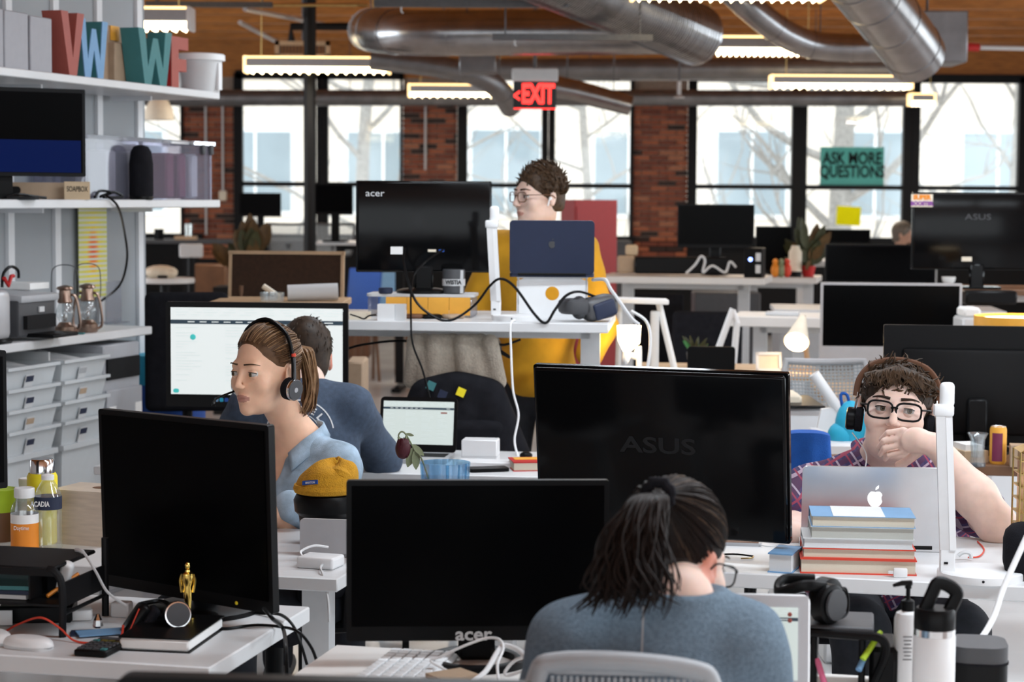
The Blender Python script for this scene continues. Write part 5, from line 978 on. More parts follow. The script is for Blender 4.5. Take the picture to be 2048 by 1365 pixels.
tb, w_, h_, M_ = laptop('navy blue laptop on the white stand', 1020, 440, 1189, 7.28, rad(-2), SZ+hs+.004, tilt=9, body='navy', lid='navy'); apple(tb, M_ @ TM((0, -.0045, h_*.55)), .014, 'dark_grey')
# grey headset (virtual reality) on the desk
q = P(1182, 648, 7.1); t = thing('vr_headset', 'grey fabric virtual reality headset at the end of the standing desk', 'headset', (q.x, 7.12, SZ), rad(20)); MB().rbox((.03, 0, .05), (.13, .10, .085), .032, 4, rot=(0, rad(-12), 0)).build('visor', 'strut_grey', t); MB().rbox((.035, -.047, .045), (.085, .02, .06), .012, 3, rot=(0, rad(-18), 0)).build('face_pad', 'navy', t); MB().tube(spline([(-.03, -.04, .055), (-.09, -.03, .055), (-.105, .02, .055), (-.07, .06, .055), (.0, .05, .055)], 6), .014, 8, flat=1.9).build('strap', 'dark_grey', t); MB().ell((-.045, 0, .05), (.03, .045, .042)).build('cushion', 'dark_grey', t)
cable('black_power_cable', 'black cable looping from the acer monitor over the standing desk', [P(810, 497, 7.30), P(808, 530, 7.22), P(830, 600, 7.1), P(870, 635, 7.07), P(905, 640, 7.06), P(950, 610, 7.08), P(980, 572, 7.05), P(1002, 558, 7.04), P(1030, 575, 7.03), P(1070, 630, 7.02), P(1092, 646, 7.02), P(1110, 620, 7.03), P(1132, 592, 7.05), P(1160, 584, 7.08), P(1200, 598, 7.15)], .005, 'black_plastic')
cable('black_video_cable', 'thin black cable dropping from the monitor behind the riser to the floor', [P(886, 500, 7.32), P(850, 525, 7.22), P(825, 560, 7.18), P(822, 640, 7.0), P(826, 690, 6.97), P(845, 740, 6.97), P(858, 790, 6.97), P(866, 830, 6.97)], .004, 'black_plastic')
cable('charger_cable', 'white and black charger cable at the right end of the standing desk', [P(1186, 560, 7.3), P(1210, 560, 7.2), P(1222, 580, 7.15), P(1240, 605, 7.1), P(1262, 636, 7.1), P(1278, 650, 7.1)], .007, 'light_grey')
cable('white_hanging_cable', 'white cable hanging beside the glowing lamp right of the standing desk', [P(1262, 622, 7.5), P(1290, 640, 7.5), P(1300, 665, 7.5), P(1300, 700, 7.5), P(1295, 735, 7.5)], .006, 'white_plastic')
# cables slung under the standing desk
cable('under_desk_cable', 'black cable slung under the left part of the standing desk', [P(690, 700, 7.4), P(725, 690, 7.4), P(800, 682, 7.4), P(880, 690, 7.4), P(925, 684, 7.4)], .005, 'black_plastic')
cable('under_desk_cable', 'black cable hanging down to the blue vase side under the standing desk', [P(905, 672, 7.4), P(926, 690, 7.35), P(928, 740, 7.3), P(922, 800, 7.2)], .006, 'black_plastic')
cable('cable_bundle', 'knotted black cable bundle under the right part of the standing desk', [P(930, 676, 7.3), P(960, 690, 7.25), P(985, 700, 7.2), P(955, 690, 7.22), P(975, 688, 7.25), P(1000, 705, 7.2), P(1020, 715, 7.2), P(985, 690, 7.22), P(1010, 690, 7.25), P(1040, 680, 7.3)], .005, 'black_plastic')
# bottom edge: dark monitor in the very front
q = P(238, 1352, 2.55); t = thing('foreground_monitor', 'dark out of focus monitor top at the bottom edge', 'monitor', (P(620, 1365, 2.5).x, 2.5, .55), rad(-4)); zz = P(300, 1347, 2.52).z-.55
MB().slab((.02, 0, zz-.17), (.54, .03, .34), .02).build('housing', 'black_plastic', t); MB().box((.02, .017, zz-.17), (.5, .004, .3)).build('screen', 'black_screen', t); MB().box((.02, -.03, (zz-.2)/2), (.06, .03, zz-.2)).build('neck', 'black_plastic', t); MB().slab((.02, -.03, .006), (.22, .16, .012), .02, 'z').build('base', 'black_plastic', t)
desk('low front desk below the bottom edge of the picture', (.02+P(620, 1365, 2.5).x, 2.35), rad(-4), 1.2, .5, z=.55)
# ================================================================== chairs
def office_chair(label, loc, rz, shell='mesh_grey', seatz=.46, bw=.42, bh=.5, bz=None, arms=True, mesh=True, cloth=None, group='office chairs', fm='grey_plastic', tilt=12):
    t = thing('office_chair', label, 'chair', loc, rz, group); bz = bz or seatz+.08      # faces local +y; the back stands at -y
    MB().rbox((0, .02, seatz), (.46, .46, .06), .028, 3).build('seat', cloth or 'black_fabric', t); MB().cyl((0, 0, .10), (0, 0, seatz-.03), .026, n=12).build('gas_post', 'black_metal', t)
    for k in range(5):
        a = 2*math.pi*k/5+.3; l = MB().tube([(0, 0, .10), (.14*math.cos(a), .14*math.sin(a), .085), (.28*math.cos(a), .28*math.sin(a), .065)], [.026, .022, .016], 8).build('base_leg', fm, t); MB().cyl((.28*math.cos(a)-.012, .28*math.sin(a), .03), (.28*math.cos(a)+.012, .28*math.sin(a), .03), .03, n=14).build('caster', 'black_plastic', l)
    M_ = TM((0, -.22, bz), (rad(tilt), 0, 0))
    MB().tube([(0, -.05, seatz-.03), (0, -.25, seatz), (0, -.26, bz+.1)], .022, 8).build('back_stem', fm, t)
    if mesh:
        def bp(u, v): w_ = bw*(.78+.22*v**.6)*(1 if v < .9 else 1-.06*(v-.9)/.1); return Vector((u*w_/2, .035*(u*u)-.03*math.sin(v*2.6), v*bh))
        fr = [bp(-1, k/10) for k in range(11)]+[bp(-1+k/5, 1) for k in range(1, 11)]+[bp(1, 1-k/10) for k in range(1, 11)]+[bp(1-k/5, 0) for k in range(1, 10)]
        MB().tube(fr, .013, 8, closed=True, M=M_).build('back_frame', fm, t); mb = MB()
        for k in range(1, 22): mb.tube([bp(-1+2*k/22, v/8) for v in range(9)], .0026, 4, M=M_)
        for k in range(1, 26): mb.tube([bp(-1+u/4, k/26) for u in range(9)], .0026, 4, M=M_)
        mb.build('back_mesh', shell, t)['kind'] = 'stuff'
    else: MB().rbox((0, 0, bh/2), (bw, .06, bh), .03, 3, M=M_).build('backrest', shell, t)
    if arms:
        for s_ in (-1, 1):
            MB().tube([(s_*.24, 0, seatz-.01), (s_*.27, -.02, seatz+.1), (s_*.27, -.02, seatz+.19)], .014, 8).build('arm_post', fm, t); MB().rbox((s_*.27, .02, seatz+.20), (.07, .24, .025), .01, 2).build('arm_pad', 'black_plastic', t)
    return t
# girl's chair: pale plastic back with slots, seen from behind at the bottom edge
q = P(1262, 1360, 2.86); t = thing('plastic_chair', 'pale grey slotted chair back behind the woman with the ponytail', 'chair', (q.x, 3.04, 0), rad(-3)); zt = P(1262, 1327, 2.86).z
MB().rbox((0, .0, .45), (.44, .44, .05), .02, 2).build('seat', 'light_grey', t)
wv = S(365, 2.86); mb = MB(); 
MB().tube(spline([(-wv/2-.03, -.15, .50), (-wv/2-.012, -.18, zt-.12), (-wv/2+.004, -.185, zt-.02), (-wv/2+.03, -.185, zt), (0, -.19, zt+.004), (wv/2-.03, -.185, zt-.008), (wv/2-.004, -.185, zt-.03), (wv/2+.012, -.18, zt-.12), (wv/2+.03, -.15, .5)], 6), .015, 10).build('back_frame', 'chair_grey', t)
MB().rbox((0, -.187, zt-.008), (wv-.05, .012, .018), .005, 2).build('top_panel', 'chair_grey', t)
for k in range(24): MB().box((-wv*.40+wv*.80*k/23, -.187, zt-.17), (.005, .008, .30)).build('slat', 'chair_grey', t, smooth=False)
for x in (-.18, .18):
    for y in (-.17, .18): MB().tube([(x, y, .43), (x*1.15, y*1.15, 0)], .014, 8).build('leg', 'aluminium', t)
office_chair('dark office chair under the woman with the headset', (-.66, 5.52, 0), rad(60), seatz=.45, mesh=False, shell='black_fabric', bh=.22, fm='black_metal', arms=False, bw=.36)
office_chair('dark office chair of the person in the navy shirt', (-.62, 6.02, 0), rad(2), seatz=.45, mesh=False, shell='black_fabric', bh=.12, fm='black_metal', arms=False, bw=.34)
office_chair('office chair of the person in the plaid shirt', (1.03, 5.55, 0), rad(175), seatz=.45, mesh=False, shell='black_fabric', bh=.25, fm='black_metal', arms=False, bw=.38)
q = P(1685, 735, 7.9); office_chair('grey mesh office chair behind the person in the plaid shirt', (q.x, 8.0, 0), rad(182), seatz=.48, bw=S(176, 7.9), bh=.36, bz=P(1685, 735, 7.9).z-.36, arms=False)
t = thing('white_tray_rest', 'slanted white rod with a plate beside the grey mesh chair', 'rest', P(1660, 862, 7.2)); p0 = t.location
MB().tube([P(1628, 748, 7.2)-p0, P(1676, 818, 7.2)-p0], .020, 12).build('rod', 'white_plastic', t); MB().prism([((P(x, y, 7.2)-p0).x, (P(x, y, 7.2)-p0).z) for x, y in ((1642, 818), (1678, 815), (1690, 858), (1655, 863), (1634, 856))][::-1], -.012, .012).build('plate', 'white_plastic', t, smooth=False)
q = P(1612, 900, 6.3); t = thing('blue_draped_chair', 'chair draped with a bright blue jacket behind the glossy monitor', 'chair', (q.x, 6.35, 0), rad(-5)); zt = P(1612, 856, 6.3).z
MB().rbox((0, .02, .45), (.4, .4, .05), .02, 2).build('seat', 'black_fabric', t)
for x in (-.16, .16):
    for y in (-.16, .18): MB().tube([(x, y, .44), (x*1.1, y*1.1, 0)], .013, 8).build('leg', 'black_metal', t)
mb = MB(); vs = []; nu, nv = 24, 14
for j in range(nv+1):
    f = j/nv
    for i in range(nu+1):
        u = i/nu*2-1; vs.append((u*(.072+.055*f**1.3)+.0*f, -.16-.02*math.sin(u*7+f*3)*f-.035*(1-u*u)**.5*(1-f*.3), zt-.012*u*u*0-f*.42-.012*(abs(u)**3)*(1-f)))
for j in range(nv+1):
    f = j/nv
    for i in range(nu+1):
        u = i/nu*2-1; vs.append((u*(.072+.05*f**1.3), -.10+.02*math.sin(u*6)*f, zt-f*.42-.012*(abs(u)**3)*(1-f)))
N = nu+1; K = N*(nv+1); fs = [(j*N+i, j*N+i+1, (j+1)*N+i+1, (j+1)*N+i) for j in range(nv) for i in range(nu)]; fs += [tuple(reversed([a+K for a in f_])) for f_ in fs]; fs += [(i+1, i, K+i, K+i+1) for i in range(nu)]+[(j*N, (j+1)*N, K+(j+1)*N, K+j*N) for j in range(nv)]+[((j+1)*N+nu, j*N+nu, K+j*N+nu, K+(j+1)*N+nu) for j in range(nv)]
mb.add(vs, fs); mb.build('jacket', 'blue_cloth', t)
# white side cabinet and bright blue bag behind it
q = P(1612, 900, 7.5); tbox('side_cabinet', 'white low cabinet with dark top left of the grey mesh chair', 'cabinet', 1570, 818, 1655, 1000, 7.5, .4, 'white_paint', floor=0)
tbox('cabinet_top', 'dark board lying on the white low cabinet', 'board', 1568, 812, 1652, 818, 7.48, .42, 'black_plastic')
tbox('paper_tray', 'cream paper stack on the dark board near the mesh chair', 'paper', 1572, 790, 1604, 812, 7.6, .2, 'cream')
tbox('white_table', 'white table top in front of the bright blue bag', 'table', 1655, 888, 1725, 925, 6.9, .5, 'white_desk', floor=0)
q = P(1700, 886, 7.0); t = thing('blue_bag', 'bright blue bag hanging on the grey mesh chair', 'bag', q); mb = MB(); mb.ell((0, 0, .06), (.055, .04, .09), nu=18, nv=12); mb.ell((-.03, 0, .03), (.05, .04, .045)); mb.build('body', 'cyan', t); MB().tube(spline([(-.03, 0, .13), (-.035, 0, .17), (-.015, 0, .17), (-.005, 0, .14)], 5), .006, 6).build('strap', 'blue_cloth', t)
# ================================================================== right side desks and screens
desk('brown wooden desk at the right with the can and the glass', (P(2120, 940, 6.6).x, 6.95), rad(-8), 1.6, .7, z=DZ, top='dark_wood', th=.035)
monitor('large black monitor back at the right, above the headphones', 1772, 652, 2140, 890, 7.05, rad(-8), DZ, back=True, bk='black_plastic', bd=.26)
def onz(px, D, z): q = P(px, 600, D); return Vector((q.x, D, z))
q = onz(2003, 6.68, DZ); t = thing('drink_can', 'orange and magenta drink can at the right edge', 'can', q); zt = .125; MB().lathe([(.024, 0), (.028, .008), (.028, zt-.01), (.025, zt)], n=24).build('body', 'amber', t); MB().lathe([(.0255, zt-.002), (.0235, zt+.002), (.021, zt-.001)], n=24).build('rim', 'aluminium', t)
mb = MB(); n = 8; vs = [(.0284*math.sin(a_), -.0284*math.cos(a_), z) for z in (.01, zt-.02) for a_ in [-1.0+1.3*k/n for k in range(n+1)]]; mb.add(vs, [(k, k+1, n+2+k, n+1+k) for k in range(n)]); mb.build('printed_panel', 'plum', t)
q = onz(1962, 6.60, DZ); t = thing('carafe', 'small glass carafe with a flared rim beside the can', 'carafe', q); MB().lathe([(.025, 0), (.027, .006), (.022, .04), (.024, .09), (.034, .112), (.032, .112), (.022, .088), (.019, .03)], n=24, cap=False).build('glass', 'bottle_plastic', t); MB().lathe([(.026, 0), (.026, .01)], n=24).build('foot', 'dark_grey', t)
q = onz(2008, 6.6, DZ); q.y = 6.58; t = thing('tea_box', 'kraft and blue tea box in front of the can', 'box', (q.x+.01, 6.62, DZ), rad(-10)); MB().box((0, 0, .036), (.055, .07, .072)).build('box_body', 'kraft', t, smooth=False); MB().box((.032, 0, .036), (.01, .07, .072)).build('blue_end', 'blue', t, smooth=False)
t['label'] = 'kraft and blue tea box beside the can'; t.location.x += .055
q = onz(1942, 6.75, DZ); tag(MB().box((0, 0, .02), (.09, .12, .04)).build('open_tray', 'wood_box', loc=q, rz=.3), 'brown open tray with papers left of the glass carafe', 'tray')
tag(MB().box((0, 0, .01), (.06, .1, .02)).build('paper_block', 'paper', loc=q+Vector((.0, 0, .04)), rz=.2), 'white paper block on the brown open tray', 'paper')
# all-in-one computer with a pale chin, its neighbours
desk('wooden desk under the silver framed computer', (P(1890, 740, 9.3).x, 9.3), rad(-5), 1.2, .7, z=DZ, top='oak')
t, w_, h_, M_ = monitor('silver framed computer with a pale chin behind the curly hair', 1643, 566, 1922, 722, 9.2, rad(-4), DZ, frame='silver_matte', bk='silver_matte', chin=.055, bez=.012, stand='rect', bd=.2)
monitor('black monitor above the silver framed computer', 1652, 489, 1870, 570, 11.5, rad(-4), 1.0, bd=.2)
desk('raised desk under the black monitor on the right', (P(1770, 600, 11.6).x, 11.6), rad(-5), 1.3, .6, z=1.0)
desk('raised dark desk at the right under the monitor with stickers', (P(2080, 570, 9.9).x, 10.0), rad(-6), 1.3, .6, z=1.19, top='dark_wood')
t, w_, h_, M_ = monitor('monitor back with colourful stickers at the upper right', 1826, 385, 2085, 540, 9.85, rad(-3), 1.19, back=True, bk='black_gloss', stand='rect', frame='black_gloss', flat=True)
MB().text('SUPER', .030, .0005, M_ @ TM((-w_*.43, -.028, h_*.93)), sx=1.0, bold=.002).build('sticker_line', 'orange', t, smooth=False); MB().text('BOOSTER', .026, .0005, M_ @ TM((-w_*.43, -.028, h_*.85)), sx=.95, bold=.002).build('sticker_line', 'purple', t, smooth=False)
MB().box((-w_*.43, -.0268, h_*.89), (.105, .0012, .062), M=M_).build('sticker', 'cream', t, smooth=False); MB().box((-w_*.08, -.027, h_*.14), (.05, .002, .022), M=M_).build('rating_label', 'cream', t, smooth=False); MB().text('ASUS', .04, .0005, M_ @ TM((0, -.0272, h_*.68)), sx=1.4).build('lettering', 'dark_grey', t, smooth=False)
tbox('dark_laptop', 'dark closed laptop under the stickered monitor', 'laptop', 1932, 582, 2035, 610, 9.55, .12, 'black_plastic'); tbox('paper_sheets', 'white sheets beside the silver framed computer', 'paper', 1928, 616, 1962, 636, 8.72, .15, 'paper')
tbox('low_rack', 'grey rack under the dark laptop at the right', 'rack', 1926, 636, 1990, 700, 8.7, .2, 'light_grey', floor=0)
q = P(1897, 571, 10.9); t = thing('white_bowl', 'white bowl above the silver framed computer', 'bowl', (P(1897, 570, 11.35).x, 11.35, 1.0)); MB().lathe([(.02, .0), (.035, .02), (.04, .045), (.036, .045), (.03, .02)], n=20, cap=False).build('bowl', 'paper', t); t.location.z = P(1897, 570, 11.35).z; tbox('bowl_shelf', 'dark ledge under the white bowl', 'ledge', 1868, 570, 1935, 578, 11.3, .1, 'black_plastic', floor=1.0)
# drum lamp with glowing rim
q = P(2040, 690, 8.2); t = thing('drum_lamp', 'drum lamp with a glowing top at the right edge', 'lamp', (q.x, 8.2, .9)); zt = P(2040, 632, 8.2).z-.9; r = S(92, 8.2); MB().lathe([(r*.98, zt-.20), (r, zt), (r*.985, zt), (r*.965, zt-.19)], n=36, cap=False).build('shade', 'amber', t); MB().lathe([(r*.96, zt-.012), (r*.01, zt-.010)], n=36).build('glowing_disc', 'lamp_glow', t); MB().cyl((0, 0, 0), (0, 0, zt-.02), .012).build('stem', 'brass', t); MB().lathe([(.09, 0), (.09, .015), (.02, .02)]).build('base', 'brass', t)
tbox('lamp_stand', 'low white stand under the drum lamp', 'stand', 1985, 700, 2090, 850, 8.05, .3, 'white_paint', floor=0); bpy.data.objects['lamp_stand'].scale.z = 1; o = bpy.data.objects['drum_lamp']; o.location.z = P(2030, 700, 8.05).z; 
for c in o.children: c.location.z = .9-o.location.z
for c in o.children:
    if c.name.startswith('base'): c.location.z = 0
    if c.name.startswith('stem'): c.scale.z = (zt+c.location.z)/zt; c.location.z = 0
# cone lamp, frame, dark laptop on a desk at mid distance
desk('wooden desk with the cone lamp and the picture frame', (P(1452, 745, 9.0).x, 9.05), rad(-6), .80, .6, z=P(1520, 748, 8.8).z, top='oak')
zc = P(1520, 748, 8.8).z
q = P(1606, 745, 9.0); t = thing('cone_lamp', 'desk lamp with a glowing cone shade and slim post', 'lamp', (q.x, 9.0, zc)); p0 = t.location
a = P(1606, 632, 9.0)-p0; b_ = P(1593, 684, 8.86)-p0; d = b_-a
MB().tube([a, a+d*.1, b_], [S(4, 9), S(8, 9), S(25, 9)], 24).build('shade', 'cream', t); MB().tube([b_-d*.02, b_+d*.04, b_+d*.12], [S(23, 9), S(22, 9), S(8, 9)], 24).build('bulb', 'bulb_warm', t); MB().tube([a, P(1612, 700, 9.02)-p0, P(1618, 745, 9.02)-p0], .012, 8).build('post', 'oak', t); MB().lathe([(.07, 0), (.07, .012), (.02, .02)], n=24).build('base', 'oak', t)
q = P(1536, 742, 8.95); t = thing('picture_frame', 'white picture frame lit by the cone lamp', 'frame', (q.x, 8.92, zc), rad(5)); hh = P(1536, 705, 8.92).z-zc; M_ = TM((0, 0, 0), (rad(-10), 0, 0))
for c_, s_ in (((0, 0, hh-.006), (.115, .012, .014)), ((0, 0, .006), (.115, .012, .014)), ((-.052, 0, hh/2), (.012, .012, hh)), ((.052, 0, hh/2), (.012, .012, hh))): MB().box(c_, s_, M=M_).build('frame_bar', 'white_plastic', t, smooth=False)
MB().box((0, .003, hh/2), (.1, .003, hh-.02), M=M_).build('picture', 'cream', t, smooth=False)
laptop('dark open laptop in the middle distance with a small plant behind it', 1375, 692, 1470, 8.75, rad(-4), zc, tilt=10, body='black_plastic', lid='black_plastic', depth=.16)
t = thing('small_plant', 'small green potted plant behind the dark laptop', 'plant', (P(1390, 700, 9.1).x, 9.1, zc)); MB().lathe([(.03, 0), (.04, .07), (.036, .07)], n=16).build('pot', 'dark_grey', t); z1 = P(1390, 668, 9.1).z-zc
for k in range(14):
    a_ = k*2.4; leaf(MB(), (0, 0, .06), (.06*math.cos(a_), .03*math.sin(a_), z1*(.7+.3*((k*37) % 10)/10)), .010).build('leaf', 'leaf_dark' if k % 3 else 'green', t)
# raised warm desk with the keyboard
q = P(1480, 640, 10.2); z7 = P(1560, 636, 10.0).z; desk('raised pale wooden desk with a keyboard in the middle distance', (P(1625, 630, 10.2).x, 10.25), rad(-12), .78, .5, z=z7, top='warm_desk', th=.05, lx=.26)
tag(MB().rbox((0, 0, .01), (.17, .08, .02), .004, 1).build('far_keyboard', 'light_grey', loc=(P(1568, 618, 10.15).x, 10.2, z7), rz=rad(-12)), 'small keyboard on the raised pale desk', 'keyboard')
# far raised desk row
z9 = P(1600, 556, 14).z; z8 = P(1380, 556, 12).z; desk('far raised desk with monitors in front of the right brick pier', (P(1375, 556, 12.2).x, 12.35), rad(-12), 1.02, .6, z=z8, top='warm_desk', th=.04, lx=.36); z9 = P(1600, 556, 14).z; desk('far raised desk carrying the plant and the white bottle', (P(1560, 556, 14.3).x, 14.3), rad(-12), .56, .6, z=z9, top='warm_desk', th=.04, lx=.2)
monitor('black monitor in front of the right brick pier', 1356, 409, 1508, 496, 12.5, rad(-4), z8, bd=.18); monitor('black monitor between the far desk and the plant', 1512, 453, 1584, 546, 14.3, rad(-4), z9, bd=.16, stand='rect')
bpy.data.objects[[o.name for o in bpy.data.objects if o.get('label') == 'black monitor between the far desk and the plant'][0]].location.z -= 0
tbox('sound_bar', 'long black low box at the back of the far raised desk', 'speaker', 1270, 514, 1456, 549, 12.3, .1, 'black_plastic'); tbox('kraft_carton', 'small kraft carton on the far raised desk by the red locker', 'box', 1236, 512, 1270, 547, 12.35, .1, 'kraft'); tbox('kraft_parcel', 'small kraft parcel stacked on the carton by the brick pier', 'box', 1252, 490, 1276, 512, 12.36, .08, 'wood_box')
q = P(1514, 550, 12.0); t = thing('computer_tower', 'small black computer with a blue light on the far raised desk', 'computer', (q.x, 12.12, z8), rad(-15)); hh = P(1514, 497, 12).z-z8; MB().rbox((0, 0, hh/2), (S(36, 12), .16, hh), .004, 1).build('case', 'black_plastic', t); MB().ell((-.015, -.081, hh*.62), (.012, .003, .012)).build('power_ring', 'led_blue', t)
for z_ in (.3, .7): MB().box((.032, -.081, hh*z_), (.03, .003, .05)).build('panel_label', 'light_grey', t, smooth=False)
cable('grey_looped_cable', 'pale cable looping on the far raised desk', [P(1372, 547, 12.1), P(1390, 530, 12.1), P(1402, 513, 12.1), P(1410, 522, 12.1), P(1406, 545, 12.1), P(1425, 532, 12.1), P(1450, 545, 12.1), P(1460, 524, 12.1), P(1472, 535, 12.1)], .008, 'light_grey')
q = P(1592, 550, 14.1); t = thing('white_bottle', 'white bottle with a dark foot on the far desk beside the plant', 'bottle', (q.x, 14.15, z9)); hh = P(1592, 492, 14.1).z-z9; MB().lathe([(.047, .04), (.047, hh*.8), (.03, hh*.93), (.03, hh)], n=20).build('body', 'cream', t); MB().lathe([(.047, 0), (.048, .04)], n=20).build('foot', 'black_plastic', t)
def foliage(label, px, py_base, D, zb, ytop, spread, n, wid, mats, pot=None, seed=1, ps=1):
    rn = random.Random(seed); t = thing('potted_plant', label, 'plant', (P(px, py_base, D).x, D, zb)); zt = P(px, ytop, D).z-zb
    MB().lathe([(.07*ps, 0), (.10*ps, .14*ps), (.09*ps, .14*ps)], n=20).build('pot', pot or 'dark_grey', t)
    st_ = MB()
    for k in range(n):
        a_ = rn.uniform(0, 6.28); r = spread*rn.uniform(.2, 1); h = zt*rn.uniform(.45, 1)-(r/spread)*zt*.25; b = Vector((r*.45*math.cos(a_), r*.3*math.sin(a_), h*.62)); tip = Vector((r*math.cos(a_), r*.6*math.sin(a_), h))
        st_.tube([(0, 0, .1), b*.6, b], .006, 5); leaf(MB(), b, tip+(tip-b).normalized()*wid, wid).build('leaf', mats[k % len(mats)], t)
    st_.build('stems', 'leaf_dark', t)
foliage('dark leafy plant in a red pot beside the white bottle', 1616, 552, 14.2, z9, 432, .17, 40, .035, ('leaf_dark', 'leaf_dark', 'leaf_brown'), 'red', 4, .55)
for k, (px, c_, lab) in enumerate(((1556, 'orange', 'orange flower toy on the far desk'), (1568, 'sage', 'green toy on the far desk'), (1580, 'red_orange', 'red toy beside the white bottle'))): tag(MB().ell((0, 0, .05), (.03, .03, .05)).ell((0, 0, .11), (.02, .02, .022)).build('desk_toy', c_, loc=(P(px, 548, 14.05).x-.02, 14.05, z9)), lab, 'toy')
monitor('wide low monitor under the yellow note at the far windows', 1642, 459, 1741, 490, 19, 0, 1.05, bd=.2)
desk('far desk by the windows under the yellow note', (P(1735, 500, 19.4).x, 19.4), 0, 1.6, .7, z=1.05)
# red locker
q = P(1190, 545, 15.5); t = thing('red_locker', 'tall red metal locker behind the person in the mustard shirt', 'locker', (P(1206, 500, 15.6).x, 15.7, 0), rad(32)); zt = P(1190, 400, 15.5).z; MB().rbox((-.13, 0, zt/2), (.40, .20, zt), .004, 1).build('body', 'locker_red', t); MB().box((-.13, -.103, zt*.5), (.37, .006, zt*.94)).build('door', 'locker_red', t, smooth=False)
# white frame and the glowing lamp beside the standing desk
t = thing('white_frame_stool', 'white metal frame with a slanted leg right of the standing desk', 'frame', (P(1300, 740, 8.4).x, 8.4, 0)); p0 = t.location
def rel(px, py, D=8.4): return P(px, py, D)-p0
MB().rbox(((rel(1232, 600)+rel(1336, 604))/2), ((rel(1336, 604)-rel(1232, 600)).length, .12, .022), .006, 2, rot=(0, rad(1.5), 0)).build('top_rail', 'white_plastic', t); MB().tube([rel(1318, 608), rel(1348, 735), Vector((rel(1348, 735).x+.07, 0, 0))], .014, 8).build('slanted_leg', 'white_plastic', t); MB().rbox((rel(1309, 680).x, 0, rel(1309, 622).z/2), (.036, .05, rel(1309, 622).z), .008, 2).build('upright', 'light_grey', t); MB().tube([rel(1240, 605), rel(1236, 735), Vector((rel(1236, 735).x, 0.1, 0))], .012, 8).build('rear_leg', 'light_grey', t)
t = thing('gooseneck_lamp', 'glowing white lamp with a gooseneck right of the standing desk', 'lamp', (P(1262, 728, 7.75).x, 7.8, 0)); p0 = t.location
MB().tube([rel(1258, 652, 7.8), rel(1258, 684, 7.8), rel(1252, 704, 7.8)], [S(24, 7.8), S(22, 7.8), S(6, 7.8)], 16).build('shade', 'bulb_warm', t); MB().tube(spline([rel(1252, 704, 7.8), rel(1250, 725, 7.8), rel(1258, 712, 7.85), rel(1272, 716, 7.85), rel(1278, 735, 7.85), Vector((.03, .05, 0))], 6), .012, 8).build('gooseneck', 'white_plastic', t); MB().lathe([(.10, 0), (.10, .015), (.02, .02)], (.03, .05, 0), 24).build('base', 'white_plastic', t)
# jackets on a chair under the standing desk
# ================================================================== left middle distance
q = P(566, 600, 9.1); t = thing('pinboard', 'dark brown framed pinboard behind the lit monitor', 'board', (q.x, 9.2, 0), rad(-4)); a, b_ = P(455, 505, 9.2), P(682, 640, 9.2); W_ = b_.x-a.x; H_ = a.z-b_.z; z0 = b_.z; M_ = TM((0, 0, z0), (rad(-7), 0, 0))
MB().box((0, 0, H_/2), (W_, .012, H_), M=M_).build('panel', 'cork', t, smooth=False)
for c_, s_ in (((0, 0, H_), (W_+.02, .025, .016)), ((0, 0, 0), (W_+.02, .025, .016)), ((-W_/2, 0, H_/2), (.014, .025, H_)), ((W_/2, 0, H_/2), (.014, .025, H_))): MB().box(c_, s_, M=M_).build('frame_bar', 'oak', t, smooth=False)
for x in (-W_*.4, W_*.4): MB().tube([(x, .02, z0+H_*.5), (x, -.02, 0)], .014, 8).build('leg', 'dark_wood', t)
z5 = P(560, 606, 8.3).z; desk('raised desk hidden behind the lit monitor', (P(560, 606, 8.5).x, 8.55), 0, .56, .5, z=z5, top='oak')
q = P(620, 600, 8.4); t = thing('paper_roll', 'pale rolled paper lying behind the lit monitor', 'roll', (q.x, 8.45, z5)); MB().cyl((-.10, 0, .034), (.11, .03, .04), .034, .036, 20).build('roll', 'light_grey', t); MB().cyl((-.14, .05, .014), (-.21, .06, .06), .012, n=8).build('stick', 'cream', t)
q = P(543, 603, 8.36); t = thing('glass_tumbler', 'short ribbed glass behind the lit monitor', 'glass', (q.x, 8.38, z5)); MB().lathe([(.05, 0), (.052, .04), (.049, .04), (.046, .005)], n=24, cap=False).build('vessel', 'bottle_plastic', t)
office_chair('black office chair behind the lit monitor at the left', (P(372, 700, 8.3).x, 8.35, 0), rad(190), shell='black_fabric', mesh=False, fm='black_metal', seatz=.48, bw=.36, bh=.52, bz=P(372, 590, 8.2).z-.52, arms=False)
# round high table with a bag
z6 = P(330, 556, 14).z; q = P(330, 556, 14); t = thing('round_table', 'round white high table at the left under the windows', 'table', (q.x, 14, 0)); r = S(58, 14); MB().lathe([(r, z6-.035), (r+.005, z6-.02), (r, z6)], n=36).build('top', 'white_desk', t); MB().cyl((0, 0, .03), (0, 0, z6-.03), .035).build('post', 'black_metal', t); MB().lathe([(.24, 0), (.24, .02), (.04, .04)], n=28).build('base', 'black_metal', t)
t = thing('paper_bag', 'crumpled pale bag lying on the round white table', 'bag', (P(322, 548, 14).x, 14, z6)); mb = MB(); mb.ell((0, 0, .04), (.12, .08, .05), nu=12, nv=7); mb.ell((.05, -.02, .03), (.07, .06, .035), nu=9, nv=6); mb.build('body', 'cream', t, smooth=False)
tag(MB().rbox((0, 0, .01), (.07, .03, .02), .008, 2).build('dark_pouch', 'black_plastic', loc=(P(325, 560, 13.9).x, 13.9, z6), rz=.2), 'small dark pouch on the round white table', 'pouch')
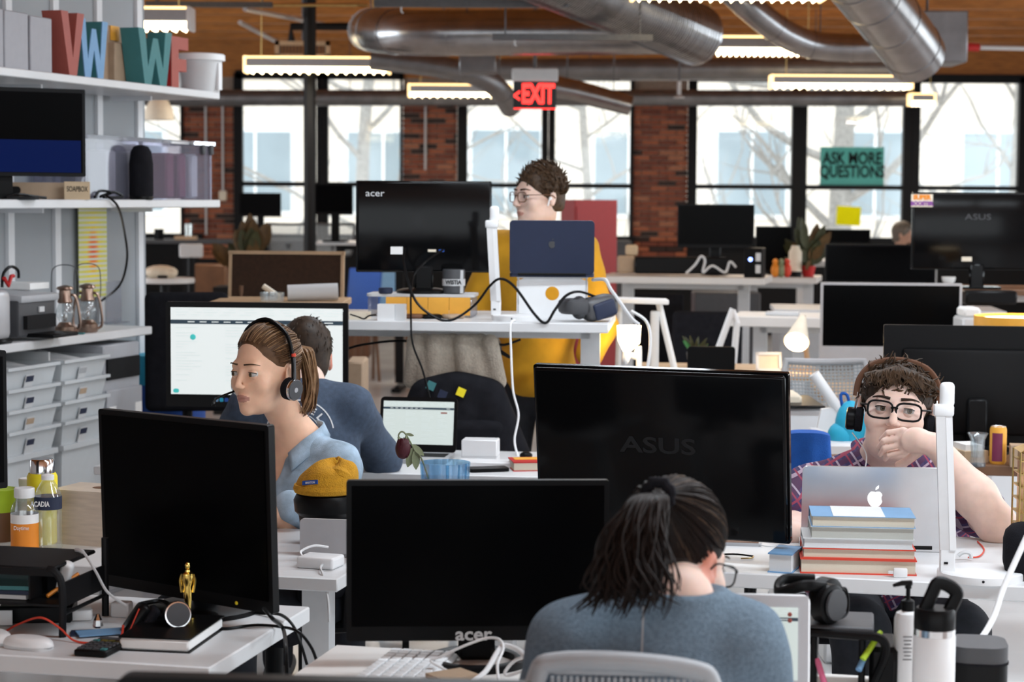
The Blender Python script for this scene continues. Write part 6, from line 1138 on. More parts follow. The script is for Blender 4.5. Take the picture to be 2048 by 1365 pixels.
# long dark counter under the windows with things on it
zc2 = P(400, 479, 21).z; t = thing('window_counter', 'long dark counter under the left windows', 'counter', (P(330, 480, 21).x, 21, 0)); MB().box((0, 0, zc2-.02), (1.9, .5, .04)).build('top', 'dark_grey', t, smooth=False)
for x in (-.9, -.3, .25, .9): MB().box((x, 0, (zc2-.04)/2), (.06, .4, zc2-.04)).build('leg', 'black_metal', t, smooth=False)
for px, y0, c_, lab, w_ in ((318, 458, 'black_plastic', 'dark cup on the long counter', 20), (378, 448, 'clear_glass', 'clear glass jar on the long counter', 16), (374, 472, 'oak', 'wooden tray under the glass jar', 42)):
    hh = P(px, y0, 20.9).z-zc2; w2 = S(w_, 20.9); tag((MB().lathe([(w2/2*.9, 0), (w2/2, hh)], n=16) if w_ < 30 else MB().box((0, 0, hh/2), (w2, .15, hh))).build('counter_item', c_, loc=(P(px, 470, 20.9).x-(0 if w_ != 42 else .0), 20.9 if w_ != 42 else 20.84, zc2)), lab, 'item')
tbox('grey_screen', 'small pale grey screen in front of the left window counter', 'screen', 358, 488, 405, 516, 16, .04, 'light_grey'); q = P(381, 516, 16); tag(MB().cyl((0, 0, 0), (0, 0, q.z), .03).build('screen_post', 'black_metal', loc=(q.x, 16.03, 0)), 'black post carrying the small grey screen', 'post')
tbox('wooden_crate', 'stacked brown wooden crate left of the pinboard', 'crate', 380, 530, 452, 760, 17, .4, 'dark_wood', floor=0); tbox('wooden_box', 'low brown wooden box beside the round table', 'box', 300, 620, 372, 760, 16.5, .4, 'dark_wood', floor=0)
monitor('black monitor on an arm in front of the left window', 478, 386, 562, 434, 20.5, 0, P(500, 480, 20.5).z, bd=.2, stand='rect'); desk('dark desk under the monitor at the left window', (P(577, 490, 20.7).x, 20.8), 0, .80, .6, z=P(500, 480, 20.5).z, top='dark_grey', leg='black_metal')
monitor('tilted dark monitor right of the steel column', 630, 368, 706, 430, 16.5, rad(-8), P(660, 484, 16.5).z, bd=.2, stand='rect'); desk('desk with a pale edge right of the steel column', (P(738, 486, 16.7).x, 16.8), rad(-3), .82, .6, z=P(660, 484, 16.5).z, top='light_grey', leg='black_metal')
foliage('broad leaved brownish plant left of the steel column', 500, 520, 15, .95, 430, .26, 44, .05, ('leaf_brown', 'leaf_dark', 'leaf_brown'), 'dark_grey', 9)
tag(MB().box((0, 0, .475), (.5, .4, .95)).build('plant_plinth', 'black_matte', loc=(P(500, 520, 15).x, 15, 0), smooth=False), 'dark plinth under the broad leaved plant', 'plinth')
for k, (px, D, lab) in enumerate(((575, 19.5, 'grey office chair back left of the steel column at the window'), (665, 18.5, 'grey office chair back right of the steel column'))): office_chair(lab, (P(px, 480, D).x, D, 0), rad(185), shell='mesh_grey', fm='dark_grey', seatz=.62, bw=.42, bh=.30, bz=P(px, 448, D).z-.30, arms=False)
def plain_chair(label, px, D, ytop, m, rz, w_=.42):
    t = thing('side_chair', label, 'chair', (P(px, 500, D).x, D, 0), rz); zt = P(px, ytop, D).z; MB().rbox((0, 0, .45), (w_, .4, .03), .012, 2).build('seat', m, t); MB().rbox((0, -.2, (zt+.5)/2), (w_*.95, .03, zt-.5), .012, 2, rot=(rad(8), 0, 0)).build('backrest', m, t)
    for x in (-1, 1):
        for y in (-1, 1): MB().tube([(x*w_*.42, y*.17, .44), (x*w_*.46, y*.2, 0)], .014, 8).build('leg', 'dark_wood', t)
plain_chair('dark blue chair right of the pinboard', 702, 17.5, 538, 'blue', rad(150), .36); plain_chair('pale blue striped chair behind the monitor riser', 770, 18, 546, 'sky', rad(200), .36); plain_chair('black chair in shadow under the far raised desk', 1300, 12.9, 590, 'black_fabric', rad(170))
office_chair('black chair with dark clothing under the far raised desk', (P(1410, 690, 11).x, 11.1, 0), rad(170), shell='black_fabric', mesh=False, seatz=.48, bw=.4, bh=.4, bz=P(1410, 628, 11).z-.4, arms=False, fm='grey_plastic')
t = thing('white_easel', 'white slanted easel legs left of the raised pale desk', 'easel', (P(1455, 735, 9.55).x, 9.6, 0)); p0 = t.location
for k, (x0, y0, x1, y1) in enumerate(((1466, 618, 1436, 700), (1474, 645, 1466, 740))):
    a, b_ = P(x0, y0, 9.6)-p0, P(x1, y1, 9.6)-p0; d = (b_-a); e_ = a+d*(a.z/(-d.z)); MB().tube([a, e_], .016, 8).build('leg', 'white_plastic', t)
MB().tube([P(1466, 622, 9.6)-p0, P(1475, 648, 9.6)-p0], .014, 8).build('crosspiece', 'white_plastic', t)
tbox('kraft_floor_box', 'kraft carton standing behind the navy shirt', 'box', 690, 724, 727, 1010, 8.6, .3, 'kraft', floor=0); tbox('brown_crate', 'brown crate with red things right of the pinboard', 'crate', 690, 600, 738, 700, 20.2, .4, 'brown', floor=0)
tbox('red_bag', 'small red bag on the brown crate', 'bag', 697, 588, 716, 600, 20.3, .1, 'red')
tbox('dark_cabinet', 'dark low cabinet behind the standing desk under the windows', 'cabinet', 1000, 480, 1260, 720, 19.5, .4, 'dark_grey', floor=0)
tbox('pale_drawers', 'pale drawer unit beneath the far raised desk', 'drawers', 1240, 600, 1330, 720, 13.4, .4, 'grey_plastic', floor=0); tbox('pale_drawers', 'grey drawer unit right of the raised pale desk legs', 'drawers', 1560, 655, 1640, 760, 12.6, .4, 'grey_plastic', floor=0); tbox('dark_cabinet', 'dark drawer unit in shade below the computer tower', 'drawers', 1390, 585, 1520, 720, 13.9, .3, 'dark_grey', floor=0)
# ================================================================== people: smooth blended solids meshed into one continuous skin
class Sdf:
    def __init__(s, lo, hi, h):
        s.lo = np.array(lo, float); s.h = h; s.n = np.ceil((np.array(hi)-s.lo)/h).astype(int)+1
        s.ax = [s.lo[i]+h*np.arange(s.n[i]) for i in range(3)]; s.f = np.full(s.n, 1.0, np.float32)
    def _do(s, lo, hi, k, fn, op):
        m = max(k, 2*s.h)+.012; sl = []
        for i in range(3):
            a = int(max(0, math.floor((lo[i]-m-s.lo[i])/s.h))); b = int(min(s.n[i], math.ceil((hi[i]+m-s.lo[i])/s.h)+1))
            if b <= a: return s
            sl.append(slice(a, b))
        X_, Y_, Z_ = np.meshgrid(*(s.ax[i][sl[i]].astype(np.float32) for i in range(3)), indexing='ij', sparse=True)
        d = fn(X_, Y_, Z_).astype(np.float32); sl = tuple(sl); f = s.f[sl]
        if op == 'u':
            hh = np.clip(.5+.5*(f-d)/k, 0, 1); s.f[sl] = f*(1-hh)+d*hh-k*hh*(1-hh)
        else:
            d = -d; hh = np.clip(.5-.5*(f-d)/k, 0, 1); s.f[sl] = f*(1-hh)+d*hh+k*hh*(1-hh)
        return s
    def ell(s, c, r, k=.02, M=None, op='u', rot=(0, 0, 0)):
        T = TM(c, rot); T = M @ T if M is not None else T; R = T.to_3x3(); sc = R.col[0].length; R = R*(1/sc); r = np.array(r)*sc; C = T.translation
        e = [math.sqrt(sum((R[i][j]*r[j])**2 for j in range(3))) for i in range(3)]
        def fn(x, y, z):
            x = x-C.x; y = y-C.y; z = z-C.z; k0 = 0; k1 = 0
            for j in range(3):
                l = (R[0][j]*x+R[1][j]*y+R[2][j]*z); k0 = k0+(l/r[j])**2; k1 = k1+(l/r[j]**2)**2
            k0 = np.sqrt(k0); k1 = np.sqrt(k1)+1e-6; return k0*(k0-1)/k1
        return s._do([C[i]-e[i] for i in range(3)], [C[i]+e[i] for i in range(3)], k, fn, op)
    def cap(s, a, b, ra, rb=None, k=.02, M=None, op='u'):
        rb = ra if rb is None else rb; a = Vector(a); b = Vector(b)
        if M is not None: sc = M.to_3x3().col[0].length; a = M @ a; b = M @ b; ra *= sc; rb *= sc
        d = b-a; L = max(d.length_squared, 1e-9); R_ = max(ra, rb)
        def fn(x, y, z):
            x = x-a.x; y = y-a.y; z = z-a.z; h = np.clip((x*d.x+y*d.y+z*d.z)/L, 0, 1); return np.sqrt((x-d.x*h)**2+(y-d.y*h)**2+(z-d.z*h)**2)-(ra+(rb-ra)*h)
        return s._do([min(a[i], b[i])-R_ for i in range(3)], [max(a[i], b[i])+R_ for i in range(3)], k, fn, op)
    def mesh(s):
        f = s.f; ins = f < 0; nx, ny, nz = f.shape
        cnt = np.zeros((nx-1, ny-1, nz-1), np.int8); off = [(i, j, k) for i in (0, 1) for j in (0, 1) for k in (0, 1)]
        for i, j, k in off: cnt += ins[i:nx-1+i, j:ny-1+j, k:nz-1+k]
        idx = np.argwhere((cnt > 0) & (cnt < 8)); vid = np.full(cnt.shape, -1, np.int64); vid[tuple(idx.T)] = np.arange(len(idx))
        acc = np.zeros((len(idx), 3)); num = np.zeros(len(idx))
        for ax in range(3):
            o = [q for q in off if q[ax] == 0]
            for q in o:
                p0 = idx+np.array(q); p1 = p0.copy(); p1[:, ax] += 1; a = f[tuple(p0.T)]; b = f[tuple(p1.T)]; m = (a < 0) != (b < 0)
                t = np.where(m, a/np.where(m, a-b, 1), 0); pt = p0.astype(float); pt[:, ax] += t; acc[m] += pt[m]; num[m] += 1
        v = acc/num[:, None]; faces = []
        for ax in range(3):
            sl0 = [slice(1, -1)]*3; sl0[ax] = slice(0, -1); sl1 = [slice(1, -1)]*3; sl1[ax] = slice(1, None)
            a = ins[tuple(sl0)]; b = ins[tuple(sl1)]; e = np.argwhere(a != b); flip = a[tuple(e.T)]; e = e+1; e[:, ax] -= 1
            u, w_ = (ax+1) % 3, (ax+2) % 3; q = []
            for du, dw in ((0, 0), (-1, 0), (-1, -1), (0, -1)):
                c = e.copy(); c[:, u] += du; c[:, w_] += dw; q.append(vid[tuple(c.T)])
            q = np.stack(q, 1); q[~flip] = q[~flip][:, ::-1]; faces.append(q)
        fa = np.concatenate(faces); fa = fa[(fa >= 0).all(1)]; return s.lo+v*s.h, fa
def sdf_obj(s, name, mats, parent, fmat=None, smooth_it=2, disp=None):
    v, fa = s.mesh()
    if smooth_it:                                     # light Laplacian smoothing against grid steps
        e = np.concatenate([fa[:, [0, 1]], fa[:, [1, 2]], fa[:, [2, 3]], fa[:, [3, 0]]])
        for _ in range(smooth_it):
            acc = np.zeros_like(v); n = np.zeros(len(v)); np.add.at(acc, e[:, 0], v[e[:, 1]]); np.add.at(n, e[:, 0], 1); v = v*.5+.5*acc/np.maximum(n, 1)[:, None]
    if disp is not None: v = disp(v)
    p0 = np.array(parent.location); me = bpy.data.meshes.new(name); me.vertices.add(len(v)); me.vertices.foreach_set('co', (v-p0).ravel())
    me.loops.add(fa.size); me.loops.foreach_set('vertex_index', fa.ravel()); me.polygons.add(len(fa)); me.polygons.foreach_set('loop_start', np.arange(0, fa.size, 4)); me.update(calc_edges=True); me.validate()
    for m in mats: me.materials.append(MT[m])
    if fmat is not None: me.polygons.foreach_set('material_index', fmat(v[fa].mean(1)).astype(np.int32))
    me.shade_smooth(); o = bpy.data.objects.new(name, me); COL.objects.link(o); o.parent = parent; return o
def HM(pos, yaw, pitch=0, roll=0, s=1): return Matrix.Translation(pos) @ Matrix.Rotation(rad(yaw), 4, 'Z') @ Matrix.Rotation(rad(pitch), 4, 'X') @ Matrix.Rotation(rad(roll), 4, 'Y') @ Matrix.Scale(s, 4)
def head_sdf(g, M, fem=False, ear=True, wide=1.0, top=1.0):
    g.ell((0, .015, .035), (.073*wide, .094, .088*top), .02, M); g.ell((0, -.030, -.030), (.057*wide, .062, .084), .03, M); g.ell((0, -.044, -.074), (.043*wide if not fem else .035, .043, .034), .03, M)
    g.ell((0, -.080, -.101), (.019-.004*fem, .015-.002*fem, .015-.002*fem), .025, M)
    for x in (-1, 1):
        g.ell((x*.041*wide, -.060, -.028), (.023, .022, .025), .02, M)
        g.ell((x*.032, -.098, .000), (.016, .012, .0095), .012, M, 's')
        if ear:
            g.ell((x*.076*wide, .014, -.008), (.0075, .018, .031), .006, M, rot=(rad(-8), 0, rad(x*18))); g.ell((x*.074*wide, .008, -.030), (.006, .010, .012), .006, M); g.ell((x*.085*wide, .008, -.006), (.006, .008, .016), .004, M, 's')
    g.cap((-.032, -.080, .021), (.032, -.080, .021), .010 if fem else .0125, None, .022, M)
    g.cap((0, -.090, .012), (0, -.1135+.003*fem, -.028), .0075-.001*fem, .0105-.0015*fem, .012, M)
    for x in (-1, 1): g.ell((x*.0105, -.1035, -.0335), (.0078, .0085, .0065), .007, M)
    g.ell((0, -.0915, -.0605), (.021, .0115, .0058), .006, M); g.ell((0, -.0905, -.0715), (.018, .0115, .0068), .006, M); g.ell((0, -.106, -.066), (.024, .010, .0014), .0025, M, 's')
def in_head(v, M): Mi = np.array(M.inverted()); return v @ Mi[:3, :3].T+Mi[:3, 3]
def lipmat(M):
    def f(c):
        l = in_head(c, M); return ((l[:, 0]/.023)**2+((l[:, 2]+.0662)/.0105)**2 < 1) & (l[:, 1] < -.088)
    return f
def add_face(root, M, brow='hair_dark', skin='skin_light', look=(0, -1, 0), brows=True, iris='iris', bw=.0032, lash=True, er=.0138):
    L = Matrix.Translation(-Vector(root.location)) @ M; lk = Vector(look).normalized()
    for x in (-1, 1):
        c = Vector((x*.032, -.0785, .000)); e = MB().ell(c, (er-.0004,)*3, nu=20, nv=14, M=L).build('eye', 'eye_white', root)
        q = c+lk*.0098; rr = Vector((0, 0, 1)).rotation_difference(lk)
        def disc(r, d, m, nm):
            T = L @ Matrix.Translation(c+lk*d) @ rr.to_matrix().to_4x4(); MB().lathe([(r, -.0008), (r*.9, .0006), (r*.4, .0012), (.0001, .0014)], n=18, M=T).build(nm, m, e)
        disc(.0066, er-.0018, iris, 'iris'); disc(.0030, er-.0008, 'pupil', 'pupil')
        for up in (1, -1):
            mb = MB(); vs = []; nu, nv = 14, 6
            for j in range(nv+1):
                for i in range(nu+1):
                    a = rad(-78+156*i/nu); open_ = (.42 if up > 0 else .42)*math.cos(a*.98)**.7; el = up*(open_+(1.35-open_)*j/nv); r = er+.0010+.0006*j/nv
                    vs.append(c+Vector((r*math.sin(a)*math.cos(el), -r*math.cos(a)*math.cos(el), r*math.sin(el))))
            N = nu+1; fs = [(j*N+i, j*N+i+1, (j+1)*N+i+1, (j+1)*N+i) for j in range(nv) for i in range(nu)]
            if up < 0: fs = [f[::-1] for f in fs]
            ld = MB().add(vs, fs, L).build('eyelid', skin, root)
            if up > 0 and lash: MB().tube([v+Vector((0, -.0004, .0002)) for v in vs[:N]], .0012, 5, M=L).build('lashes', 'pupil', ld)
        if brows:
            pts = [(x*.013, -.0940, .0262), (x*.024, -.0945, .0278), (x*.038, -.0905, .0288), (x*.050, -.0810, .0262), (x*.055, -.0755, .0240)]
            MB().tube(spline(pts, 4), [bw*(1.1-.75*k/16) for k in range(17)], 6, M=L, flat=.9).build('eyebrow', brow, root)
def cap_pt(d, r=(.081, .102, .095), c=(0, .018, .036)):
    d = Vector(d); n = math.sqrt(sum((d[i]/r[i])**2 for i in range(3))); return Vector(c)+d/n
def hair_cap(root, M, m, r=(.080, .101, .094), c=(0, .018, .036), nape=-.055, fem=False, line=0.0, bumps=0, extra=None, name='hair', h=.004):
    p = M.translation; g = Sdf(p-Vector((.19, .19, .2)), p+Vector((.19, .19, .2)), h)
    g.ell(c, r, .01, M)
    g.ell((0, .055, -.035), (.064, .050, .055), .03, M)
    if extra: extra(g)
    g.ell((0, -.118, -.030+line), (.086, .086, .110) if fem else (.074, .078, .108), .012, M, 's')
    for x in (-1, 1): g.ell((x*.092, -.012, -.050), (.036, .066, .070) if fem else (.030, .058, .058), .012, M, 's')
    g.ell((0, .03, nape-.10), (.2, .2, .10), .012, M, 's')
    return sdf_obj(g, name, [m], root, smooth_it=1)
def glasses(root, M, m, w_=.026, hgt=.019, full=True, r=.0017):
    L = Matrix.Translation(-Vector(root.location)) @ M; t = bpy.data.objects.new('glasses', None); COL.objects.link(t); t.parent = root
    for x in (-1, 1):
        pts = []
        for k in range(24):
            a = 2*math.pi*k/24; ca, sa = math.cos(a), math.sin(a); px = math.copysign(abs(ca)**.62, ca)*w_; pz = math.copysign(abs(sa)**.62, sa)*hgt
            pts.append((x*.0335+px, -.1075+.010*((x*.0335+px)/.06)**2, -.002+pz))
        MB().tube(pts, r, 6, closed=True, M=L).build('rim', m, t); MB().add(pts, [tuple(range(24))], L).build('lens', 'lens_glass', t, smooth=False)
        MB().tube(spline([(x*(.0335+w_), -.1005, .006), (x*.079, -.060, .006), (x*.084, .0, .003), (x*.083, .02, -.01)], 5), r*.95, 6, M=L).build('temple_arm', m, t)
    MB().tube(spline([(-.0075, -.1085, .004), (0, -.111, .006), (.0075, -.1085, .004)], 4), r, 6, M=L).build('bridge', m, t); return t
def limb(g, pts, rs, k=.02):
    for a, b, ra, rb in zip(pts[:-1], pts[1:], rs[:-1], rs[1:]): g.cap(a, b, ra, rb, k)
def hand(g, wrist, fdir, nrm, spread=1, curl=.25, s=1.0, thumb=1):
    f = Vector(fdir).normalized(); n = Vector(nrm).normalized(); sd = f.cross(n).normalized(); w_ = Vector(wrist)
    R = Matrix((sd, f, n)).transposed().to_4x4(); T = Matrix.Translation(w_) @ R @ Matrix.Scale(s, 4)
    g.ell((0, .045, 0), (.040, .050, .015), .012, T); g.cap((0, -.02, 0), (0, .03, 0), .026, .026, .015, T)
    for i, (x, L, r) in enumerate(((-.030, .068, .0082), (-.0105, .078, .0088), (.0095, .072, .0086), (.0285, .056, .0076))):
        a = Vector((x, .082-abs(x)*.15, 0)); p = [a]; ang = 0
        for q in (.45, .32, .23):
            ang += curl*(1.1 if q < .4 else .9); p.append(p[-1]+Vector((x*.12*q*spread, L*q*math.cos(ang), -L*q*math.sin(ang))))
        for j in range(3): g.cap(p[j], p[j+1], r*(1-.08*j), r*(1-.08*(j+1)), .003 if j else .006, T)
    g.cap((thumb*-.028, .018, -.004), (thumb*-.048, .048, -.016), .012, .010, .01, T); g.cap((thumb*-.048, .048, -.016), (thumb*-.046, .078, -.022), .0095, .008, .004, T)
def person(label, loc): return thing('person', label, 'person', loc)
def Y(M, v): return M @ Vector(v)
def rvec(yaw, v): return Matrix.Rotation(rad(yaw), 3, 'Z') @ Vector(v)
def trousers(root, hip, legs, m, r=(.085, .065, .05), h=.010, name='trousers', hipw=(.17, .12, .11), yaw=0):
    pts = [hip]+[p for l in legs for p in l]; lo = [min(p[i] for p in pts)-.22 for i in range(3)]; hi = [max(p[i] for p in pts)+.22 for i in range(3)]; lo[2] = max(lo[2], -.005); g = Sdf(lo, hi, h); g.ell(hip, hipw, .03, rot=(0, 0, rad(yaw)))
    for l in legs: limb(g, l, r, .03)
    return sdf_obj(g, name, [m], root)
def shoes(root, feet, m, dirs):
    for p, d in zip(feet, dirs):
        p = Vector(p)-Vector(root.location); MB().rbox((0, 0, .04), (.09, .26, .08), .035, 3, M=TM(p, (0, 0, math.atan2(d[1], d[0])-math.pi/2)) @ TM((0, .06, 0))).build('shoe', m, root)
# ---------------------------------------------------------------- woman with the headset
wp = P(530, 741, 5.42); wM = HM(wp, -36, 3, 0, .99); root = person('woman with pulled back brown hair, headset and pale denim shirt, facing left', (wp.x, 5.5, 0))
tc_ = Vector((P(598, 900, 5.52).x, 5.52, 0)); sz = P(600, 880, 5.5).z; BY = -35
def wt(x, y, z): return tc_+rvec(BY, (x, y, 0))+Vector((0, 0, z))
g = Sdf((wp.x-.30, 5.15, .42), (wp.x+.42, 5.88, wp.z+.16), .0036); head_sdf(g, wM, fem=True)
nb = wt(0, .0, sz+.005); limb(g, [Y(wM, (0, .02, -.06)), nb], [.047, .052], .03); g.ell(wt(0, 0, sz-.13), (.12, .085, .16), .05, rot=(0, 0, rad(BY)))
for s_ in (-1, 1): limb(g, [nb+Vector((0, 0, -.05)), wt(s_*.13, 0, sz-.05), wt(s_*.16, -.05, sz-.27), wt(s_*.10, -.27, .80)], [.04, .042, .036, .026], .03); hand(g, wt(s_*.09, -.29, .79), rvec(BY, (0, -1, -.1)), (0, 0, 1), curl=.3, s=.9, thumb=s_)
sdf_obj(g, 'body', ['skin_warm', 'lip'], root, lipmat(wM)); add_face(root, wM, 'hair_brown', 'skin_warm', look=(-.20, -1, -.05), bw=.0026)
g = Sdf((tc_.x-.36, 5.1, .40), (tc_.x+.40, 5.95, sz+.12), .005); g.ell(wt(0, 0, sz-.20), (.165, .115, .22), .05, rot=(0, 0, rad(BY))); g.ell(wt(0, 0, .60), (.16, .125, .2), .05, rot=(0, 0, rad(BY)))
for s_ in (-1, 1): limb(g, [wt(s_*.03, .01, sz-.028), wt(s_*.145, 0, sz-.060), wt(s_*.185, -.03, sz-.25), wt(s_*.14, -.2, .80)], [.050, .056, .052, .042], .035)
g.cap(Y(wM, (0, .0, -.10)), nb+Vector((0, 0, -.02)), .056, .066, .012, op='s'); g.ell(wt(-.02, -.10, sz-.03), (.035, .07, .085), .02, op='s', rot=(0, 0, rad(BY)))
def fold(amp, fr, seed):
    ph = np.random.default_rng(seed).uniform(0, 6, 6)
    def f(v):
        d = np.sin(v[:, 0]*fr+v[:, 2]*fr*1.3+ph[0])*.5+np.sin(v[:, 1]*fr*1.2-v[:, 2]*fr*.8+ph[1])*.5+.6*np.sin((v[:, 0]-v[:, 2])*fr*2.1+ph[2]); w_ = v.copy(); c = v.mean(0); dv_ = v-c; dv_[:, 2] = 0; dv_ /= np.linalg.norm(dv_, axis=1)[:, None]+1e-6; return w_+dv_*(amp*d)[:, None]
    return f
sh_ = sdf_obj(g, 'denim_shirt', ['denim'], root, disp=fold(.0035, 34, 2))
rp0 = Vector(root.location)
for s_ in (-1, 1):   # collar leaves
    c = [wt(s_*.012, .060, sz+.048), wt(s_*.050, .045, sz+.046), wt(s_*.068, .005, sz+.034), wt(s_*.058, -.045, sz+.008), wt(s_*.030, -.080, sz-.030)]; lo_ = [wt(s_*.014, .075, sz+.012), wt(s_*.062, .058, sz+.010), wt(s_*.090, .005, sz-.006), wt(s_*.088, -.055, sz-.034), wt(s_*.060, -.100, sz-.075)]
    mb = MB(); vs = [p-rp0 for p in spline(c, 4)]+[p-rp0 for p in spline(lo_, 4)]; n = len(vs)//2; mb.add(vs, [(i, i+1, n+i+1, n+i) for i in range(n-1)]); o = mb.build('collar', 'denim', sh_); md = o.modifiers.new('thick', 'SOLIDIFY'); md.thickness = .004; md.offset = 0
hair_cap(root, wM, 'hair_chestnut', r=(.0755, .097, .0905), line=.013, fem=True, name='hair'); hw = bpy.data.objects[[c.name for c in root.children if c.name.startswith('hair')][0]]
def strands_back(root, M, m, tie, n, seed, parent=None, r0=.0014, rr=(.0795, .1015, .0935), nm='hair_strands', hl=None):
    rn = random.Random(seed); mb = MB(); L = Matrix.Translation(-Vector(root.location)) @ M; tie = Vector(tie); C = Vector((0, .018, .036)); td = tie-C
    for k in range(n):
        HL = [(0, -.074, .092), (.040, -.064, .084), (.066, -.034, .062), (.076, -.022, .026), (.082, .006, .030), (.080, .034, -.005), (.066, .062, -.042), (.036, .086, -.058), (0, .096, -.060)]
        u = rn.random()*7.999; i0 = int(u); s0 = Vector(HL[i0]).lerp(Vector(HL[i0+1]), u-i0); s0.x *= rn.choice((-1, 1)); s0 = s0.lerp(Vector(cap_pt(td, rr)), rn.random()**2*.45)
        d0 = s0-C; pts = []; jit = Vector((rn.uniform(-1, 1), rn.uniform(-1, 1), rn.uniform(-1, 1)))*.006
        for j in range(9):
            f = j/8; d = d0.normalized()*(1-f)+td.normalized()*f; q = cap_pt(d, [x+rn.uniform(.0, .0022) for x in rr]); pts.append(q+jit*math.sin(math.pi*f)*.6+(tie-cap_pt(td, rr))*f**3)
        mb.tube(pts, [r0*(.6+.4*math.sin(math.pi*min(1, j/7+.1))) for j in range(9)], 4, M=L)
    o = mb.build(nm, m, parent or root); o['kind'] = 'stuff'; return o
strands_back(root, wM, 'hair_chestnut', (0, .112, .055), 420, 5, hw); strands_back(root, wM, 'hair_honey', (0, .112, .055), 170, 6, hw, nm='light_strands')
def ponytail(root, pts, m, width, n, seed, parent, r0=.0022, nm='ponytail', wav=.01, flare=None):
    rn = random.Random(seed); mb = MB(); sp = [p-Vector(root.location) for p in spline(pts, 5)]; N = len(sp)
    for k in range(n):
        a, q = rn.uniform(0, 6.28), math.sqrt(rn.random()); ox, oy = q*math.cos(a), q*math.sin(a); ph = rn.uniform(0, 6.28); L_ = rn.uniform(.66, 1.0); pl = []
        for j in range(N):
            f = j/(N-1)*L_; i = f*(N-1); i0 = int(i); i1 = min(i0+1, N-1); p = sp[i0].lerp(sp[i1], i-i0); wd = width*(flare(f) if flare else (.05+.95*math.sin(math.pi*min(f*1.3+.02, .62)))); pl.append(p+Vector((ox*wd+wav*f*math.sin(ph+f*9), oy*wd*.7, wav*.5*f*math.cos(ph+f*8))))
        mb.tube(pl, [r0*(1 if j < N*.75 else 1-.8*(j-N*.75)/(N*.25)) for j in range(N)], 5)
    o = mb.build(nm, m, parent); o['kind'] = 'stuff'; return o
ponytail(root, [Y(wM, (0, .112, .055)), Y(wM, (.006, .136, .050)), P(613, 705, 5.46), P(622, 760, 5.47), P(616, 810, 5.47), P(610, 832, 5.47)], 'hair_chestnut', .020, 70, 8, hw); ponytail(root, [Y(wM, (0, .112, .055)), Y(wM, (.006, .136, .050)), P(614, 705, 5.45), P(624, 760, 5.46), P(618, 810, 5.46), P(612, 828, 5.46)], 'hair_honey', .018, 36, 9, hw, nm='light_locks')
# headset: worn by the woman but a thing of its own
hs = thing('headset', 'black headset with microphone worn by the woman in denim', 'headset', Y(wM, (.088, .006, -.045))); p0 = Vector(hs.location)
def wl(v): return Y(wM, v)-p0
MB().tube(spline([wl((-.088, .012, .0)), wl((-.092, .012, .04)), wl((-.070, .012, .105)), wl((0, .012, .138)), wl((.070, .012, .105)), wl((.092, .012, .045)), wl((.094, .010, -.02))], 6), .0055, 8, flat=1.7).build('headband', 'black_plastic', hs); MB().tube(spline([wl((.0965, .011, .038)), wl((.0975, .010, .0)), wl((.098, .008, -.03))], 5), .006, 8).build('slider', 'dark_grey', hs); MB().tube([wl((.0975, .011, .050)), wl((.0975, .011, .042))], .0065, 8).build('red_mark', 'red_orange', hs)
for s_ in (-1, 1):
    ax = (wl((s_, 0, -.12))-wl((0, 0, 0))).normalized(); c = wl((s_*.098, .004, -.048)); MB().tube([c-ax*.024, c-ax*.020, c-ax*.004, c], [.026, .030, .031, .028], 28).build('ear_cushion', 'black_fabric', hs); MB().tube([c, c+ax*.004, c+ax*.009], [.029, .0305, .029], 28).build('cup_ring', 'chrome', hs); MB().tube([c+ax*.005, c+ax*.0105], [.027, .0265], 28).build('cup_plate', 'dark_grey', hs); MB().tube([c+ax*.010, c+ax*.0118], [.007, .0066], 16).build('cup_badge', 'grey_plastic', hs)
MB().tube(spline([wl((-.098, -.005, -.06)), wl((-.100, -.05, -.066)), wl((-.088, -.105, -.072)), wl((-.068, -.135, -.085))], 6), [.003]*14+[.004, .0055, .006, .006, .005], 8).build('microphone_boom', 'black_plastic', hs)
trousers(root, wt(0, .02, .50), [[wt(s_*.09, 0, .50), wt(s_*.10, -.38, .50), wt(s_*.10, -.36, .08)] for s_ in (-1, 1)], 'jeans', yaw=BY); shoes(root, [wt(s_*.10, -.36, 0) for s_ in (-1, 1)], 'black_plastic', [rvec(BY, (0, -1, 0))]*2)
# ---------------------------------------------------------------- person in the navy shirt, from behind
np_ = P(612, 716, 6.32); nM = HM(np_, 190, 8, 0, 1.0); root = person('person in a navy printed shirt seen from behind, facing the lit monitor', (np_.x, 6.12, 0))
def ntf(x, y, z): return Vector((np_.x+x, 6.14+y, z))
nz = P(612, 778, 6.2).z
g = Sdf((np_.x-.40, 5.9, .5), (np_.x+.40, 6.95, np_.z+.16), .0045); head_sdf(g, nM); nb = ntf(.01, .06, nz+.02); limb(g, [Y(nM, (0, .02, -.06)), nb], [.056, .060], .03); g.ell(ntf(0, .02, nz-.15), (.14, .09, .18), .05)
el = {1: P(765, 925, 6.42), -1: ntf(-.27, .24, .80)}
for s_ in (-1, 1): limb(g, [ntf(s_*.16, .02, nz-.06), el[s_], ntf(s_*.16, .50, .775)], [.045, .036, .028], .03); hand(g, ntf(s_*.15, .51, .775), (-s_*.2, 1, -.05), (0, 0, 1), curl=.3, thumb=-s_)
g_f = lambda c: (lambda l: ((np.abs(l[:, 0]) > .073) & (np.abs(l[:, 2]+.01) < .045) & (l[:, 1] > -.015) & (l[:, 1] < .04)).astype(int))(in_head(c, nM))
sdf_obj(g, 'body', ['skin_light', 'skin_ear'], root, g_f)
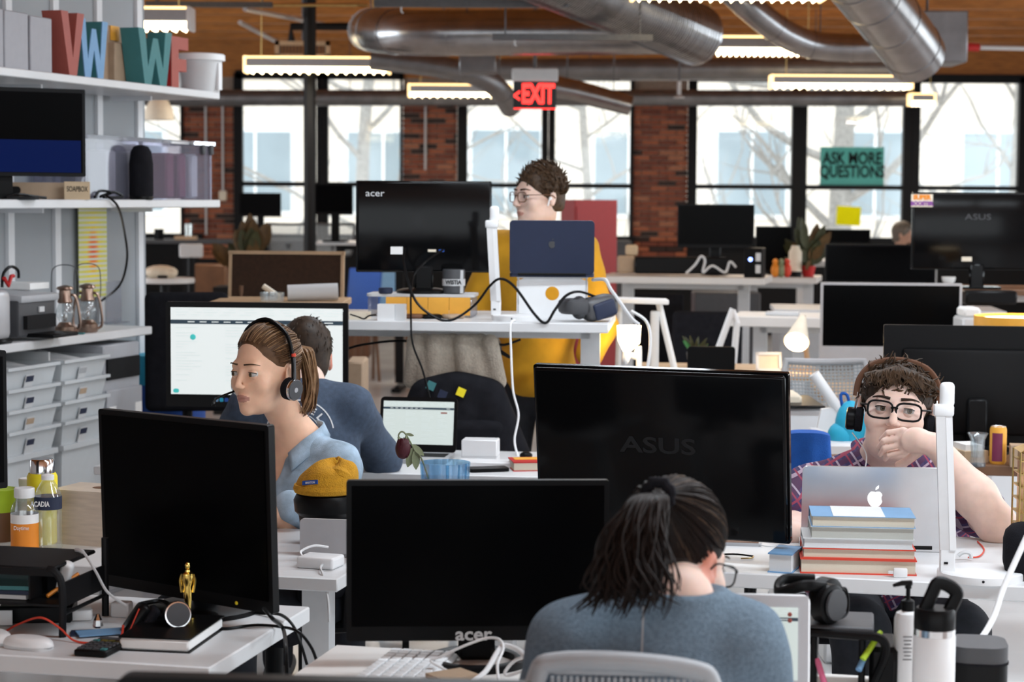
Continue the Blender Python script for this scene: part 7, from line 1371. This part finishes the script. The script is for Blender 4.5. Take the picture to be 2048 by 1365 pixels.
g = Sdf((np_.x-.45, 5.85, .42), (np_.x+.45, 6.75, nz+.12), .0055); g.ell(ntf(0, 0, nz-.20), (.185, .12, .23), .06); g.ell(ntf(0, -.03, .62), (.17, .125, .22), .05)
for s_ in (-1, 1): limb(g, [ntf(s_*.03, .035, nz-.015), ntf(s_*.155, .02, nz-.055), el[s_]+Vector((0, -.01, .015)), ntf(s_*.18, .44, .79)], [.058, .066, .058, .042], .04)
g.cap(Y(nM, (0, .01, -.10)), nb, .056, .062, .01, op='s'); ns = sdf_obj(g, 'navy_shirt', ['navy_shirt'], root, disp=fold(.004, 26, 4))
hair_cap(root, nM, 'hair_dark', r=(.081, .102, .096), nape=-.075, line=-.005)
def short_hair(root, M, m, n, seed, L0=.022, up=.4, curl=.5, r0=.0022, rr=(.080, .101, .094), zmin=-.05, front=-.075, nm='hair_locks', flow=(0, .6, -.5)):
    rn = random.Random(seed); mb = MB(); L = Matrix.Translation(-Vector(root.location)) @ M; cnt = 0
    while cnt < n:
        d = Vector((rn.gauss(0, 1), rn.gauss(0, 1), rn.gauss(0, 1))).normalized(); p = cap_pt(d, rr)
        if p.z < zmin or (p.y < front and p.z < .062) or (p.y < -.02 and p.z < .03): continue
        if p.z < -.01 and p.y < .03: continue
        cnt += 1; nrm = d; fl = Vector(flow); fl = fl-nrm*fl.dot(nrm); q = [p-nrm*.004]; dd = (nrm*up+fl.normalized()+Vector((rn.uniform(-1, 1), rn.uniform(-1, 1), rn.uniform(-1, 1)))*curl).normalized(); l = L0*rn.uniform(.6, 1.3)
        for k in range(4):
            q.append(q[-1]+dd*l/4); dd = (dd+Vector((rn.uniform(-1, 1), rn.uniform(-1, 1), rn.uniform(-1, 1)))*curl*.5-nrm*.18).normalized()
        mb.tube(q, [r0, r0*1.1, r0, r0*.7, r0*.25], 4, M=L)
    o = mb.build(nm, m, root); o['kind'] = 'stuff'; return o
short_hair(root, nM, 'hair_dark', 700, 3, .018, .25, .3, .0016, (.082, .103, .097), -.07, flow=(0, .5, -1))
trousers(root, ntf(0, 0, .50), [[ntf(s_*.09, 0, .50), ntf(s_*.12, .42, .50), ntf(s_*.12, .42, .08)] for s_ in (-1, 1)], 'jeans'); shoes(root, [ntf(s_*.12, .42, 0) for s_ in (-1, 1)], 'dark_grey', [(0, 1)]*2)
# print on the back: ring and letters wrapped on the shirt by casting onto it
from mathutils.bvhtree import BVHTree
def wrap_print(o, root, M_guess, build, m, nm):
    bvh = BVHTree.FromPolygons([v.co.copy() for v in o.data.vertices], [tuple(p.vertices) for p in o.data.polygons]); mb = MB(); build(mb); out = []; cp = cam.location-Vector(root.location)
    for v in mb.v:
        d = (Vector(v)-cp).normalized(); h_ = bvh.ray_cast(cp, d); out.append(h_[0]-d*.0015 if h_[0] else Vector(v))
    mb.v = [tuple(v) for v in out]; return mb.build(nm, m, o, smooth=False)
cpx = P(600, 868, 6.05)-Vector(root.location)
def prnt(mb):
    for r_, th in ((.101, .004), (.060, .002)):
        n = 40
        for k in range(n):
            a0, a1 = rad(10+170*k/n), rad(10+170*(k+1)/n); mb.quad(*[cpx+Vector((q*math.cos(a), 0, q*math.sin(a))) for q, a in ((r_, a0), (r_+th, a0), (r_+th, a1), (r_, a1))])
    for ch, an in (('E', 60), ('L', 40)):
        a = rad(an); mb.text(ch, .030, 0, TM(cpx+Vector((.079*math.cos(a), 0, .079*math.sin(a))), (0, rad(90-an), 0)), bold=.001)
wrap_print(ns, root, None, prnt, 'light_grey', 'back_print')
# ---------------------------------------------------------------- standing person in mustard
sp0 = P(1078, 392, 8.0); sM = HM(sp0, -56, 2, 0, 1.02); root = person('person in a mustard sweatshirt and round glasses standing at the raised desk', (sp0.x, 8.08, 0)); SY = -12
def stf(x, y, z): return Vector((sp0.x, 8.1, 0))+rvec(SY, (x, y, 0))+Vector((0, 0, z))
shz = P(1080, 478, 8.05).z
g = Sdf((sp0.x-.36, 7.7, .60), (sp0.x+.36, 8.45, sp0.z+.16), .0045); head_sdf(g, sM); nb = stf(0, .03, shz+.02); limb(g, [Y(sM, (0, .02, -.06)), nb], [.053, .058], .03); g.ell(stf(0, 0, shz-.18), (.14, .09, .2), .05)
arms_ = {1: [stf(.19, 0, shz-.05), stf(.26, -.02, shz-.34), stf(.22, -.16, shz-.56)], -1: [stf(-.19, 0, shz-.05), stf(-.27, -.02, shz-.33), stf(-.22, -.17, shz-.53)]}
for s_ in (-1, 1): limb(g, arms_[s_], [.045, .042, .030], .03); hand(g, arms_[s_][2], (-s_*.3, -.6, -.6), rvec(SY, (s_, 0, .2)), curl=.35, thumb=s_)
sdf_obj(g, 'body', ['skin_light', 'lip'], root, lipmat(sM)); add_face(root, sM, 'hair_dark', 'skin_light', look=(-.15, -1, .0), bw=.0036); glasses(root, sM, 'brown', .0225, .019, r=.0019)
g = Sdf((sp0.x-.46, 7.75, .70), (sp0.x+.46, 8.5, shz+.1), .006); g.ell(stf(0, 0, shz-.22), (.20, .125, .26), .06, rot=(0, 0, rad(SY))); g.cap(stf(0, 0, shz-.4), stf(0, 0, .93), .145, .15, .05)
for s_ in (-1, 1): limb(g, [stf(s_*.04, .02, shz-.02), stf(s_*.17, .0, shz-.05), arms_[s_][1], arms_[s_][1].lerp(arms_[s_][2], .55)], [.06, .072, .064, .056], .05)
g.cap(Y(sM, (0, .01, -.10)), nb, .052, .060, .01, op='s'); g.ell(stf(0, 0, .70), (.4, .4, .125), .01, op='s'); sdf_obj(g, 'sweatshirt', ['mustard'], root, disp=fold(.006, 20, 7))
hair_cap(root, sM, 'hair_brown', r=(.078, .100, .095), nape=-.06, line=-.008); short_hair(root, sM, 'hair_brown', 620, 9, .028, .55, .6, .0032, (.079, .101, .098), .0, flow=(0, -.4, .6)); short_hair(root, sM, 'hair_brown', 300, 10, .016, .2, .3, .002, (.079, .101, .093), -.055, flow=(0, .4, -1), nm='side_hair')
L = Matrix.Translation(-Vector(root.location)) @ sM; eb = MB().ell((.086, -.006, -.010), (.006, .007, .007), M=L).build('earbud', 'white_plastic', root); MB().tube([(.088, -.010, -.010), (.087, -.020, -.038)], .0032, 8, M=L).build('earbud_stem', 'white_plastic', eb)
trousers(root, stf(0, .01, .88), [[stf(s_*.09, .01, .84), stf(s_*.11, 0, .47), stf(s_*.12, .02, .08)] for s_ in (-1, 1)], 'jeans', r=(.095, .07, .06), hipw=(.17, .125, .12)); shoes(root, [stf(s_*.12, .03, 0) for s_ in (-1, 1)], 'black_plastic', [(0, -1)]*2)
# ---------------------------------------------------------------- person in plaid with headphones, hand at the mouth
rp_ = P(1792, 818, 5.40); rM = HM(rp_, -13, -4, 5, 1.12); root = person('person in a plaid shirt and black glasses with a hand over the mouth', (rp_.x, 5.52, 0))
def rtf(x, y, z): return Vector((rp_.x+x, 5.55+y, z))
rz_ = P(1790, 935, 5.5).z
elb = P(1992, 1062, 5.14); elb.z = DZ+.045; wri = P(1874, 893, 5.20); sho = {1: rtf(.205, .0, rz_-.085), -1: rtf(-.205, 0, rz_-.085)}
g = Sdf((rp_.x-.42, 5.0, .60), (rp_.x+.42, 5.75, rp_.z+.17), .0034); head_sdf(g, rM, wide=1.15, top=.85); g.ell((0, -.02, -.090), (.058, .058, .038), .03, rM); nb = rtf(0, .02, rz_+.01); limb(g, [Y(rM, (0, .02, -.06)), nb], [.064, .070], .03); g.ell(rtf(0, .0, rz_-.16), (.17, .10, .18), .05)
limb(g, [sho[1], elb, elb.lerp(wri, .35), wri], [.055, .048, .053, .030], .03); limb(g, [sho[-1], P(1575, 1078, 5.15), P(1680, 1085, 5.1)], [.055, .042, .030], .03); hand(g, P(1700, 1085, 5.08), (1, -.05, -.1), (0, 0, 1), curl=.25, thumb=1)
# right hand: back of the hand to the camera, fingers curled across the mouth
kn = [P(1806, 862, 5.225), P(1802, 876, 5.222), P(1802, 890, 5.222), P(1808, 903, 5.226)]; mid = [P(1776, 866, 5.235), P(1768, 882, 5.232), P(1769, 897, 5.234), P(1778, 910, 5.24)]; tip = [P(1762, 880, 5.262), P(1757, 896, 5.262), P(1760, 910, 5.262), P(1770, 919, 5.266)]
pc_ = P(1840, 882, 5.20); g.cap(wri, pc_, .031, .030, .015); g.ell(P(1828, 881, 5.205), (.036, .018, .034), .014)
for i in range(4): g.cap(pc_+(kn[i]-pc_)*.3, kn[i], .0115, .0108, .008); g.cap(kn[i], mid[i], .0090, .0083, .0012); g.cap(mid[i], tip[i], .0083, .0070, .0012)
th_ = [P(1836, 906, 5.22), P(1815, 922, 5.245), P(1795, 930, 5.26)]; g.cap(th_[0], th_[1], .013, .011, .01); g.cap(th_[1], th_[2], .011, .009, .004)
sdf_obj(g, 'body', ['skin_pink'], root, smooth_it=1); add_face(root, rM, 'hair_dark', 'skin_pink', look=(.30, -1, .06), bw=.0042); glasses(root, rM, 'black_plastic', .0295, .0205, r=.0026)
g = Sdf((rp_.x-.46, 5.05, .42), (rp_.x+.46, 5.85, rz_+.12), .0055); g.ell(rtf(0, .0, rz_-.20), (.235, .14, .24), .06); g.ell(rtf(0, -.01, .60), (.23, .16, .2), .06)
for s_ in (-1, 1): limb(g, [rtf(s_*.05, .02, rz_-.02), sho[s_]+Vector((0, 0, .0)), sho[s_].lerp(elb if s_ > 0 else P(1575, 1078, 5.15), .62)], [.066, .076, .068], .04)
g.cap(Y(rM, (0, .01, -.10)), nb, .066, .072, .01, op='s'); g.ell(rtf(0, -.11, rz_-.01), (.035, .09, .07), .02, op='s'); rs_ = sdf_obj(g, 'plaid_shirt', ['plaid'], root, disp=fold(.004, 24, 11))
MB().tube([p-Vector(root.location) for p in spline([rtf(-.028, -.085, rz_-.02), rtf(-.072, -.03, rz_+.022), rtf(-.066, .06, rz_+.05), rtf(0, .09, rz_+.055), rtf(.066, .06, rz_+.05), rtf(.072, -.03, rz_+.022), rtf(.028, -.085, rz_-.02)], 6)], .017, 8, flat=.45).build('collar', 'plaid', rs_)
hair_cap(root, rM, 'hair_dark', r=(.088, .100, .076), nape=-.05, line=.006, h=.0045); short_hair(root, rM, 'hair_brown', 520, 12, .034, .35, .7, .0026, (.087, .100, .077), .015, flow=(.6, -.6, .2), front=-.2); short_hair(root, rM, 'hair_dark', 260, 13, .022, .15, .3, .0022, (.089, .101, .086), -.03, flow=(0, -.2, -1), nm='side_hair')
# fringe falling on the forehead
rn = random.Random(5); mb = MB(); L = Matrix.Translation(-Vector(root.location)) @ rM
for k in range(120):
    x = rn.uniform(-.066, .066); a = Vector((x*.9, -.042-.012*math.cos(x*20), .106-abs(x)*.35)); b_ = Vector((x*1.05+rn.uniform(-.014, .02), -.084+.9*x*x*3, .092-abs(x)*.3+rn.uniform(-.006, .006))); c = Vector((x*1.12+rn.uniform(-.01, .035), -.090+2.9*x*x, .080-rn.uniform(0, .026)*(.3+.7*abs(math.sin(x*55)))-abs(x)*.30)); mb.tube(spline([a, b_, c], 4), [.0024, .0028, .003, .003, .003, .0028, .0024, .0016, .0006], 4, M=L)
mb.build('fringe', 'hair_brown', root)['kind'] = 'stuff'
hp = thing('headphones', 'black over-ear headphones worn by the person in plaid', 'headphones', Y(rM, (-.09, .01, -.03))); p0 = Vector(hp.location)
def rl(v): return Y(rM, v)-p0
MB().tube(spline([rl((-.099, .012, .02)), rl((-.094, .012, .065)), rl((-.062, .012, .104)), rl((0, .012, .118)), rl((.062, .012, .104)), rl((.094, .012, .065)), rl((.099, .012, .02))], 6), .0055, 8, flat=1.6).build('headband', 'brown', hp)
for s_ in (-1, 1):
    MB().tube([rl((s_*.095, .010, .03)), rl((s_*.098, .008, -.01))], .003, 8).build('slider', 'chrome', hp); ax = (rl((s_, 0, 0))-rl((0, 0, 0))).normalized(); c = rl((s_*.094, .004, -.036))
    MB().tube([c-ax*.020, c-ax*.016, c-ax*.002, c], [.030, .034, .034, .031], 24).build('ear_cushion', 'black_fabric', hp); MB().tube([c, c+ax*.006, c+ax*.020, c+ax*.023], [.029, .0315, .0315, .028], 24).build('ear_cup', 'black_plastic', hp); MB().tube([c+ax*.022, c+ax*.0245], [.0285, .0275], 24).build('cup_plate', 'brass' if s_ < 0 else 'dark_grey', hp)
cable('earphone_cable', 'thin white cord hanging from the headphones of the person in plaid', [Y(rM, (-.098, .0, -.07)), P(1731, 905, 5.38), P(1731, 935, 5.36)], .0018, 'white_plastic')
trousers(root, rtf(0, .0, .50), [[rtf(s_*.10, 0, .50), rtf(s_*.13, -.40, .50), rtf(s_*.13, -.38, .08)] for s_ in (-1, 1)], 'jeans', r=(.1, .075, .06), hipw=(.2, .14, .12)); shoes(root, [rtf(s_*.13, -.38, 0) for s_ in (-1, 1)], 'dark_grey', [(0, -1)]*2)
# ---------------------------------------------------------------- woman with the ponytail, from behind
gp = P(1350, 1120, 3.20); gM = HM(gp, 142, 20, 0, .99); root = person('woman with a dark ponytail and grey sweater seen from behind', (gp.x, 3.06, 0)); GY = 172
gcx = P(1318, 1300, 3.06).x
def gtf(x, y, z): return Vector((gcx+x, 3.06+y, z))          # y away from the camera
gz = P(1318, 1222, 3.05).z
g = Sdf((gcx-.30, 2.85, .6), (gcx+.36, 3.62, gp.z+.17), .0036); head_sdf(g, gM, fem=True); nb = gtf(.035, .03, gz+.010); limb(g, [Y(gM, (0, .028, -.05)), nb], [.048, .053], .03); g.ell(gtf(0, .02, gz-.15), (.12, .08, .16), .05)
ga = {s_: [gtf(s_*.15, .03, gz-.06), gtf(s_*.20, .13, gz-.28), gtf(s_*.12+.06, .30, .775)] for s_ in (-1, 1)}
for s_ in (-1, 1): limb(g, ga[s_], [.04, .034, .025], .03); hand(g, ga[s_][2], (.05-s_*.1, 1, 0), (0, 0, 1), curl=.3, s=.9, thumb=-s_)
g_f = lambda c: (lambda l: ((np.abs(l[:, 0]) > .073) & (np.abs(l[:, 2]+.01) < .045) & (l[:, 1] > -.015) & (l[:, 1] < .04)).astype(int))(in_head(c, gM))
sdf_obj(g, 'body', ['skin_light', 'skin_ear'], root, g_f); add_face(root, gM, 'hair_black', 'skin_light')
g = Sdf((gcx-.36, 2.80, .45), (gcx+.38, 3.55, gz+.12), .0045); g.ell(gtf(0, .02, gz-.19), (.16, .105, .21), .05); g.ell(gtf(0, .0, .62), (.15, .115, .2), .05)
for s_ in (-1, 1): limb(g, [gtf(s_*.035+.015, .035, gz-.006), gtf(s_*.135, .03, gz-.060), ga[s_][1], ga[s_][1].lerp(ga[s_][2], .75)], [.054, .060, .056, .040], .04)
g.cap(nb+Vector((-.004, 0, -.04)), nb+Vector((0, 0, .010)), .066, .062, .03); g.cap(Y(gM, (0, .02, -.08)), nb+Vector((0, .005, -.005)), .049, .051, .005, op='s'); g.ell(nb+Vector((0, .0, .065)), (.12, .12, .055), .006, op='s'); gs = sdf_obj(g, 'sweater', ['grey_sweater'], root, disp=fold(.0035, 22, 5))
def seam(mb):
    for k in range(16):
        y0, y1 = 1212+10*k, 1222+10*k
        x0, x1 = 1287-.35*k, 1287-.35*(k+1); q = [P(x, y, 2.93)-Vector(root.location) for x, y in ((x0-2, y0), (x0+2, y0), (x1+2, y1), (x1-2, y1))]; mb.quad(*q)
wrap_print(gs, root, None, seam, 'grey_plastic', 'back_seam')
MB().tube([p-Vector(root.location) for p in spline([nb+Vector((-.057, .0, .008)), nb+Vector((-.04, -.042, .009)), nb+Vector((0, -.057, .009)), nb+Vector((.04, -.042, .009)), nb+Vector((.057, .0, .008)), nb+Vector((.04, .04, .004))], 6)], .0045, 8).build('neckband', 'grey_sweater', gs)
hg = hair_cap(root, gM, 'hair_black', r=(.0765, .0985, .091), nape=-.05, line=.0, fem=True); gt_ = P(1316, 990, 3.11)
tl_ = gM.inverted() @ gt_; strands_back(root, gM, 'hair_black', tl_, 800, 15, hg, r0=.0014, rr=(.0795, .1015, .0935)); strands_back(root, gM, 'hair_brown', tl_, 90, 16, hg, r0=.0012, rr=(.0797, .1017, .0937), nm='light_strands')
ponytail(root, [gt_, P(1300, 998, 3.04), P(1275, 1050, 3.0), P(1262, 1120, 2.985), P(1262, 1180, 2.98), P(1275, 1222, 2.975)], 'hair_black', .062, 260, 18, hg, r0=.0020, wav=.020, flare=lambda f: .06+.94*min(1, f*1.35)**.75)
ponytail(root, [P(1290, 1010, 3.02), P(1255, 1090, 2.99), P(1225, 1160, 2.98), P(1170, 1222, 2.985)], 'hair_black', .030, 60, 19, hg, r0=.0018, nm='loose_locks')
tie_n = (P(1300, 998, 3.04)-gt_).normalized(); a_ = tie_n.orthogonal().normalized(); b2 = tie_n.cross(a_)
sc_ = thing('hair_scrunchie', 'dark green hair tie around the ponytail', 'hair tie', gt_); MB().tube([(a_*math.cos(6.283*k/20)+b2*math.sin(6.283*k/20))*(.020+.002*math.sin(k*2.4)) for k in range(20)], .009, 8, closed=True).build('band', 'black_fabric', sc_)
L = Matrix.Translation(-Vector(root.location)) @ gM
glasses(root, gM, 'black_plastic', .026, .018)
trousers(root, gtf(0, .02, .50), [[gtf(s_*.09, 0.02, .50), gtf(s_*.11, .42, .50), gtf(s_*.11, .40, .08)] for s_ in (-1, 1)], 'jeans'); shoes(root, [gtf(s_*.11, .40, 0) for s_ in (-1, 1)], 'black_plastic', [(0, 1)]*2)
# ---------------------------------------------------------------- far person by the windows
fp = P(1808, 470, 18.4); fM = HM(fp, 66, 0, 0, 1.0); root = person('far bearded person in a white shirt by the right windows', (fp.x, 18.5, 0))
g = Sdf((fp.x-.45, 18.1, .55), (fp.x+.45, 18.9, fp.z+.17), .009); head_sdf(g, fM); fz = fp.z-.20; limb(g, [Y(fM, (0, .02, -.06)), Vector((fp.x-.02, 18.5, fz+.02))], [.055, .06], .03); g.ell((fp.x, 18.5, fz-.2), (.15, .1, .22), .05)
for s_ in (-1, 1): limb(g, [Vector((fp.x+s_*.17, 18.5, fz-.06)), Vector((fp.x+s_*.22, 18.4, fz-.32)), Vector((fp.x+s_*.15, 18.2, fz-.36))], [.045, .04, .03], .03)
sdf_obj(g, 'body', ['skin_tan'], root); g = Sdf((fp.x-.5, 18.1, .5), (fp.x+.5, 18.9, fz+.12), .012); g.ell((fp.x, 18.5, fz-.22), (.2, .125, .25), .05); g.cap((fp.x, 18.5, fz-.4), (fp.x, 18.5, .62), .15, .15, .04)
for s_ in (-1, 1): limb(g, [Vector((fp.x+s_*.05, 18.5, fz-.02)), Vector((fp.x+s_*.17, 18.5, fz-.06)), Vector((fp.x+s_*.22, 18.42, fz-.3))], [.06, .07, .06], .04)
sdf_obj(g, 'shirt', ['paper'], root); hair_cap(root, fM, 'hair_grey', nape=-.06, h=.007)
g = Sdf(fp-Vector((.15, .15, .17)), fp+Vector((.15, .15, .1)), .006); g.ell((0, -.048, -.085), (.054, .052, .042), .02, fM); g.ell((0, -.10, -.064), (.024, .03, .016), .01, fM, 's'); sdf_obj(g, 'beard', ['hair_brown'], root)
trousers(root, Vector((fp.x, 18.5, .62)), [[Vector((fp.x+s_*.09, 18.5, .62)), Vector((fp.x+s_*.11, 18.45, .35)), Vector((fp.x+s_*.11, 18.5, .08))] for s_ in (-1, 1)], 'jeans', h=.016)
# ================================================================== jackets hung on a chair below the standing desk
jx = P(905, 740, 7.9).x; ch = office_chair('chair with a cream fleece and a black jacket below the standing desk', (jx+.02, 7.32, 0), rad(2), shell='black_fabric', mesh=False, seatz=.46, bw=.36, bh=.22, bz=.62, arms=False, fm='black_metal')
fj = thing('fleece_jacket', 'cream fleece jacket hanging over the chair below the standing desk', 'jacket', (P(905, 740, 7.2).x, 7.2, .62)); a0 = fj.location
g = Sdf((a0.x-.22, 6.95, .78), (a0.x+.22, 7.45, 1.16), .006); zA, zB = P(905, 682, 7.1).z, P(905, 795, 7.1).z
for k in range(9):
    x = (k-4)*.034; g.cap((a0.x+x, 7.20+.02*math.sin(k*2.1), zA-.01), (a0.x+x*1.12+.01, 7.18+.02*math.cos(k*1.7), zB+.05+.02*(k % 2)), .030, .034, .012)
sdf_obj(g, 'fleece_body', ['fleece'], fj)
bj = thing('black_jacket', 'black jacket with coloured lining patches over the chair back', 'jacket', (P(915, 850, 7.1).x, 7.15, .5)); a0 = bj.location; g = Sdf((a0.x-.3, 6.9, .55), (a0.x+.3, 7.4, 1.0), .007); zA, zB = P(905, 765, 7.02).z, P(905, 905, 7.02).z
for k in range(11):
    x = (k-5)*.034; g.cap((a0.x+x*.75, 7.12, zA-.02-abs(k-5)*.006), (a0.x+x*1.25, 7.10+.02*math.sin(k*1.9), zB-.02), .045, .05, .03)
sdf_obj(g, 'jacket_body', ['black_fabric'], bj)
for px, py, c_ in ((862, 772, 'teal'), (885, 790, 'navy'), (922, 785, 'yellow')): MB().box(P(px, py, 7.055)-a0, (.03, .004, .03), rot=(0, .4, 0)).build('lining_patch', c_, bj, smooth=False)
